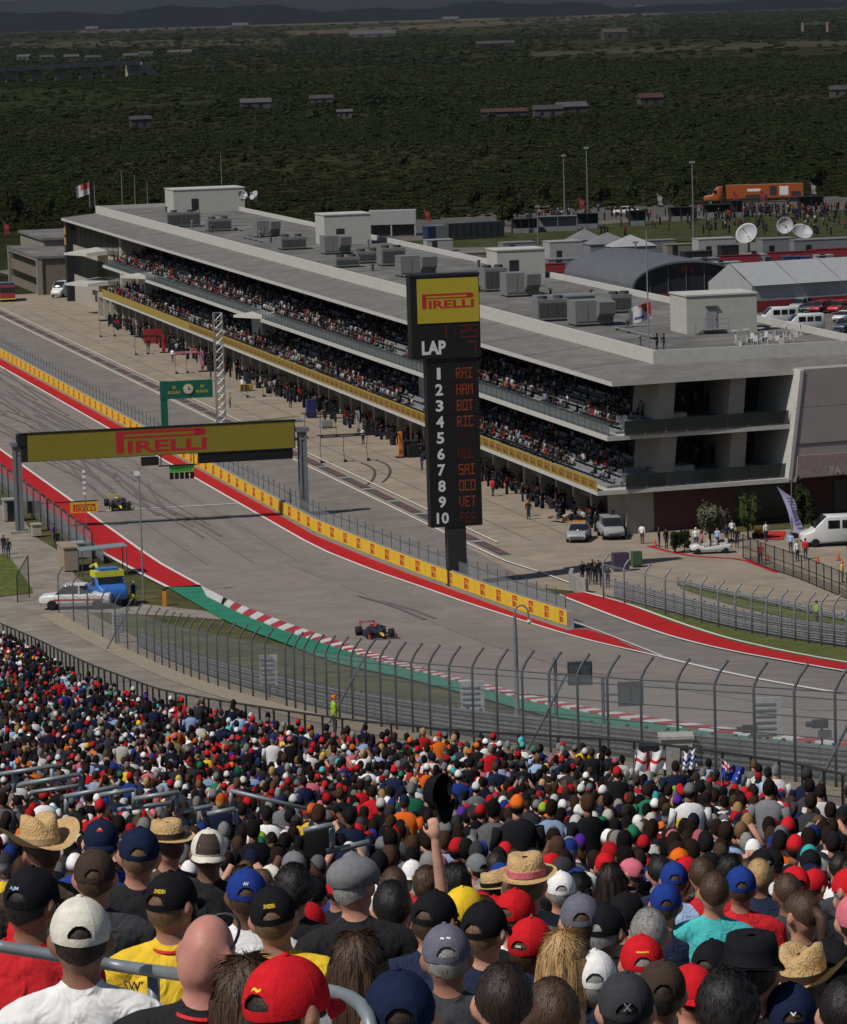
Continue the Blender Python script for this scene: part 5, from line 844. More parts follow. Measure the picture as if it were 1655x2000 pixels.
# long white hall on the far side, stalls and containers along the road
wh = thing('white_hall', 'long white flat-roofed canopy building beyond the middle of the roof', 'building', G(765, 462), -.03); MB().box(-4.5, 5.0, 0, 5, 2.4, 5.2).build('fascia', CWH, wh); MB().box(-4.2, 4.6, 1, 4.5, 0, 2.4).build('recess', DGL, wh)
for x in (-4.4, 0, 4.8): MB().box(x - .15, x + .15, .1, .5, 0, 2.4).build('pillar', CWH, wh)
ct = thing('long_container', 'dark green and grey trailer with a blue end by the lawn', 'container', G(878, 470), .42); MB().box(0, 12, 0, 2.5, .3, 3.3).build('side', M('container_green', (.02, .03, .03), .7), ct); MB().box(-2.8, -.1, 0, 2.5, .3, 3.1).build('grey_end', CGR, ct); MB().box(-4.6, -2.9, 0, 2.5, .3, 3.0).build('blue_end', paint('end_blue', (.012, .02, .06)), ct)
for k in range(8): MB().box(k * 1.5 + .05, k * 1.5 + .12, -.06, 0, .4, 3.2).build('rib', BLK, ct)
def stall(label, px, py, w, h, mat): r_ = thing('stall', label, 'stall', G(px, py), .05); MB().box(-w / 2, w / 2, 1.6, 2, 0, h).build('back', mat, r_); MB().box(-w / 2, w / 2, -.2, 2, h, h + .15).build('roof', mat, r_); [MB().box(x - .07, x + .07, -.1, .1, 0, h).build('pillar', mat, r_) for x in (-w / 2 + .1, 0, w / 2 - .1)]; MB().box(-w / 2 + .2, w / 2 - .2, -.1, .5, 0, 1.0).build('counter', CGR, r_)
SBL = M('stall_black', (.015, .015, .017), .7, var=.2)
for a in ((1018, 456, 3.6, 2.8, SBL, 'black stall at the left end of the row on the lawn'), (1042, 455, 2.0, 2.8, SBL, 'narrow black stall second in the row'), (1090, 452, 8, 3.0, CGR, 'wide grey merchandise stall with pale goods'), (1148, 447, 4.5, 3.0, SBL, 'black stall at the right end of the grey one'), (1246, 441, 3.4, 3.0, SBL, 'black and white kiosk below the pickup'), (1330, 432, 4.5, 2.8, SBL, 'dark stall left of the red lit one'), (1345, 430, 2.0, 2.6, TRED, 'small red fronted stall by the lamp pole'), (1405, 424, 6.5, 2.6, SBL, 'long black stall below the lorry cab'), (1440, 424, 2.5, 3.4, SBL, 'tall black kiosk below the trailer'), (1585, 412, 5.5, 3.0, SBL, 'dark stall below the trailer end')): stall(a[5], a[0], a[1], a[2], a[3], a[4])
POLE = M('lamp_pole', (.12, .12, .125), .6, .2)
for x, y0, y1, lab in ((1104, 305, 432, 'tall lamp mast left of its twin behind the lawn'), (1149, 290, 428, 'taller lamp mast right of its twin behind the lawn'), (1356, 318, 490, 'tall lamp mast left of the satellite dishes'), (1052, 404, 476, 'short street lamp with a side arm on the lawn'), (1243, 474, 520, 'twin short pole behind the arched hall')):
    p = G(x, y1); H = (y1 - y0) / (FPX / p[1]); r_ = thing('lamp_mast', lab, 'lamp post', p); MB().tube([(0, 0, 0), (0, 0, H)], [.22, .12], 7).build('mast', POLE, r_); MB().box(-.5, .5, -.25, .25, H - .1, H + .25).build('lamp_head', GALV, r_)
    if x == 1052: MB().tube([(0, 0, H - .1), (2.4, 0, H)], .09, 5).build('arm', POLE, r_)
def feather(label, px, py, h, col, mat2=None, w=.8, lean=.3, group=None, sc=1.0, txt=None):
    r_ = thing('feather_flag', label, 'flag', G(px, py), group=group); MB().tube([(0, 0, 0), (0, 0, h * .6), (lean * .4 - .3 * w, 0, h)], .035, 5).build('pole', GALV, r_)
    n = 12; m = MB(); L = [(-.02 * k, h * (.22 + .78 * k / n)) for k in range(n + 1)]; V = []
    for k, (x, z) in enumerate(L): t = k / n; wd = w * (1 - .85 * max(0, t - .75) / .25) * (.9 + .1 * math.sin(k)); V += [(x - lean * t * t * 1.2, .08 * math.sin(k * .9), z), (x + wd - lean * t * t * 1.2, .08 * math.sin(k * .9 + 1), z - .25 * w)]
    m.add(V, [(2 * k, 2 * k + 1, 2 * k + 3, 2 * k + 2) for k in range(n)]); sl_ = m.build('sail', col, r_, True)
    if txt:
        for k in range(9): z = h * (.32 + .052 * k); x = .30 - .02 * k - lean * ((z / h - .22) / .78) ** 2 * 1.2; MB().box(x, x + .42, -.13, -.12, z, z + .14).build('print_mark', mat2, r_)
FR = M('feather_red', (.22, .022, .03), .7); FW = M('feather_white', (.22, .215, .22), .7); FL = M('feather_lilac', (.36, .33, .47), .7)
for x, y, c, l in ((832, 437, FR, 'red banner right of the long white canopy building'), (1134, 414, FR, 'red banner between the two lamp masts'), (986, 428, FW, 'white and red banner left of the short street lamp'), (1286, 406, FW, 'white and red banner left of the lorry'), (1586, 384, FW, 'white and red banner behind the lorry trailer'), (1434, 402, FR, 'red banner in front of the lorry trailer'), (1487, 400, FR, 'second red banner in front of the trailer'), (10, 462, FR, 'red banner at the far left edge')): feather(l, x, y, 3.4, c, w=1.1, lean=.0)
feather('tall lilac and white feather banner outside the building end', 1547, 1066, 5.4, FL, M('feather_print', (.10, .08, .20), .7), 1.0, .95, txt=True)
# left annexe
pA = G(80, 577); uA, vA = UV(pA); an = thing('annexe', 'tan two-storey block with a grey flat roof left of the main building', 'building', S(uA, vA, 0), STR); AT = M('annexe_tan', (.14, .115, .09), .85, var=.07, scale=.3); AC = M('annexe_cream', (.19, .175, .145), .85, var=.06)
uB = UV(G(18, 553))[0] - uA; MB().box(0, 7.5, 0, uB, 0, 6.1).build('walls', AT, an); MB().box(-.5, 8, -.4, uB + .5, 6.1, 6.5).build('roof', ROOF, an)
for k, y in enumerate((0, uB - 1)): MB().box(-.5, .4, y - .3, y + .8, 0, 6.6).build('column', AC, an)
for z in (1.6, 4.6): MB().box(-.06, 0, 1.2, uB - 1.4, z, z + 1.1).build('window_band', DGL, an)
MB().box(-.4, -.1, 0, uB, 5.7, 6.1).build('beam', AC, an)
an2 = thing('annexe', 'lower grey roofed block just behind the tan annexe', 'building', S(uA + 30, vA + 5, 0), STR); MB().box(0, 9, 0, 30, 0, 7.6).build('walls', AC, an2); MB().box(-.4, 9.4, -.4, 30.4, 7.6, 8.0).build('roof', ROOF, an2)
# ================================================================== pit lane equipment
def boom(label, px, py, h, L, col, hoses=3):
    r_ = thing('pit_boom', label, 'pit equipment', G(px, py) + (0, 0, .06), STR); pc = paint('boom_' + label.split()[0], col, .5); MB().box(-.18, .18, -.18, .18, 0, h).build('pillar', pc, r_); MB().box(-.5, .6, -.4, .4, 0, .12).build('base', BLK, r_)
    for dy in (-.9, .9): MB().tube([(0, 0, h - .3), (-1.0, dy, h - .1), (-L, dy, h - .1)], .07, 5).build('arm', BLK if label[0] != 'p' else pc, r_)
    for k in range(hoses): x = -L + k * L / (hoses + .5); MB().tube([(x, -.9, h - .1), (x - .1, -.9, h * .5), (x, -1.1, .05), (x + 1.0, -1.3, .04)], .03, 4).build('hose', BLK, r_); MB().box(x - .15, x + .15, -1.4, -1.1, 0, .25).build('wheel_gun', BLK, r_)
    MB().box(.7, 1.9, -.6, .7, 0, 1.3).build('tool_cabinet', BLK, r_); return r_
boom('orange pit boom with long black arms left of the score tower', 783, 895, 2.7, 8.5, (.55, .15, .015)); boom('white pit boom behind the orange one', 700, 850, 2.6, 6, (.3, .3, .3)); boom('brown pit boom right of the lattice mast', 560, 772, 2.6, 5, (.25, .17, .05), 2); boom('pink pit boom in the middle of the pit lane', 396, 727, 2.7, 3.6, (.42, .15, .2), 2); boom('red pit boom in front of the red garage', 320, 690, 2.5, 4, (.38, .02, .02), 2); boom('grey pit boom farthest along the pit lane', 262, 655, 2.4, 5, (.2, .2, .2), 2)
def cab_box(label, px, py, w, d, h, col, name='cabinet', cat='cabinet'): r_ = thing(name, label, cat, G(px, py) + (0, 0, .06), STR); c_ = paint('cab_' + '_'.join('%d' % int(99 * x) for x in col), col, .5); MB().box(-w / 2, w / 2, 0, d, .12, h).build('case', c_, r_); MB().box(-w / 2 + .05, w / 2 - .05, -.03, 0, .25, h - .1).build('front_panel', c_, r_); [MB().lathe([(.06, -.03), (.06, .03)], 8, (x, d / 2, .06), 'y').build('castor', BLK, r_) for x in (-w / 2 + .1, w / 2 - .1)]; return r_
cab_box('tall dark blue cabinet beside the garages', 610, 818, 1.1, .9, 2.1, (.015, .02, .10)); cab_box('red screen panel at the red garage', 300, 672, 2.6, .3, 2.0, (.28, .02, .02)); cab_box('low red trolley at the red garage', 322, 680, 1.4, .8, .9, (.32, .02, .02), 'trolley', 'trolley'); cab_box('orange upright bollard case at the last garage', 1093, 985, .4, .4, 2.0, (.5, .13, .015)); cab_box('black tyre cabinet right of the orange boom', 803, 893, 1.4, 1.2, 1.6, (.012, .012, .013)); cab_box('grey crate beside the white pit boom', 640, 838, 1.2, 1, .9, (.2, .2, .2), 'crate', 'crate')
cab_box('purple cabinet behind the pit exit barrier', 1215, 1118, 1.3, .8, 1.5, (.05, .03, .07)); cab_box('green striped cabinet behind the pit exit fence', 1246, 1110, .8, .7, 1.3, (.05, .09, .04)); cab_box('narrow red post case near the orange boom', 722, 835, .4, .4, 1.7, (.30, .04, .02)); cab_box('yellow equipment case near the white stair block', 482, 765, 1.6, .8, .8, (.3, .22, .04), 'trolley', 'trolley')
rng2 = random.Random(5); _o = 'first second third fourth fifth sixth seventh eighth ninth tenth eleventh twelfth thirteenth fourteenth fifteenth sixteenth seventeenth eighteenth nineteenth'.split()
ORD_ = _o + ['twentieth'] + ['twenty-' + x for x in _o[:9]] + ['thirtieth'] + ['thirty-' + x for x in _o[:9]] + ['fortieth'] + ['forty-' + x for x in _o[:9]]
for k in range(44):                        # tyre stacks and trolleys in the garage mouths
    u = 10 + k * 6.3; v = rng2.uniform(-.6, 1.0); n = rng2.choice((2, 3, 4)); r_ = thing('tyre_stack', '%s-high black tyre stack, %s along the garages from the near corner' % ({2: 'two', 3: 'three', 4: 'four'}[n], ORD_[k]), 'tyres', S(u, v, .06), group='tyre stacks along the garages'); me = MATS and (bpy.data.meshes.get('tyre_piece') or MB().lathe([(.2, 0), (.31, .0), (.335, .06), (.335, .3), (.31, .36), (.2, .36)], 14).data('tyre_piece', TYRE))
    for q in range(n): put('tyre', me, r_, (rng2.uniform(-.03, .03), rng2.uniform(-.03, .03), .365 * q))
# ================================================================== things along the near fence
def sig(label, px, py, w, h, up):
    p = G(px, py); r_ = thing('signal_panel', label, 'signal panel', p); MB().tube([(0, .1, 0), (0, .1, up + h)], .06, 6).build('post', DGALV, r_); MB().box(-w / 2, w / 2, -.08, .08, up, up + h).build('panel', M('panel_pale', (.30, .31, .32), .6), r_)
    for k in range(6): MB().box(-w / 2 + .06, w / 2 - .2, -.12, -.08, up + .08 + k * (h - .1) / 6, up + .14 + k * (h - .1) / 6).build('rib', GALV, r_)
for x, y, w, h, u_, l in ((527, 1366, .9, 1.55, .7, 'pale ribbed signal panel on the grass at the left part of the fence'), (925, 1432, .95, 1.5, .6, 'pale ribbed signal panel in the middle of the fence'), (1500, 1478, .95, 1.35, .7, 'pale ribbed signal panel at the right part of the fence'), (232, 1258, .8, 1.5, .8, 'pale ribbed signal panel behind the pickup')): sig(l, x, y, w, h, u_)
for x, y, x2, d, l in ((1133, 1315, 1085, 165, 'dark grey speaker box on an arm at the ladder post'), (1232, 1355, 1178, 160, 'dark grey twin screen on an arm of the fence')):
    p = at_d(x, y, d); q = at_d(x2, y + 2, d); r_ = thing('arm_box', l, 'equipment box', (p[0], p[1], p[2] - .45)); MB().box(-.48, .48, -.15, .15, 0, .9).build('box', M('box_dark', (.03, .035, .04), .6), r_); MB().tube([(q[0] - p[0], 0, .45), (-.4, 0, .45)], .05, 5).build('arm', DGALV, r_); MB().box(-.42, -.02, -.17, -.15, .1, .8).box(.04, .42, -.17, -.15, .1, .8).build('grille', M('box_grille', (.05, .055, .06), .7), r_)
    MB().tube([(q[0] - p[0], 0, -3.1), (q[0] - p[0], 0, 1.1)], .07, 6).build('post', DGALV, r_)
def camhead(label, x, y, d): p = at_d(x, y, d); r_ = thing('tv_camera', label, 'camera', (p[0], p[1], p[2] - .25)); MB().box(-.3, .2, -.12, .12, .1, .35).build('body', BLK, r_); MB().lathe([(.08, -.5), (.1, -.3), (.1, -.25)], 10, (0, 0, .22), 'x').build('lens', BLK, r_); MB().tube([(0, 0, .1), (0, 0, -.7)], .04, 5).build('mount', BLK, r_); MB().box(-.1, .3, -.15, .15, -.2, .0).build('motor', DGALV, r_); p2 = G(x + 4, y + 120); MB().tube([(0, 0, -.7), (.1, 0, -2.2)], .05, 5).build('post', DGALV, r_)
camhead('black trackside camera on a pole left of the rightmost panel', 1468, 1422, 142); camhead('black trackside camera near the right edge', 1605, 1412, 132)
for x, y, d, l in ((748, 1386, 205, 'white hooded camera box left of the middle panel'), (968, 1406, 185, 'white hooded camera box right of the middle panel')): p = at_d(x, y, d); r_ = thing('camera_box', l, 'camera', (p[0], p[1], p[2] - .35)); MB().box(-.32, .32, -.3, .3, 0, .5, .08, .05).build('hood', CWH, r_); MB().tube([(0, 0, 0), (0, 0, -1.8)], .07, 5).build('post', DGALV, r_); MB().lathe([(.07, .3), (.09, .5)], 8, (0, 0, .22), 'x').build('lens', BLK, r_)
ks = thing('concrete_kiosk', 'pale concrete kiosk box between the fence and the crowd', 'kiosk', G(1322, 1512)); MB().box(-.5, .5, -.4, .4, 0, 1.2).build('walls', M('kiosk_concrete', (.30, .285, .265), .9, var=.15), ks); MB().box(-.56, .56, -.48, .48, 1.2, 1.3).build('roof', MATS['kiosk_concrete'], ks); MB().box(.1, .35, -.43, -.4, .5, 1.0).build('hatch', BLK, ks)
p = at_d(1012, 1440, 168); lpz = float(tz(168)); lt = thing('street_lamp', 'grey gooseneck lamp post standing in front of the fence', 'lamp post', (p[0], 168, lpz)); topz = at_d(1000, 1185, 168)[2] - lpz; MB().tube([(0, 0, 0), (0, 0, topz - 1.1), (0, 0, topz - .4)], [.11, .085, .06], 8).build('column', STEEL, lt)
MB().tube([(0, 0, topz - .5)] + [(.27 - .27 * math.cos(a), 0, topz - .3 + .35 * math.sin(a)) for a in np.linspace(0, math.pi, 8)] + [(.56, 0, topz - .55)], .035, 6).build('neck', STEEL, lt); MB().ell((.56, 0, topz - .62), (.1, .1, .09), 10, 6).build('lamp_globe', LAMP, lt)
tl = thing('thin_pole', 'thin grey pole between pickup and orange post', 'pole', G(281, 1172)); MB().tube([(0, 0, 0), (0, 0, 10.5)], [.08, .05], 6).build('shaft', GALV, tl); MB().box(-.4, .1, -.15, .15, 9.9, 10.2).build('camera', WHITE, tl)
# marshal post on the left
sh = thing('marshal_shelter', 'grey flat canopy shelter on posts at the marshal post', 'shelter', G(205, 1128), STR); MB().hexa([(-1.9, 0, 2.25), (2.0, 0, 2.45), (2.0, 2.4, 2.45), (-1.9, 2.4, 2.25)], [(-1.9, 0, 2.33), (2.0, 0, 2.53), (2.0, 2.4, 2.53), (-1.9, 2.4, 2.33)]).build('canopy', M('shelter_roof', (.17, .20, .21), .6), sh)
for x in (-1.8, 1.9):
    for y in (.1, 2.3): MB().tube([(x, y, 0), (x, y, 2.3)], .05, 5).build('pillar', DGALV, sh)
cabin('tan slatted hut at the end of the marshal shelter', 141, 1118, 1.2, 4, 2.0, M('hut_tan', (.25, .20, .15), .85, var=.15), 'hut', cat='hut', door=False); cabin('white equipment box behind the shelter', 163, 1092, 1.5, 1.4, 1.3, CWH, 'box', cat='box', door=False); cabin('white toilet cabin left of the gantry post', 24, 1020, 1.35, 1.4, 2.0, CWH, 'toilet_cabin', cat='cabin'); cabin('low cream box at the foot of the gantry post', 73, 1050, .8, .8, 1.1, M('cream_box', (.32, .29, .23), .8), 'box', cat='box', door=False)
op = thing('orange_post', 'orange marker post at the end of the marshal opening', 'post', G(322, 1183)); MB().box(-.16, .16, -.16, .16, 0, 1.25).build('shaft', paint('post_orange', (.5, .19, .02)), op); MB().box(-.2, .2, -.2, .2, 1.25, 1.32).build('cap', BLK, op)
mo = thing('motorcycle', 'yellow and black motorcycle beside the marshals', 'motorcycle', G(254, 1184)); MB().loft([rrect(x, hw, a, b, .06) for x, hw, a, b in ((-.7, .1, .65, .8), (-.1, .16, .45, .85), (.35, .14, .5, .95), (.6, .1, .6, .9))]).build('body', LIME, mo, True); MB().tube([(.45, 0, .95), (.7, 0, .3)], .04, 5).tube([(.42, -.3, 1.05), (.42, .3, 1.05)], .025, 5).build('fork', BLK, mo); [MB().lathe([(.2, -.06), (.32, -.05), (.32, .05), (.2, .06)], 14, (x, 0, .32), 'y').build('wheel', TYRE, mo) for x in (-.65, .7)]; on_slope(mo, G(254, 1184) + (0, 0, .05), (.6, -.8))
gt = thing('steel_gate', 'dark mesh gate leaf standing open by the grass corner', 'gate', G(40, 1175)); q0, q1 = G(35, 1178), G(58, 1168); MB().tube([q0, q0 + (0, 0, 2.2), q1 + (0, 0, 3.4), q1], .05, 5).build('frame', BLKF, gt, world=True); MB().add([q0, q1, q1 + (0, 0, 3.3), q0 + (0, 0, 2.1)], [(0, 1, 2, 3)]).build('mesh', MESHB, gt, world=True)
# fences by the paddock entry
bl = [G(x, y) for x, y in ((1452, 1092), (1500, 1112), (1560, 1132), (1655, 1172), (1740, 1205))]; P_ = resample(bl, 2.2); pf = thing('paddock_fence', 'black railing fence at the paddock entrance', 'fence', P_[0])
for z in (.15, 1.05, 2.0): MB().tube([p + (0, 0, z) for p in P_], .035, 5).build('rail', BLKF, pf, world=True)
pm3 = MB().box(-.04, .04, -.04, .04, 0, 2.1).data('post', BLKF); [put('post', pm3, pf, p - P_[0]) for p in P_]; sheet(list(P_), .1, 2.0).build('mesh_infill', MESHB, pf, world=True)
cp_ = drape('red_carpet', [G(1490, 1040), G(1535, 1040), G(1530, 1056), G(1484, 1056)], .12, M('carpet_red', (.40, .02, .02), .9), 3); tag(cp_, kind='structure')
rk = ribbon('red_edge', resample([G(1268, 1068), G(1310, 1080), G(1355, 1088), G(1452, 1094), G(1520, 1120)], 2), .5, .09, RED)
for k, (x, y) in enumerate(((1500, 1096), (1598, 1102), (1638, 1096), (1280, 1068))): cn = thing('traffic_cone', ['orange cone by the seated person', 'orange cone right of the feather banner', 'orange cone near the yellow vest', 'orange cone near the silver estate'][k], 'cone', G(x, y) + (0, 0, .07)); MB().lathe([(.17, .03), (.03, .62)], 10).build('cone', paint('cone_orange', (.55, .08, .02)), cn); MB().box(-.2, .2, -.2, .2, 0, .04).build('base', BLK, cn)
OLV = M('olive_leaf', (.085, .085, .055), .9, var=.35, scale=1.5, spec=.05); GLF = M('garden_leaf', (.035, .05, .016), .9, var=.35, scale=1.5, spec=.05)
tree('grey green olive tree in front of the building end', G(1388, 1062), tree_data(71, OLV, 1.75, 3.5, 900, .13, .14), 1.0, h=3.5); tree('slim leafy green tree right of the olive', G(1463, 1056), tree_data(72, GLF, .95, 4.0, 700, .13, .12), 1.0, h=4.0); tree('dark leafy tree behind the feather banner', G(1568, 1048), tree_data(73, LEAFD[1], 1.3, 4.4, 700, .14, .12), 1.0, h=4.4)
for k, (x, y) in enumerate(((1338, 1078), (1320, 1082))): tree(['round dark shrub left of the golf cart', 'smaller dark shrub by the red edge'][k], G(x, y), tree_data(80 + k, LEAFD[1], .8, 1.9, 400, .1, .06), 1.0, h=1.9)
for x in (1483, 1560, 1600): pl = thing('flower_planter', {1483: 'orange flowers below the slim tree', 1560: 'orange flowers right of the red carpet', 1600: 'orange flowers behind the white van'}[x], 'planter', G(x, 1052)); MB().box(-.6, .6, -.25, .25, 0, .5).build('trough', BLK, pl); put('flowers', crown_mesh('flowers', .55, .5, 160, .05, x, M('flower_orange', (.5, .15, .02), .8)), pl, (0, 0, .35)); put('leaves', crown_mesh('leaves', .6, .45, 160, .06, x + 1, GLF), pl, (0, 0, .3))
# ================================================================== people
def skin_mat():
    m = M('skin', obj=True, rough=.55, var=.06, scale=6, spec=.3); nt = m.node_tree; b = nt.nodes['Principled BSDF']
    oi = nt.nodes.new('ShaderNodeObjectInfo'); cr = nt.nodes.new('ShaderNodeValToRGB'); el = cr.color_ramp.elements; el[0].position = 0; el[0].color = (.50, .27, .19, 1); el[1].position = 1; el[1].color = (.10, .05, .03, 1)
    e = el.new(.55); e.color = (.42, .21, .14, 1); e = el.new(.82); e.color = (.27, .13, .08, 1)
    nt.links.new(oi.outputs['Random'], cr.inputs[0]); nt.links.new(cr.outputs[0], b.inputs['Base Color']); return m
SKIN = skin_mat(); SHIRT = M('shirt_cloth', obj=True, rough=.85, var=.12, scale=5, bump=.5, bscale=11, spec=.1); PANTS = M('trousers', (.03, .035, .05), .85, var=.2, scale=4); SHOE = M('shoes', (.03, .03, .03), .7); EYE = M('eye_dark', (.02, .015, .012), .3); LIP = M('lips', (.30, .11, .09), .5)
def body_mat():
    m = bpy.data.materials.new('skin_and_shirt'); m.use_nodes = True; nt = m.node_tree; b = nt.nodes['Principled BSDF']; L = nt.links; b.inputs['Specular IOR Level'].default_value = .25
    at = nt.nodes.new('ShaderNodeAttribute'); at.attribute_name = 'cloth'; tc = nt.nodes.new('ShaderNodeTexCoord'); gt_ = nt.nodes.new('ShaderNodeMath'); gt_.operation = 'GREATER_THAN'; gt_.inputs[1].default_value = 0.; L.new(at.outputs['Fac'], gt_.inputs[0])
    oi = nt.nodes.new('ShaderNodeObjectInfo'); cr = nt.nodes.new('ShaderNodeValToRGB'); el = cr.color_ramp.elements; el[0].color = (.50, .27, .19, 1); el[1].color = (.12, .06, .04, 1)
    for q, c in ((.5, (.44, .21, .145, 1)), (.8, (.33, .16, .105, 1))): e = el.new(q); e.color = c
    L.new(oi.outputs['Random'], cr.inputs[0]); mx = nt.nodes.new('ShaderNodeMix'); mx.data_type = 'RGBA'; L.new(gt_.outputs[0], mx.inputs[0]); L.new(cr.outputs[0], mx.inputs[6])
    n = nt.nodes.new('ShaderNodeTexNoise'); n.inputs['Scale'].default_value = 7; n.inputs['Detail'].default_value = 5; L.new(tc.outputs['Object'], n.inputs['Vector']); mr = nt.nodes.new('ShaderNodeMapRange'); mr.inputs[1].default_value = .3; mr.inputs[2].default_value = .7; mr.inputs[3].default_value = .82; mr.inputs[4].default_value = 1.15; L.new(n.outputs[0], mr.inputs[0])
    L.new(oi.outputs['Color'], mx.inputs[7]); sc = nt.nodes.new('ShaderNodeVectorMath'); sc.operation = 'SCALE'; L.new(mx.outputs[2], sc.inputs[0]); L.new(mr.outputs[0], sc.inputs['Scale']); L.new(sc.outputs[0], b.inputs['Base Color'])
    rr = nt.nodes.new('ShaderNodeMapRange'); rr.inputs[3].default_value = .48; rr.inputs[4].default_value = .9; L.new(gt_.outputs[0], rr.inputs[0]); L.new(rr.outputs[0], b.inputs['Roughness'])
    w = nt.nodes.new('ShaderNodeTexNoise'); w.inputs['Scale'].default_value = 9; w.inputs['Detail'].default_value = 2; w.inputs['Distortion'].default_value = 1.2; L.new(tc.outputs['Object'], w.inputs['Vector']); mu = nt.nodes.new('ShaderNodeMath'); mu.operation = 'MULTIPLY'; L.new(w.outputs[0], mu.inputs[0]); ad = nt.nodes.new('ShaderNodeMath'); ad.operation = 'ADD'; ad.inputs[1].default_value = .12; L.new(gt_.outputs[0], ad.inputs[0]); L.new(ad.outputs[0], mu.inputs[1])
    bp = nt.nodes.new('ShaderNodeBump'); bp.inputs['Strength'].default_value = .8; bp.inputs['Distance'].default_value = .03; L.new(mu.outputs[0], bp.inputs['Height']); L.new(bp.outputs[0], b.inputs['Normal']); return m
BODYM = body_mat(); CAPM = M('cap_cloth', obj=True, rough=.92, var=.13, scale=12, bump=.14, bscale=130, spec=.04); HAIR = M('hair', obj=True, rough=.5, var=.45, scale=16, bump=.25, bscale=45, spec=.35); STRAW = M('straw', (.50, .33, .15), .8, var=.16, scale=14, bump=.7, bscale=90)
def strand(m):                             # stretch the noise down the hair
    nt = m.node_tree
    for n_ in [n for n in nt.nodes if n.type == 'TEX_NOISE']:
        mp = nt.nodes.new('ShaderNodeMapping'); mp.inputs['Scale'].default_value = (6, 6, .5); l = n_.inputs['Vector'].links[0]; nt.links.new(l.from_socket, mp.inputs[0]); nt.links.new(mp.outputs[0], n_.inputs['Vector'])
strand(HAIR)
HEADZ = {'sit': 1.235, 'stand': 1.62}
def body_mesh(name, base, arms='down', yaw=0., sleeve='short', voxel=.0145, wave=False):
    dz = HEADZ[base] - 1.235; P = []       # (kind, a, b, ra, rb, tag): 0 skin, 1 shirt, 2 trousers, 3 shoes
    E = lambda c, r, t: P.append(('e', np.array(c, float), np.array(r, float), t)); C = lambda a, b, ra, rb, t: P.append(('c', np.array(a, float), np.array(b, float), ra, rb, t))
    fs = 1 if sleeve == 'long' else 0
    E((0, -.02, .90 + dz), (.185, .12, .21), 1); E((0, -.01, .68 + dz), (.165, .125, .2), 1); C((-.16, -.025, 1.005 + dz), (.16, -.025, 1.005 + dz), .07, .07, 1); C((-.07, -.02, 1.05 + dz), (.07, -.02, 1.05 + dz), .05, .05, 1)
    C((0, -.015, 1.03 + dz), (0, -.006, 1.17 + dz), .062, .058, 0)
    for s_ in (-1, 1): C((s_ * .04, -.02, 1.07 + dz), (s_ * .17, -.025, 1.02 + dz), .045, .055, 1)
    cy, sy = math.cos(yaw), math.sin(yaw); R = lambda x, y: (x * cy - y * sy, x * sy + y * cy); hz = 1.235 + dz
    E((*R(0, .0), hz + .01), (.077, .096, .108), 0); E((*R(0, -.022), hz - .028), (.071, .076, .078), 0); E((*R(0, .035), hz - .06), (.056, .062, .052), 0); E((*R(0, .108), hz - .015), (.013, .02, .024), 0); E((*R(0, .088), hz + .018), (.045, .018, .012), 0)
    for s_ in (-1, 1): E((*R(s_ * .086, -.008), hz - .005), (.017, .030, .040), 0)
    for s_ in (-1, 1):
        if base == 'sit': C((s_ * .09, 0, .53), (s_ * .13, .42, .5), .09, .068, 2); C((s_ * .13, .42, .5), (s_ * .13, .45, .1), .062, .042, 2); E((s_ * .13, .5, .05), (.045, .12, .05), 3)
        else: C((s_ * .085, 0, .92), (s_ * .1, .02, .5), .095, .065, 2); C((s_ * .1, .02, .5), (s_ * .1, -.02, .1), .06, .042, 2); E((s_ * .1, .05, .05), (.045, .12, .05), 3)
        sh = np.array([s_ * .205, -.02, .99 + dz])
        if wave and s_ == 1: el, wr = sh + (.09, .02, .22), sh + (.06, .0, .53)
        elif arms == 'phone': el, wr = sh + (s_ * .05, .2, -.16), np.array([s_ * .06, .3, hz - .03])
        elif arms == 'lap': el, wr = sh + (s_ * .055, .03, -.27), np.array([s_ * .1, .25, .64 + dz])
        else: el, wr = sh + (s_ * .06, -.02, -.29), sh + (s_ * .04, .06, -.53)
        md = sh + (el - sh) * .75; C(sh, md, .062, .052, 1); C(md, el, .05, .043, fs); C(el, wr, .043, .029, fs); d = (wr - el) / np.linalg.norm(wr - el)
        pc = wr + d * .055; E(pc, (.032, .032, .045) if not wave or s_ < 0 else (.042, .026, .048), 0); sd = np.cross(d, (0, 1, 0)); sd = sd / (np.linalg.norm(sd) + 1e-6); fw_ = np.cross(sd, d)
        if voxel < .011 or True:
            for k in range(4): b0 = pc + d * .04 + sd * (k - 1.5) * .019; k1 = b0 + d * (.03, .036, .034, .026)[k] + fw_ * .012; k2 = k1 + d * .008 + fw_ * .03; C(b0, k1, .0095, .009, 0); C(k1, k2, .009, .008, 0)
            b0 = pc - d * .01 + sd * .03; C(b0, b0 + sd * .03 + d * .025 + fw_ * .01, .011, .010, 0); C(b0 + sd * .03 + d * .025 + fw_ * .01, b0 + sd * .03 + d * .055 + fw_ * .025, .010, .008, 0)
    m = MB()
    for q in P:
        if q[0] == 'e': m.ell(q[1], q[2], 14, 10)
        else:
            a, b, ra, rb = q[1:5]; n = max(2, int(np.linalg.norm(b - a) / .05)); d = (b - a) / (np.linalg.norm(b - a) + 1e-9)
            ts = [(-ra, .25), (-ra * .8, .6), (-ra * .45, .9), (0, 1)]; m.tube([a + d * t for t, _ in ts] + [a + (b - a) * k / n for k in range(1, n)] + [b, b + d * rb * .45, b + d * rb * .8, b + d * rb], [ra * k for _, k in ts] + [ra + (rb - ra) * k / n for k in range(1, n)] + [rb, rb * .9, rb * .6, rb * .2], 10)
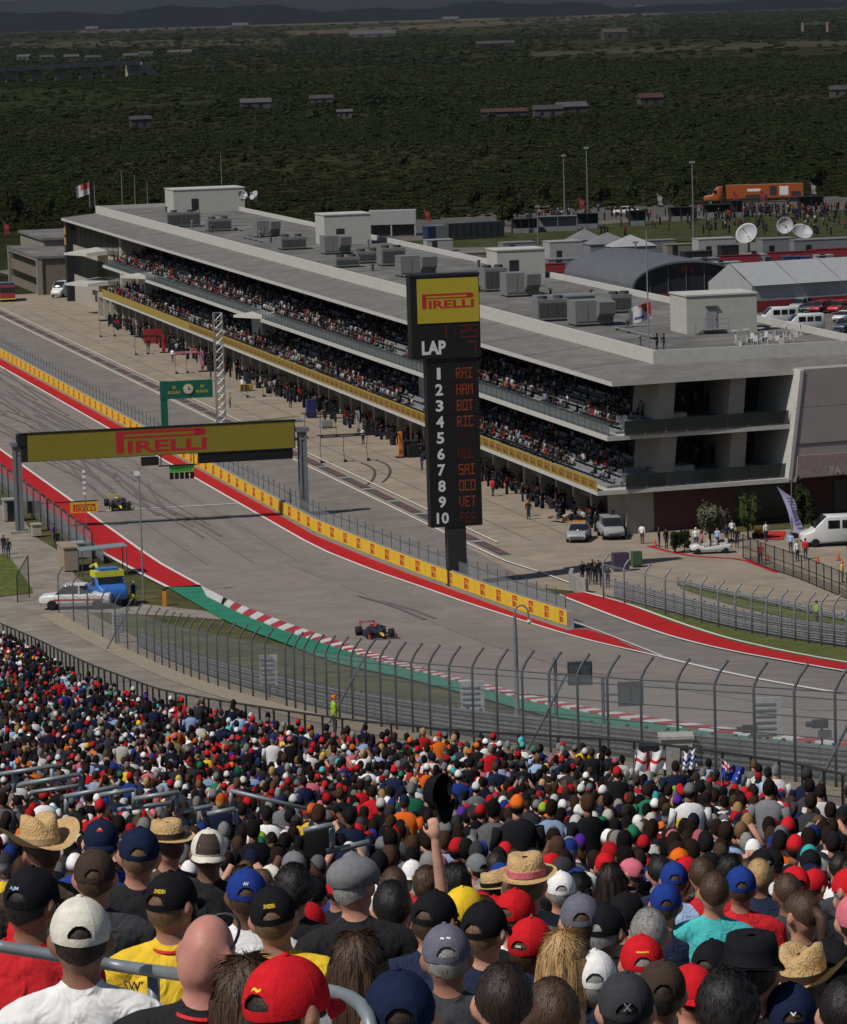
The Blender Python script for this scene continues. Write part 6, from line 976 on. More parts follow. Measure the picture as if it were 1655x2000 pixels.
    tmp = bpy.data.objects.new('tmp_body', m.data('tmp_body', SKIN)); COL.objects.link(tmp); r_ = tmp.modifiers.new('r', 'REMESH'); r_.mode = 'VOXEL'; r_.voxel_size = voxel; sm = tmp.modifiers.new('s', 'SMOOTH'); sm.iterations = 3; sm.factor = .5
    bpy.context.view_layer.update(); me = bpy.data.meshes.new_from_object(tmp.evaluated_get(bpy.context.evaluated_depsgraph_get())); me.name = name; bpy.data.objects.remove(tmp)
    V = np.empty(len(me.vertices) * 3); me.vertices.foreach_get('co', V); V = V.reshape(-1, 3); best = np.full(len(V), 9.); tg = np.zeros(len(V), int); dS = np.full(len(V), 9.); dC = np.full(len(V), 9.)
    for q in P:
        if q[0] == 'e': dd = (np.linalg.norm((V - q[1]) / q[2], axis=1) - 1) * q[2].min(); t_ = q[3]
        else: a, b, ra, rb, t_ = q[1:]; ab = b - a; t = np.clip(((V - a) @ ab) / (ab @ ab + 1e-9), 0, 1); dd = np.linalg.norm(V - a - t[:, None] * ab, axis=1) - (ra + (rb - ra) * t)
        k = dd < best; best[k] = dd[k]; tg[k] = t_
        if t_ == 0: dS = np.minimum(dS, dd)
        if t_ == 1: dC = np.minimum(dC, dd)
    loc = V - np.array([0, 0, hz]); lx, ly = loc[:, 0] * cy + loc[:, 1] * sy, -loc[:, 0] * sy + loc[:, 1] * cy
    tg[(np.abs(np.abs(lx) - .032) < .013) & (ly > .06) & (np.abs(loc[:, 2] - .002) < .008)] = 4; tg[(np.abs(lx) < .024) & (ly > .075) & (np.abs(loc[:, 2] + .062) < .008)] = 5
    me.materials.clear()
    for mm in (BODYM, BODYM, PANTS, SHOE, EYE, LIP): me.materials.append(mm)
    me.attributes.new('cloth', 'FLOAT', 'POINT').data.foreach_set('value', (dS - dC + .004).astype(np.float32))
    me.polygons.foreach_set('material_index', [int(tg[p.vertices[0]]) for p in me.polygons]); me.polygons.foreach_set('use_smooth', [True] * len(me.polygons)); me.update(); return me
BOD = {}
def body(base, arms, yaw, sleeve):
    k = (base, arms, yaw, sleeve)
    if k not in BOD and sleeve == 'long' and arms == 'lap': k = (base, arms, yaw, sleeve)
    if k not in BOD: BOD[k] = body_mesh('person_body', base, arms, math.radians(yaw), sleeve)
    return BOD[k]
# ---- headgear and hair, about the head's centre
def shell(R, c, emin, nu=30, nv=10, noise=0., seed=0, hole=None, wob=0., seam=False, tufts=0, tl=.02):
    r = random.Random(seed); m = MB(); V = []; idx = {}
    for i in range(nu):
        a = 2 * math.pi * i / nu; e0 = emin(a)
        for k in range(nv + 1):
            e = e0 + (math.pi / 2 - e0) * k / nv; j = 1 + noise * r.uniform(-1, 1) * (k < nv) + wob * math.sin(a * 9) * math.cos(e) + (.012 * math.exp(-((((a + math.pi / 6) % (math.pi / 3)) - math.pi / 6) / .03) ** 2) * math.cos(e) + .006 * math.sin(a * 5 + 1) * math.cos(e) * math.sin(2 * e) if seam else 0); V.append((c[0] + R[0] * j * math.cos(e) * math.cos(a), c[1] + R[1] * j * math.cos(e) * math.sin(a), c[2] + R[2] * j * math.sin(e)))
    Fs = []
    for i in range(nu):
        for k in range(nv):
            a = 2 * math.pi * (i + .5) / nu
            if hole and hole(a, k, nv): continue
            Fs.append((i * (nv + 1) + k, ((i + 1) % nu) * (nv + 1) + k, ((i + 1) % nu) * (nv + 1) + k + 1, i * (nv + 1) + k + 1))
    m.add(V, Fs)
    for _ in range(tufts):                 # loose locks lying over the shell
        f = Fs[r.randrange(len(Fs))]; p = sum(np.array(V[i]) for i in f) / 4; nn = (p - np.array(c)) / np.array(R) ** 2; nn /= np.linalg.norm(nn); d = np.array([r.gauss(0, .28), r.gauss(0, .28), -.8]); d -= nn * (d @ nn); d /= np.linalg.norm(d) + 1e-6; sd = np.cross(nn, d); L = tl * r.uniform(.5, 1.4); w = .0013
        m.add([p + sd * w, p - sd * w, p + d * L * .5 + nn * L * .05 - sd * w * .8, p + d * L + nn * L * .03, p + d * L * .5 + nn * L * .05 + sd * w * .8], [(0, 1, 2, 3, 4)])
    return m
def _back(a): return abs((a - 3 * math.pi / 2 + math.pi) % (2 * math.pi) - math.pi)
HG = {}
HG['cap'] = shell((.091, .113, .108), (0, 0, .022), lambda a: -.14 - .10 * (1 - min(1, _back(a) / 1.6)), 168, 54, hole=lambda a, k, nv: 7 <= k <= 17 and _back(a) < .42 * math.sqrt(max(0, 1 - ((k - 6.5) / 11.2) ** 2)), seam=True).data('cap', CAPM, True)
m = MB(); n = 14; V = []
for k in range(n + 1): a = math.radians(-62 + 124 * k / n); f = math.cos(math.radians(-62 + 124 * k / n) * 1.45); V += [(.091 * math.sin(a), .108 * math.cos(a), .005), (.100 * math.sin(a), .108 * math.cos(a) + .078 * max(0, f), .005 - .022 * abs(math.sin(a)) - .012 * max(0, f))]
V2 = [(x, y, z - .004) for x, y, z in V]; m.add(V + V2, [(2 * k, 2 * k + 1, 2 * k + 3, 2 * k + 2) for k in range(n)] + [(2 * n + 2 + 2 * k, 2 * n + 2 + 2 * k + 2, 2 * n + 2 + 2 * k + 3, 2 * n + 2 + 2 * k + 1) for k in range(n)] + [(2 * k + 1, 2 * n + 2 + 2 * k + 1, 2 * n + 2 + 2 * k + 3, 2 * k + 3) for k in range(n)])
HG['brim'] = m.data('brim', CAPM, True); HG['button'] = MB().ell((0, 0, .131), (.011, .011, .007), 8, 6).data('button', CAPM, True)
HG['short'] = shell((.087, .108, .119), (0, -.008, .012), lambda a: .35 - .95 * max(0, 1 - _back(a) / 2.4), 34, 11, .03, 3, tufts=900, tl=.022).data('hair', HAIR, True)
HG['nape'] = shell((.083, .104, .112), (0, -.004, .0), lambda a: -.1 - .55 * max(0, 1 - _back(a) / 1.7), 34, 8, .02, 4, tufts=500, tl=.018).data('hair', HAIR, True)
HG['curly'] = shell((.102, .122, .135), (0, -.012, .012), lambda a: .3 - 1.0 * max(0, 1 - _back(a) / 2.4), 34, 12, .07, 5, tufts=1500, tl=.03).data('hair', HAIR, True)
m = shell((.090, .112, .122), (0, -.006, .012), lambda a: .25 - .35 * max(0, 1 - _back(a) / 2.2), 40, 9, .02, 6, wob=.02, tufts=500, tl=.06); n = 21; rows = 9
V = []
for k in range(rows + 1):
    t = k / rows
    for i in range(n): a = -math.pi / 2 + math.radians(-115 + 230 * i / (n - 1)); w = .094 + .022 * math.sin(t * 2.6) - .03 * t * t + .006 * math.sin(i * 2.7 + t * 2); V.append((w * math.cos(a) * (1.05 - .1 * t), (w + .014) * math.sin(a) * (1 - .15 * t) - .008 - .03 * t, .03 - .40 * t - .02 * math.sin(i * 1.9) * t))
m.add(V, [(k * n + i, k * n + i + 1, (k + 1) * n + i + 1, (k + 1) * n + i) for k in range(rows) for i in range(n - 1)]); 
rl = random.Random(9)
for _ in range(1800):
    k, i = rl.randrange(rows - 1), rl.randrange(n - 1); a0 = np.array(V[k * n + i]); a1 = np.array(V[(k + 1) * n + i]); e0 = (np.array(V[k * n + i + 1]) - a0) * rl.random(); d = (a1 - a0); o_ = np.array([a0[0], a0[1], 0]); o_ = o_ / (np.linalg.norm(o_) + 1e-6) * rl.uniform(.0005, .003); sd = e0 / (np.linalg.norm(e0) + 1e-6) * .0010; L = rl.uniform(1.2, 3.0); p = a0 + e0
    m.add([p - sd, p + sd, p + d * L * .5 + o_ + sd, p + d * L + o_ * .7, p + d * L * .5 + o_ - sd], [(0, 1, 2, 3, 4)])
HG['long'] = m.data('hair', HAIR, True)
HG['pony'] = shell((.087, .108, .117), (0, -.006, .012), lambda a: .3 - .7 * max(0, 1 - _back(a) / 2.3), 34, 10, .015, 7, tufts=500, tl=.03).tube([(0, -.1, .05), (0, -.15, .02), (0, -.16, -.1), (0, -.13, -.24)], [.022, .032, .026, .008], 8).data('hair', HAIR, True)
def hat(brim_r, curl, crown_h, crown_r, dent, mat):
    m = MB(); N = 36; rings = []
    prof = [(crown_r * .15, crown_h * .93), (crown_r * .6, crown_h * (1.0)), (crown_r * .88, crown_h * .93), (crown_r * .98, crown_h * .5), (crown_r * 1.0, 0), (crown_r * 1.25, -.008), (brim_r * .8, -.002), (brim_r, .0)]
    for r, h in prof:
        ring = []
        for q in np.linspace(0, 2 * math.pi, N, endpoint=False): side = math.cos(q) ** 2; z = h + (curl * side * max(0, (r - crown_r) / (brim_r - crown_r)) ** 1.5 if r > crown_r else 0) - (dent * (1 - abs(math.cos(q))) ** 0 * math.exp(-(r * math.cos(q) / (crown_r * .35)) ** 2) if h > crown_h * .9 else 0); ring.append((r * math.cos(q) * (1 if r <= crown_r * 1.05 else 1 - .08), r * 1.18 * math.sin(q), z + .025))
        rings.append(ring)
    m.loft(rings, False); return m.data('hat', mat, True)
HG['cowboy'] = hat(.205, .095, .145, .094, .04, STRAW); HG['panama'] = hat(.165, .012, .105, .093, .012, STRAW); HG['bucket'] = hat(.128, -.035, .09, .096, .0, CAPM)
HG['band'] = MB().lathe([(.096, .0), (.098, .0), (.0985, .03), (.096, .03)], 30).data('hat_band', CAPM)
HG['newsboy'] = shell((.108, .128, .085), (0, .0, .045), lambda a: -.45, 34, 10, .015, 8).data('cap', CAPM, True)
HG['strap'] = MB().tube([(.083 * math.cos(a), .0 + .085 * math.sin(a), .035 + .075 * math.sin(a)) for a in np.linspace(-.25, 3.4, 16)], .005, 5).data('sunglasses', BLK)
COLN = {'red': (.50, .014, .02), 'black': (.012, .012, .014), 'white': (.72, .71, .69), 'navy': (.012, .018, .045), 'grey': (.16, .16, .17), 'charcoal': (.04, .04, .045), 'blue': (.016, .04, .20), 'orange': (.65, .13, .015), 'yellow': (.72, .47, .03), 'teal': (.06, .42, .42), 'green': (.02, .16, .08), 'pink': (.55, .14, .18), 'brown': (.05, .033, .026), 'tan': (.36, .28, .18), 'cream': (.60, .57, .49), 'lime': (.27, .42, .03), 'purple': (.10, .03, .30), 'lightblue': (.30, .42, .62), 'khaki': (.20, .17, .09), 'slate': (.12, .12, .15)}
HAIRN = {'black': (.010, .008, .007), 'dark brown': (.022, .013, .009), 'brown': (.06, .032, .018), 'grey': (.22, .21, .20), 'blond': (.42, .26, .11), 'light brown': (.14, .08, .04), 'white': (.5, .49, .47)}
W_CAP = ['red'] * 24 + ['black'] * 24 + ['white'] * 13 + ['navy'] * 12 + ['grey'] * 11 + ['charcoal'] * 5 + ['blue'] * 5 + ['orange'] * 4 + ['yellow'] * 2 + ['teal'] * 2 + ['pink'] * 3 + ['tan'] * 1 + ['cream'] * 3 + ['lime'] * 1 + ['brown'] * 4 + ['purple'] + ['green']
W_SHIRT = ['black'] * 28 + ['navy'] * 16 + ['grey'] * 12 + ['red'] * 17 + ['white'] * 13 + ['charcoal'] * 10 + ['orange'] * 4 + ['blue'] * 6 + ['teal'] * 2 + ['lightblue'] * 4 + ['green'] * 2 + ['pink'] * 3 + ['yellow'] * 2 + ['purple'] * 1 + ['khaki'] * 3 + ['brown'] * 3
W_HAIR = ['black'] * 10 + ['dark brown'] * 14 + ['brown'] * 9 + ['grey'] * 5 + ['blond'] * 4 + ['light brown'] * 5
say = lambda c: {'lightblue': 'light blue', 'slate': 'slate grey', 'charcoal': 'dark grey'}.get(c, c)
def person(head, label, base='sit', arms='lap', yaw=0., hyaw=0, sleeve='short', shirt='black', gear='cap', gcol='black', hair='nape', hcol='dark brown', back=False, scl=1., group=None, me=None, floor=None, cat='person'):
    hyaw = min((-28, 0, 28), key=lambda q: abs(q - hyaw)); me = me or body(base, arms, hyaw, sleeve); o = put('person', me); o.scale = (scl,) * 3; hz = HEADZ[base]; tilt = (random.gauss(0, .05), random.gauss(0, .05)) if floor is None else (0, 0)
    o.rotation_euler = (*tilt, yaw); p = np.array(head, float) - np.array(o.rotation_euler.to_matrix() @ Vector((0, 0, hz * scl))) if floor is None else np.array(floor, float); o.location = tuple(p); o.color = (*COLN[shirt], 1); tag(o, label, cat, group)
    hy = math.radians(hyaw)
    def kid(nm, key, col, rz=hy, parent=o, dz=0.):
        c = put(nm, HG[key], parent, (0, 0, hz + dz) if parent is o else None, rz); c.color = (*col, 1); return c
    if hair: kid('hair', hair, HAIRN[hcol])
    if gear in ('cap',): c = kid('cap', 'cap', COLN[gcol], hy + (math.pi if back else 0)); b = kid('brim', 'brim', COLN[gcol], 0, c); kid('button', 'button', COLN[gcol], 0, c)
    elif gear == 'newsboy': c = kid('cap', 'newsboy', COLN[gcol]); b = kid('brim', 'brim', COLN[gcol], 0, c)
    elif gear in ('cowboy', 'panama', 'bucket'):
        c = kid('hat', gear, COLN[gcol], dz=.035)
        if gear != 'bucket': b = kid('hat_band', 'band', COLN[gcol], 0, c); b.location = (0, 0, .03); b.scale = (1, 1.18, 1)
    elif gear == 'strap': kid('sunglasses', 'strap', (0, 0, 0))
    return o
def on_cap(o, txt, col, w=.07, h=.018, el=.45, part='cap', az=0.):   # lettering wrapped on the back of a cap
    c = [k for k in o.children if k.name.startswith(part)][0]; V, Fs = text2d(txt, .02); k = w / V[:, 0].max(); m = MB(); pts = []
    for x, y in V: a = -math.pi / 2 + (x * k - w / 2) / .113 + az; e = el + y * h / .108; pts.append((.0925 * math.cos(e) * math.cos(a), .1145 * math.cos(e) * math.sin(a), .022 + .1095 * math.sin(e)))
    m.add(pts, Fs); return m.build('lettering', M('thread_' + col, COLN[col], .7), c)
def on_back(o, txt, col, w, h, z, x0=0.):
    V, Fs = text2d(txt, .01); k = w / V[:, 0].max(); m = MB(); m.add([((x * k - w / 2 + x0), -.150 + 1.1 * (x * k - w / 2 + x0) ** 2 + .06 * max(0, z - .86), z + y * h) for x, y in V], Fs); return m.build('lettering', M('print_' + col, COLN[col], .7), o)
NEAR = []
def near(px, py, d, label, **k):
    hp_ = at_d(px, py, d); k.setdefault('scl', 1.0); NEAR.append((px, py, d)); return person(hp_, label, **k)
# ---- the people nearest the lens, one by one
o = near(158, 1835, 12.6, 'man in a cream cap and white and navy polo shirt at lower left', shirt='white', gcol='cream', hcol='dark brown', hyaw=-8, yaw=.05, base='stand')
o = near(405, 1868, 11.6, 'bald man with sunglasses on his head and a red lanyard', shirt='black', gear='strap', hair=None, hyaw=-25, yaw=-.15); MB().tube([(.075 * math.cos(a), -.015 + .075 * math.sin(a), 1.085 + .012 * math.sin(a)) for a in np.linspace(3.0, 6.4, 14)], .008, 5).build('lanyard', M('lanyard_red', COLN['red'], .7), o)
o.color = (*COLN['black'], 1); o.data = o.data.copy(); BM = BODYM.copy(); BM.name = 'sunburnt_skin_and_shirt'
for e in [n for n in BM.node_tree.nodes if n.type == 'VALTORGB'][0].color_ramp.elements: e.color = (.46, .205, .16, 1)
o.data.materials[0] = BM; o.data.materials[1] = BM
o = near(335, 1768, 15.8, 'man in a black cap with yellow letters and a yellow Sweden shirt', shirt='yellow', gcol='black', hcol='light brown', hyaw=-25, yaw=-.1, base='stand'); on_cap(o, 'SWEDEN', 'yellow', .06, .016, .42, az=.25); on_back(o, 'SWEDEN', 'navy', .18, .038, 1.315, -.085)
MB().tube([(.075 * math.cos(a), -.015 + .075 * math.sin(a), 1.47 + .012 * math.sin(a)) for a in np.linspace(3.0, 6.4, 14)], .008, 5).build('lanyard', MATS['lanyard_red'], o)
o = near(535, 1795, 16.4, 'man in a black cap with yellow letters and plain yellow shirt', shirt='yellow', gcol='black', hcol='light brown', yaw=-.05, base='stand'); on_cap(o, 'SWEDEN', 'yellow', .062, .017, .42)
o = near(560, 1975, 9.6, 'person in a bright red cap at the bottom edge left of centre', shirt='red', gcol='red', hcol='dark brown', hyaw=-25, yaw=-.2); on_cap(o, '~', 'yellow', .035, .012, .4)
near(488, 1962, 11.0, 'woman with straight brown hair beside the bottom red cap', shirt='pink', gear=None, hair='long', hcol='brown', hyaw=12)
o = near(782, 1992, 10.6, 'person in a dark navy cap at the bottom edge in the centre', shirt='navy', gcol='navy', hcol='dark brown')
o = near(873, 1872, 15.6, 'grey haired man in a slate grey cap with white print', shirt='charcoal', gcol='slate', hcol='grey', hyaw=-8, base='stand'); on_cap(o, '~ ~', 'white', .06, .012, .62)
near(700, 1893, 14.4, 'woman with long brown hair and sunglasses on her head in a pale hoodie', shirt='grey', gear='strap', hair='long', hcol='brown', hyaw=-12, sleeve='long')
o = near(62, 1765, 14.6, 'man in a black cap with pale letters at the left edge', shirt='red', gcol='black', hcol='black', hyaw=-35, base='stand'); on_cap(o, 'A.JM', 'lightblue', .05, .016, .35, az=-.1)
near(186, 1716, 18.0, 'person in a dark brown cap behind the cream cap', shirt='charcoal', gcol='brown', hcol='brown', hyaw=10)
o = near(80, 1668, 20.5, 'person in a large straw cowboy hat at the left', shirt='brown', gear='cowboy', gcol='tan', hair='short', hcol='brown', hyaw=15, base='stand')
o = near(198, 1648, 21.5, 'person in a navy team cap with red and yellow badge', shirt='blue', gcol='navy', hcol='dark brown', back=True, base='stand'); on_cap(o, '~~', 'red', .045, .02, .5, az=math.pi); on_cap(o, '~', 'yellow', .02, .012, .62, az=math.pi)
near(272, 1672, 18.6, 'man in a plain navy cap with short hair', shirt='black', gcol='navy', hcol='light brown', hyaw=-10, base='stand')
o = near(408, 1668, 21.5, 'person in a brown and cream trucker cap with a patch', shirt='black', gcol='cream', back=True, hcol='brown', base='stand'); c = [k for k in o.children if k.name.startswith('cap')][0]; MB().loft([[(.0935 * math.cos(e) * math.cos(a), .1155 * math.cos(e) * math.sin(a), .022 + .1105 * math.sin(e)) for a in np.linspace(math.pi / 2 - .75, math.pi / 2 + .75, 9)] for e in (-.05, .2, .5, .8, 1.0)], False).build('front_panel', M('cap_brown', COLN['brown'], .8), c)
near(328, 1655, 24, 'person in a tan felt hat behind the navy cap', shirt='brown', gear='panama', gcol='brown', hair='short', hcol='brown', hyaw=30)
o = near(482, 1752, 18.8, 'person in a royal blue cap with white letters', shirt='white', gcol='blue', hcol='brown', hyaw=12); on_cap(o, 'AV', 'white', .035, .016, .45)
near(574, 1742, 21.0, 'person with full black hair left of the newsboy cap', shirt='black', gear=None, hair='curly', hcol='black', base='stand')
o = near(692, 1732, 17.4, 'man in a grey flat newsboy cap and black jacket', shirt='black', gear='newsboy', gcol='grey', hcol='grey', sleeve='long', hyaw=-20); on_back(o, '~ ~~', 'white', .26, .05, .88)
near(768, 1775, 18.4, 'dark haired man in a black jacket with gold collar', shirt='black', gear=None, hair='short', hcol='black', sleeve='long', base='stand')
near(848, 1800, 17.2, 'man in a plain black cap below the raised arm', shirt='navy', gcol='black', hcol='brown', hyaw=-25); near(905, 1788, 18.6, 'person in a yellow cap right of the plain black cap', shirt='black', gcol='yellow', hcol='brown', hyaw=-60)
near(946, 1822, 16.8, 'man in a black cap and big navy jacket in the centre', shirt='navy', gcol='black', hcol='light brown', sleeve='long', hyaw=-20, base='stand')
o = near(1036, 1852, 17.4, 'man in a red cap with a white tag left of the blonde', shirt='charcoal', gcol='red', hcol='brown', hyaw=-25, sleeve='long'); on_cap(o, '=', 'white', .03, .008, .12)
near(1005, 1792, 19.0, 'person in a red cap with white trim', shirt='white', gcol='red', hcol='brown', hyaw=-45); near(1104, 1880, 16.6, 'woman with long blonde hair', shirt='navy', gear=None, hair='long', hcol='blond', hyaw=-25)
near(1030, 1730, 20.5, 'person in a woven tan sun hat with a pink band', shirt='grey', gear='panama', gcol='pink', hair='nape', hcol='light brown'); near(1096, 1742, 26, 'person in a white cap with grey hair in the middle', shirt='black', gcol='white', hcol='grey')
near(1135, 1802, 18.5, 'person in a slate grey cap behind the blonde', shirt='black', gcol='slate', hcol='brown'); near(1180, 1822, 18.5, 'grey haired man in a black cap and orange shirt', shirt='orange', gcol='black', hcol='grey', hyaw=-30)
o = near(1160, 1918, 16.6, 'man in a white cap with grey curls', shirt='charcoal', gcol='white', hcol='grey', hyaw=10); o = near(1222, 1975, 13.6, 'man in a black cap with a white mark at the bottom', shirt='black', gcol='charcoal', hcol='black'); on_cap(o, 'X', 'grey', .035, .025, .12)
near(1292, 1942, 15.8, 'person in a dark brown cap at lower right', shirt='brown', gcol='brown', hcol='dark brown', hyaw=10); o = near(1254, 1886, 17.4, 'man in a red cap with a yellow script', shirt='charcoal', gcol='red', hcol='grey', hyaw=6); on_cap(o, '~~~~~', 'yellow', .075, .010, .5)
near(1268, 1828, 19.0, 'man with short grey hair behind the red script cap', shirt='navy', gear=None, hair='short', hcol='grey'); near(1352, 1945, 17.0, 'person in a red cap at lower right beside the brown one', shirt='orange', gcol='red', hcol='brown', hyaw=40, back=True)
near(1468, 1905, 14.6, 'person in a large black hood at lower right', shirt='black', gear='bucket', gcol='black', hair='short', hcol='black', sleeve='long'); near(1572, 1938, 16.8, 'man in a tan straw cowboy hat at lower right', shirt='black', gear='cowboy', gcol='brown', hair='short', hcol='brown', hyaw=-30, base='stand')
o = near(1545, 1990, 14.6, 'man in a navy cap with a white tick at the bottom right', shirt='navy', gcol='navy', hcol='brown', hyaw=8); on_cap(o, 'v', 'white', .03, .014, .2)
near(1478, 1985, 15.6, 'dark grey haired man at the bottom beside the navy tick cap', shirt='black', gear=None, hair='curly', hcol='dark brown'); near(1625, 1895, 17.0, 'person in a black cap at the right edge above the cowboy hat', shirt='black', gcol='black', hcol='black', hyaw=25)
near(1395, 1895, 17.6, 'person in a black cap between the red caps and the black hood', shirt='black', gcol='black', hcol='dark brown', hyaw=-25); near(1420, 1978, 13.4, 'person in a black hoodie at the bottom between brown cap and grey hair', shirt='black', gear=None, hair='curly', hcol='black', sleeve='long')
near(1652, 1985, 13.5, 'person in a red top cut by the bottom right corner', shirt='red', gear=None, hair='short', hcol='black'); near(985, 1962, 12.4, 'person in a navy jacket at the bottom right of the centre cap', shirt='navy', gear=None, hair='short', hcol='dark brown', sleeve='long'); near(1080, 1990, 12.8, 'person in a grey jacket at the bottom below the blonde', shirt='grey', gear=None, hair='short', hcol='brown', sleeve='long')
near(1395, 1745, 24, 'child in a turquoise shirt', shirt='teal', gear=None, hair='short', hcol='brown'); near(1447, 1735, 24.5, 'person in a blue cap and red jacket', shirt='red', gcol='blue', hcol='brown', sleeve='long'); near(1300, 1768, 24, 'person in a royal blue cap left of the turquoise child', shirt='navy', gcol='blue', hcol='brown'); near(1317, 1722, 27, 'person in a blue cap and light blue shirt', shirt='lightblue', gcol='blue', hcol='brown'); near(1372, 1712, 27, 'person in a dark red jumper', shirt='red', gear=None, hair='short', hcol='brown', sleeve='long')
# the raised arm and the cap it holds
hp_ = at_d(850, 1612, 26.0); wm_ = body_mesh('person_body', 'sit', 'lap', 0., 'short', .010, True); off = np.array([.205 + .06, -.02, .99 + .53 + .1]); base_ = hp_ - off
o = put('person', wm_, None, base_); o.color = (*COLN['black'], 1); tag(o, 'person raising a bare arm high above the crowd', 'person'); c = put('hair', HG['short'], o, (0, 0, 1.235)); c.color = (*HAIRN['brown'], 1); NEAR.append((850, 1780, 26))
rc = thing('raised_cap', 'black cap with yellow letters held up in the raised hand', 'cap', at_d(866, 1548, 26.0)); dm_ = put('dome', HG['cap'], rc); dm_.color = (*COLN['black'], 1); bb = put('brim', HG['brim'], rc); bb.color = (*COLN['black'], 1); lt_ = MB(); V, Fs = text2d('lat.', .03)
lt_.add([(.0925 * math.cos(.35 + y * .25) * math.cos(-1.9 + x * .4), .1145 * math.cos(.35 + y * .25) * math.sin(-1.9 + x * .4), .022 + .1095 * math.sin(.35 + y * .25)) for x, y in V], Fs); tx = lt_.build('lettering', M('thread_yellow', COLN['yellow'], .7), rc); rc.rotation_euler = (Matrix.Rotation(math.radians(-40), 3, 'Z') @ Matrix(((0, 0, -1), (1, 0, 0), (0, -1, 0)))).to_euler(); rc.scale = (1.05,) * 3
# ================================================================== the crowd: nearest as individuals, the rest as one mass
rc_ = random.Random(11)
seats = []
for y in np.arange(18.5, 214, 1.28):
    w = .104 * y + 1.6; off = rc_.uniform(0, .6)
    for x in np.arange(-w, w, .56):
        X = x + off + rc_.gauss(0, .07); Y = y + rc_.gauss(0, .13)
        if X > float(fence_x(Y)) - float(np.interp(Y, (100, 130, 190), (2.1, 1.6, .7))): continue
        seats.append((X, Y, float(head_z(Y)) + rc_.gauss(0, .045) + (.33 if rc_.random() < .06 and Y > 45 else 0)))
seats.sort(key=lambda q: q[1])
def to_px(p): d = np.asarray(p) - CP; k = d @ c_f; return PW / 2 + FPX * (d @ c_r) / k, PH / 2 - FPX * (d @ c_u) / k
keep = []
for q in seats:
    px, py = to_px(q); hw = .1 * FPX / q[1]
    if any(abs(px - a) < hw + .1 * FPX / d and (-2.2 * hw < py - b < 1.6 * (hw + .1 * FPX / d)) and (q[1] < d + .4) for a, b, d in NEAR): continue
    if any(abs(px - a) < .42 * FPX / d and abs(q[1] - d) < .55 for a, b, d in NEAR): continue
    if 810 < px < 905 and 1490 < py < 1760 and q[1] < 27: continue
    if q[1] < 31 and px < 30 and py > 1840: continue
    if any(a < px < b and c < py < d and q[1] < e for a, b, c, d, e in ((1222, 1318, 1462, 1522, 106), (1325, 1370, 1460, 1516, 104), (1395, 1472, 1480, 1540, 100))): continue
    keep.append(q)
N_IND = 196; LM = [(80, 1655, 'the straw cowboy hat'), (198, 1640, 'the navy team cap'), (408, 1660, 'the trucker cap'), (574, 1735, 'the full black hair'), (692, 1725, 'the newsboy cap'), (850, 1620, 'the raised arm'), (1030, 1720, 'the woven sun hat'), (1096, 1735, 'the white cap'), (1254, 1880, 'the red script cap'), (1395, 1740, 'the turquoise child'), (1447, 1730, 'the red jacket'), (1575, 1930, 'the right cowboy hat'), (482, 1750, 'the royal blue cap'), (1317, 1722, 'the light blue shirt'), (1470, 1900, 'the black hood')]
used = {}
def describe(gear, gcol, hair, hcol, shirt, px, py, arms):
    a = {'cap': '%s cap' % say(gcol), 'bucket': '%s bucket hat' % say(gcol), 'panama': 'straw hat'}.get(gear) or {'long': 'long %s hair', 'pony': '%s ponytail', 'curly': 'thick %s hair', 'short': 'short %s hair'}[hair] % hcol
    t = 'person with %s and %s shirt' % (a, say(shirt)) if not gear else 'person in %s and %s shirt' % (a, say(shirt))
    if arms == 'phone': t += ' holding up a phone'
    if t not in used: used[t] = 1; return t
    x, y, nm = min(LM, key=lambda l: (l[0] - px) ** 2 + (l[1] - py) ** 2); dx, dy = px - x, py - y; side = ('left of ' if dx < 0 else 'right of ') if abs(dx) > abs(dy) else ('above ' if dy < 0 else 'below ')
    for u_ in (t + ' ' + side + nm, t + ' well ' + side + nm, t + ' far ' + side + nm, t + ' farther still ' + side + nm):
        if u_ not in used: used[u_] = 1; return u_
    return t + ' ' + side + nm
STR_ = [c for c in W_SHIRT]
for q in keep[:N_IND]:
    px, py = to_px(q); r = rc_.random(); hcol = rc_.choice(W_HAIR); shirt = rc_.choice(W_SHIRT); gcol = rc_.choice(W_CAP); gear, hair, back = 'cap', 'nape', rc_.random() < .1
    if r > .66: gear = None; hair = rc_.choice(['short', 'short', 'short', 'curly', 'long', 'long', 'pony'])
    elif r > .62: gear = rc_.choice(['bucket', 'panama'])
    arms = 'phone' if rc_.random() < .05 else 'lap'; hy = rc_.choice((-28, 0, 0, 0, 28)) if arms == 'lap' else 0
    o = person(q, describe(gear, gcol, hair, hcol, shirt, px, py, arms), 'sit', arms, rc_.gauss(-.03, .28), hy, 'long' if arms == 'phone' or rc_.random() < .45 else 'short', shirt, gear, gcol, hair, hcol, back, 1 + rc_.gauss(0, .025), 'spectators in the grandstand')
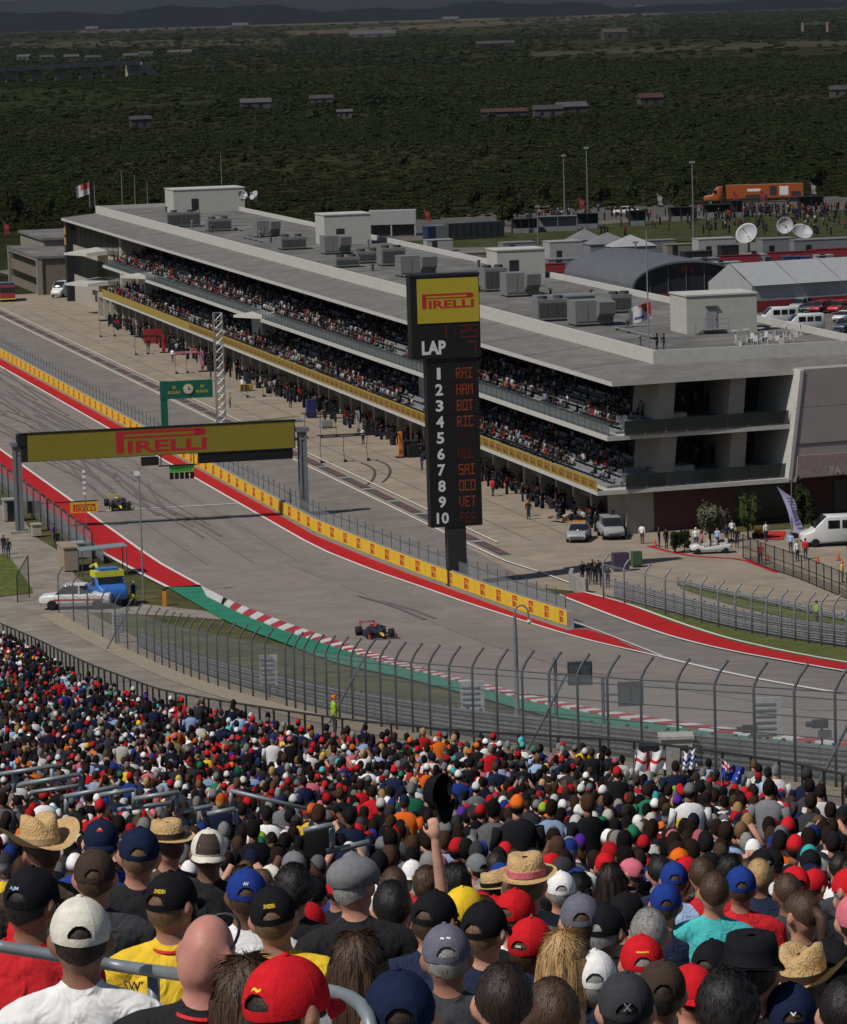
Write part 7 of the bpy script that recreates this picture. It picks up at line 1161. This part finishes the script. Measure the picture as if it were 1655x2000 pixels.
# ---- small figures for the mass: few faces each, colours carried by the corners
def template(sit, arms=0, nu=8):
    m = MB(); tags = []
    def part(fn, t):
        k = len(m.v); fn(); tags.extend([t] * (len(m.v) - k))
    z = 0 if sit else .40
    if sit: part(lambda: m.loft([[(sx * .2 + .0, .45, .35), (sx * .2, .45, .5)][0:0] or [(-.2, 0, .42), (.2, 0, .42), (.2, 0, .58), (-.2, 0, .58)], [(-.2, .45, .42), (.2, .45, .42), (.2, .45, .56), (-.2, .45, .56)]]) if (sx := 1) else None, 3)
    else: part(lambda: m.loft([[(-.09 + .07 * math.cos(a) * 1.6, .08 * math.sin(a), h) for a in np.linspace(0, 6.28, 6, endpoint=False)] for h in (0, .9)]), 3); part(lambda: m.loft([[(.09 + .07 * math.cos(a) * 1.6, .08 * math.sin(a), h) for a in np.linspace(0, 6.28, 6, endpoint=False)] for h in (0, .9)]), 3)
    part(lambda: m.loft([[(rx * math.cos(a), ry * math.sin(a) - .01, h + z) for a in np.linspace(0, 2 * math.pi, nu, endpoint=False)] for rx, ry, h in ((.165, .125, .45), (.17, .13, .65), (.20, .125, .88), (.215, .10, 1.0), (.12, .07, 1.07), (.055, .055, 1.09))]), 0)
    part(lambda: m.loft([[(.055 * math.cos(a), .055 * math.sin(a), h + z) for a in np.linspace(0, 2 * math.pi, 6, endpoint=False)] for h in (1.06, 1.18)]), 1)
    for s_ in (-1, 1):
        P = [(s_ * .22, -.01, 1.0 + z), (s_ * .27, .03, .76 + z), (s_ * .15, .24, .66 + z)] if not arms else [(s_ * .22, -.01, 1.0 + z), (s_ * .28, .14, 1.0 + z), (s_ * .1, .22, 1.28 + z + (.2 if arms == 2 else 0))]
        part(lambda: m.tube(P[:2], [.06, .05], 5), 0); part(lambda: m.tube(P[1:], [.045, .035], 5), 1)
    k = len(m.v); m.ell((0, 0, 1.245 + z), (.085, .106, .118), nu, 7); tags.extend([2 if v[2] > 1.235 + z else 4 if (v[1] < .02 and v[2] > 1.17 + z) else 1 for v in m.v[k:]]); part(lambda: m.add([(-.07, .09, 1.25 + z), (.07, .09, 1.25 + z), (.045, .175, 1.235 + z), (-.045, .175, 1.235 + z)], [(0, 1, 2, 3)]), 2)
    return m, np.array(tags)
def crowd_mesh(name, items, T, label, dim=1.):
    VV, FF, CC, o = [], [], [], 0
    rg = np.random.default_rng(3)
    for (x, y, z, yaw, sc, t, cs) in items:
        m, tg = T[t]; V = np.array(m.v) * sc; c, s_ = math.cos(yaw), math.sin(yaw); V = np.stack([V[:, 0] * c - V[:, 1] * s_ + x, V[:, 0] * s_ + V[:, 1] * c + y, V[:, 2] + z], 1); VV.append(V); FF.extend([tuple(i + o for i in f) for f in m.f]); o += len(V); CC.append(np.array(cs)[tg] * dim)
    me = bpy.data.meshes.new(name); me.from_pydata(np.concatenate(VV).tolist(), [], FF); me.materials.append(M('crowd_cloth', attr='tint', rough=.85, var=.12, scale=8, spec=.08))
    a = me.color_attributes.new('tint', 'FLOAT_COLOR', 'POINT'); C4 = np.concatenate(CC); a.data.foreach_set('color', np.c_[C4, np.ones(len(C4))].ravel()); me.polygons.foreach_set('use_smooth', [True] * len(me.polygons)); me.update()
    ob = put(name, me); return tag(ob, label, 'crowd', kind='stuff')
T_ = [template(True), template(True, 1), template(False), template(True, 0, 6), template(False, 2), template(False, 0, 6)]
SK_ = [(.5, .27, .19), (.45, .23, .16), (.36, .18, .12), (.22, .11, .07), (.12, .06, .04)]
W_GAL = ['white'] * 26 + ['black'] * 22 + ['grey'] * 14 + ['navy'] * 10 + ['red'] * 7 + ['lightblue'] * 6 + ['charcoal'] * 10 + ['cream'] * 6 + ['pink'] * 3 + ['teal', 'orange']
def cols(rg, p_hat=.62, dark=0., WS=W_SHIRT):
    sh = COLN[rg.choice(WS)] if rg.random() > dark else COLN[rg.choice(['black', 'navy', 'charcoal'])]; hr_ = HAIRN[rg.choice(['black'] * 12 + ['dark brown'] * 14 + ['brown'] * 6 + ['grey'] * 3 + ['light brown'] * 2 + ['blond'])]; hd = COLN[rg.choice(W_CAP)] if rg.random() < p_hat else hr_; f = rg.uniform(.55, 1.05); return [tuple(f * c for c in sh), rg.choice(SK_), tuple(f * c for c in hd), (.03, .035, .05), hr_]
items = [(x, y, z - 1.245, rc_.gauss(0, .25), 1 + rc_.gauss(0, .03), (3 if y > 120 else 1 if rc_.random() < .035 else 0), cols(rc_, .5, .24, W_SHIRT + W_GAL)) for x, y, z in keep[N_IND:]]
crowd_mesh('crowd', items, T_, 'dense crowd of spectators in caps filling the grandstand to the front railing')
# galleries of the pit building
it = []; rg = random.Random(4)
def bl_(x, y): p = O_ + V_ * x + U_ * y; return p[0], p[1]
for z0, ov in ((8.75, .5), (4.1, 1.45)):
    for k in range(4):
        x0 = -ov + 1.9 + k * 1.25
        for y in np.arange(3.5, 283, .56):
            if rg.random() < (.72, .48, .34, .30)[k] * (.35 + .65 * (math.sin(y * .09 + z0) > -.75)): X, Y = bl_(x0 + rg.gauss(0, .1), y + rg.gauss(0, .1)); st_ = rg.random() < .12; it.append((X, Y, z0 + .22 + k * .3, STR + math.pi / 2 + rg.gauss(0, .3), 1., 5 if st_ else 3, cols(rg, .25, .12, W_GAL)))
    for y in np.arange(5, 283, .42):
        for xx in (-ov + 6.5, -ov + 7.2, -ov + 7.9):
            if rg.random() < .42 + .25 * math.sin(y * .07 + z0): X, Y = bl_(xx + rg.gauss(0, .15), y); it.append((X, Y, z0 + 1.4, STR + math.pi / 2 + rg.gauss(0, .8), 1., 5, cols(rg, .35, .55)))
    for k in range(26): e = EN(rg.uniform(5, 15.5), rg.uniform(3.5, 6), 0); X, Y = bl_(e[0], e[1]); it.append((X, Y, z0 + 1.2, rg.uniform(0, 6), 1., 5, cols(rg, .3, .7)))
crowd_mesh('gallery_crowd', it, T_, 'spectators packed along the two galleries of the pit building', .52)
it = []
for k in range(420):                       # crews in the garage mouths
    X, Y = bl_(rg.uniform(-.8, 2.6), rg.uniform(4, 282)); it.append((X, Y, .06, rg.uniform(0, 6), 1., 5, cols(rg, .3, .75)))
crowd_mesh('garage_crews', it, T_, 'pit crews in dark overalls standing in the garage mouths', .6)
it = []
for k in range(520):
    px = rg.uniform(1030, 1655); py = rg.gauss(428 - (px - 1030) * .02, 5) if rg.random() < .6 else rg.uniform(410, 462)
    if px < 1380 and rg.random() < .55: continue
    p = G(px, py); it.append((p[0], p[1], .1, rg.uniform(0, 6), 1., 5, cols(rg, .4, .25)))
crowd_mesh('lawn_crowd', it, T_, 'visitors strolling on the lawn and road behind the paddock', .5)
# ---- people on their feet in the middle distance
PIT = [(1033, 1016, 'black', 'man in black standing alone on the pit apron', 'short', None), (1255, 1064, 'white', 'person in a white shirt with red back by the corner pier', 'short', None), (1288, 1070, 'charcoal', 'person in dark grey behind the cone', 'short', None), (1302, 1073, 'black', 'person in black left of the shrubs', 'nape', 'black'), (1318, 1080, 'white', 'person in white at the red edge', 'short', None), (1360, 1072, 'white', 'person in white behind the golf cart', 'nape', 'white'), (1372, 1078, 'pink', 'person in pink beside the golf cart', 'long', None), (1402, 1072, 'lightblue', 'person in light blue under the olive tree', 'short', None), (1420, 1064, 'navy', 'person in navy right of the olive tree', 'nape', 'navy'), (1431, 1056, 'white', 'person in white standing taller right of the olive', 'short', None), (1440, 1072, 'black', 'person in black at the end of the golf cart', 'short', None), (1497, 1060, 'white', 'person in white below the slim tree', 'short', None), (1486, 1104, 'red', 'person in a red jacket at the black fence', 'short', None), (1558, 1098, 'white', 'person in white right of the feather banner', 'short', None), (1574, 1094, 'red', 'person in a red top by the van', 'nape', 'black'), (1545, 1082, 'lightblue', 'person in a blue top below the banner', 'short', None), (1646, 1140, 'yellow', 'person in a yellow vest at the right edge', 'nape', 'orange'), (1596, 1222, 'lime', 'marshal in a green vest behind the pit exit rail', 'nape', 'navy'), (655, 1446, 'lime', 'marshal in a lime vest and orange cap at the fence', 'nape', 'orange'), (243, 1172, 'white', 'marshal in a white helmet by the truck', None, 'white'), (262, 1180, 'blue', 'marshal in blue with a white helmet', None, 'white'), (232, 1160, 'charcoal', 'marshal in dark clothes under the shelter', 'short', None), (450, 797, 'khaki', 'man in khaki beside the lattice mast', 'short', None), (107, 1062, 'purple', 'person in purple by the left fence', 'nape', 'black'), (112, 1075, 'black', 'person in black by the left fence', 'short', None), (8, 1085, 'black', 'person in black at the left edge', 'short', None), (17, 1092, 'charcoal', 'person in dark grey at the left edge', 'nape', 'black')]
for x, y, c, l, hr, cp in PIT: person(None, l, 'stand', 'down', rc_.uniform(0, 6), 0, 'long', c, 'cap' if cp else None, cp or 'black', hr, 'dark brown', floor=G(x, y) + (0, 0, .07))
for k, (x, y) in enumerate(((1138, 1140), (1150, 1143), (1163, 1144), (1176, 1148), (1188, 1150), (1158, 1136), (1170, 1138))): person(None, ['leftmost', 'second', 'third', 'fourth', 'rightmost', 'taller back left', 'taller back right'][k] + ' photographer in black behind the curved barrier', 'stand', 'phone', rc_.uniform(2.4, 3.6), 0, 'long', 'black', 'cap' if k % 2 else None, 'charcoal', 'nape' if k % 2 else 'short', 'black', floor=G(x, y) + (0, 0, .07), group='photographers at the pit exit')
for k, x in enumerate((1284, 1297)): person(None, ['left of two people in black on the near roof corner', 'right of two people in black on the near roof corner'][k], 'stand', 'phone', 1.6, 0, 'long', 'black', None, 'black', 'short', 'black', floor=at_z(x, 689, 14.62))
for k in range(10):
    u = 14 + k * 24 + rc_.uniform(-4, 4); c = rc_.choice(['red', 'charcoal', 'navy', 'black', 'orange', 'white']); person(None, 'crew member in %s on the apron, %s from the near corner' % (say(c), ORD_[k]), 'stand', 'down', rc_.uniform(0, 6), 0, 'long', c, 'cap', 'black', 'nape', 'dark brown', floor=S(u, rc_.uniform(-4, -1.5), .07), group='pit crew on the apron')
# ---- flags held in the crowd
def cloth(label, px, py, d, w, h, cells, mats, slope=0.):
    p = at_d(px, py, d); r_ = thing('held_flag', label, 'flag', p); m = MB(); nx, ny = 18, 12
    m.v = [(w * (i / nx - .5), .06 * math.sin(i * .7 + k * .3), h * (.5 - k / ny) + slope * (i / nx - .5) - .10 * h * math.sin(i / nx * math.pi) + .03 * math.sin(i * .9)) for k in range(ny + 1) for i in range(nx + 1)]
    for k in range(ny):
        for i in range(nx): m.f.append((k * (nx + 1) + i, k * (nx + 1) + i + 1, (k + 1) * (nx + 1) + i + 1, (k + 1) * (nx + 1) + i)); m.m.append(cells((i + .5) / nx, (k + .5) / ny))
    m.build('cloth', mats, r_, True); MB().tube([(-w / 2, 0, h * .55 - slope / 2), (-w / 2, 0, -h * 1.1 - slope / 2)], .015, 5).build('stick', GALV, r_)
fw_, fr_, fb_ = M('cloth_white', (.62, .62, .62), .85), M('cloth_red', (.45, .02, .03), .85), M('cloth_blue', (.02, .04, .25), .85)
cloth('white flag with a red cross held up near the front', 1270, 1484, 106, .78, .50, lambda a, b: 1 if abs(a - .45) < .06 or abs(b - .5) < .07 else 0, [fw_, fr_])
cloth('blue and white striped flag with a pale corner', 1347, 1482, 104, .36, .45, lambda a, b: 0 if (a < .35 and b < .4) else (1 if int(b * 7) % 2 else 0), [fw_, fb_], .1)
def ens(a, b):
    if a < .5 and b < .5: return 1 if abs(a - .25) < .05 or abs(b - .25) < .08 else (0 if abs(a - .25) < .1 or abs(b - .25) < .15 or abs(a - b) < .07 or abs(a + b - .5) < .07 else 2)
    return 0 if (abs(a - .75) < .04 and abs(b - .3) < .06) or (abs(a - .25) < .05 and abs(b - .78) < .06) or (abs(a - .65) < .03 and abs(b - .6) < .05) else 2
cloth('dark blue ensign with a red and white corner', 1432, 1508, 100, .55, .42, ens, [fw_, fr_, fb_], -.22)
sp_ = at_d(1268, 1466, 107); sk = thing('speaker_box', 'black loudspeaker box above the white flag', 'speaker', sp_ - (0, 0, .3)); MB().box(-.25, .25, -.2, .2, 0, .45).build('case', BLK, sk); MB().box(-.2, .2, -.22, -.2, .05, .4).build('grille', BLKF, sk); MB().tube([(0, 0, 0), (0, 0, -1.4)], .03, 5).build('stand', BLKF, sk)
# ---- steel handrails on the aisle and in front of the lens
HR = M('handrail_grey', (.20, .225, .24), .45, .3, var=.12, scale=4)
def rail(label, segs, d, r):
    p0 = at_d(*segs[0][0], d); rt_ = thing('handrail', label, 'handrail', p0)
    for k, sg in enumerate(segs): MB().tube([at_d(x, y, d + .05 * k) for x, y in sg], r, 8).build('rail' if abs(sg[0][0] - sg[-1][0]) > 8 else 'post', HR, rt_, True, world=True)
rail('upper grey handrail at the left edge of the stand', [[(-15, 1514), (122, 1494)], [(28, 1510), (28, 1548)], [(102, 1497), (102, 1545)], [(35, 1534), (130, 1520)]], 39, .021)
rail('grey handrail with a square end below the upper one', [[(40, 1532), (158, 1512)], [(158, 1512), (158, 1550)], [(60, 1548), (158, 1534)]], 37, .021); rail('long sloping grey handrail left of the trucker cap', [[(125, 1556), (232, 1536)], [(130, 1556), (130, 1590)]], 36, .021)
rail('double grey handrail above the trucker cap', [[(195, 1553), (262, 1542)], [(218, 1550), (218, 1580)], [(262, 1542), (262, 1578)], [(230, 1582), (335, 1568)]], 35, .021); rail('short grey handrail right of the double one', [[(262, 1560), (350, 1547)], [(346, 1548), (346, 1585)], [(340, 1588), (415, 1574)]], 34, .021)
rail('small square handrail end near the middle left', [[(405, 1590), (460, 1580)], [(460, 1580), (460, 1610)]], 33, .021); rail('handrail sloping down to the right across the crowd', [[(450, 1544), (600, 1580)], [(452, 1545), (452, 1575)]], 40, .021); rail('handrail end right of the full black hair', [[(592, 1622), (650, 1611)], [(649, 1612), (649, 1660)], [(638, 1664), (722, 1644)]], 26, .019)
pr_ = [(-20, 1845), (120, 1868), (240, 1888), (370, 1906), (480, 1916), (560, 1922), (640, 1935), (690, 1945), (718, 1958), (727, 1985), (728, 2040)]
nr = thing('front_rail', 'thick grey rail crossing the bottom left in front of the lens', 'handrail', at_d(0, 1850, 11.9)); MB().tube([at_d(x, y, 13.0 if x < 250 else 13.0 - (x - 250) * .0053) for x, y in smooth_px(pr_, 30)], .0195, 10).build('tube', HR, nr, True, world=True); MB().tube([at_d(300, 1897, 12.9), at_d(302, 2090, 12.9)], .0195, 8).build('post', HR, nr, True, world=True)
# ================================================================== the air over the plain
hz_ = MB().box(-5000, 5000, -200, 40000, -8, 175).build('haze', None); tag(hz_, 'thin pale haze over the plain', 'haze', kind='stuff')
hm = bpy.data.materials.new('thin_haze'); hm.use_nodes = True; hn = hm.node_tree.nodes; hn.clear(); ho = hn.new('ShaderNodeOutputMaterial'); hv = hn.new('ShaderNodeVolumePrincipled'); hv.inputs['Color'].default_value = (.80, .88, 1, 1); hv.inputs['Density'].default_value = 5e-6; hm.node_tree.links.new(hv.outputs[0], ho.inputs['Volume']); hz_.data.materials.clear(); hz_.data.materials.append(hm)
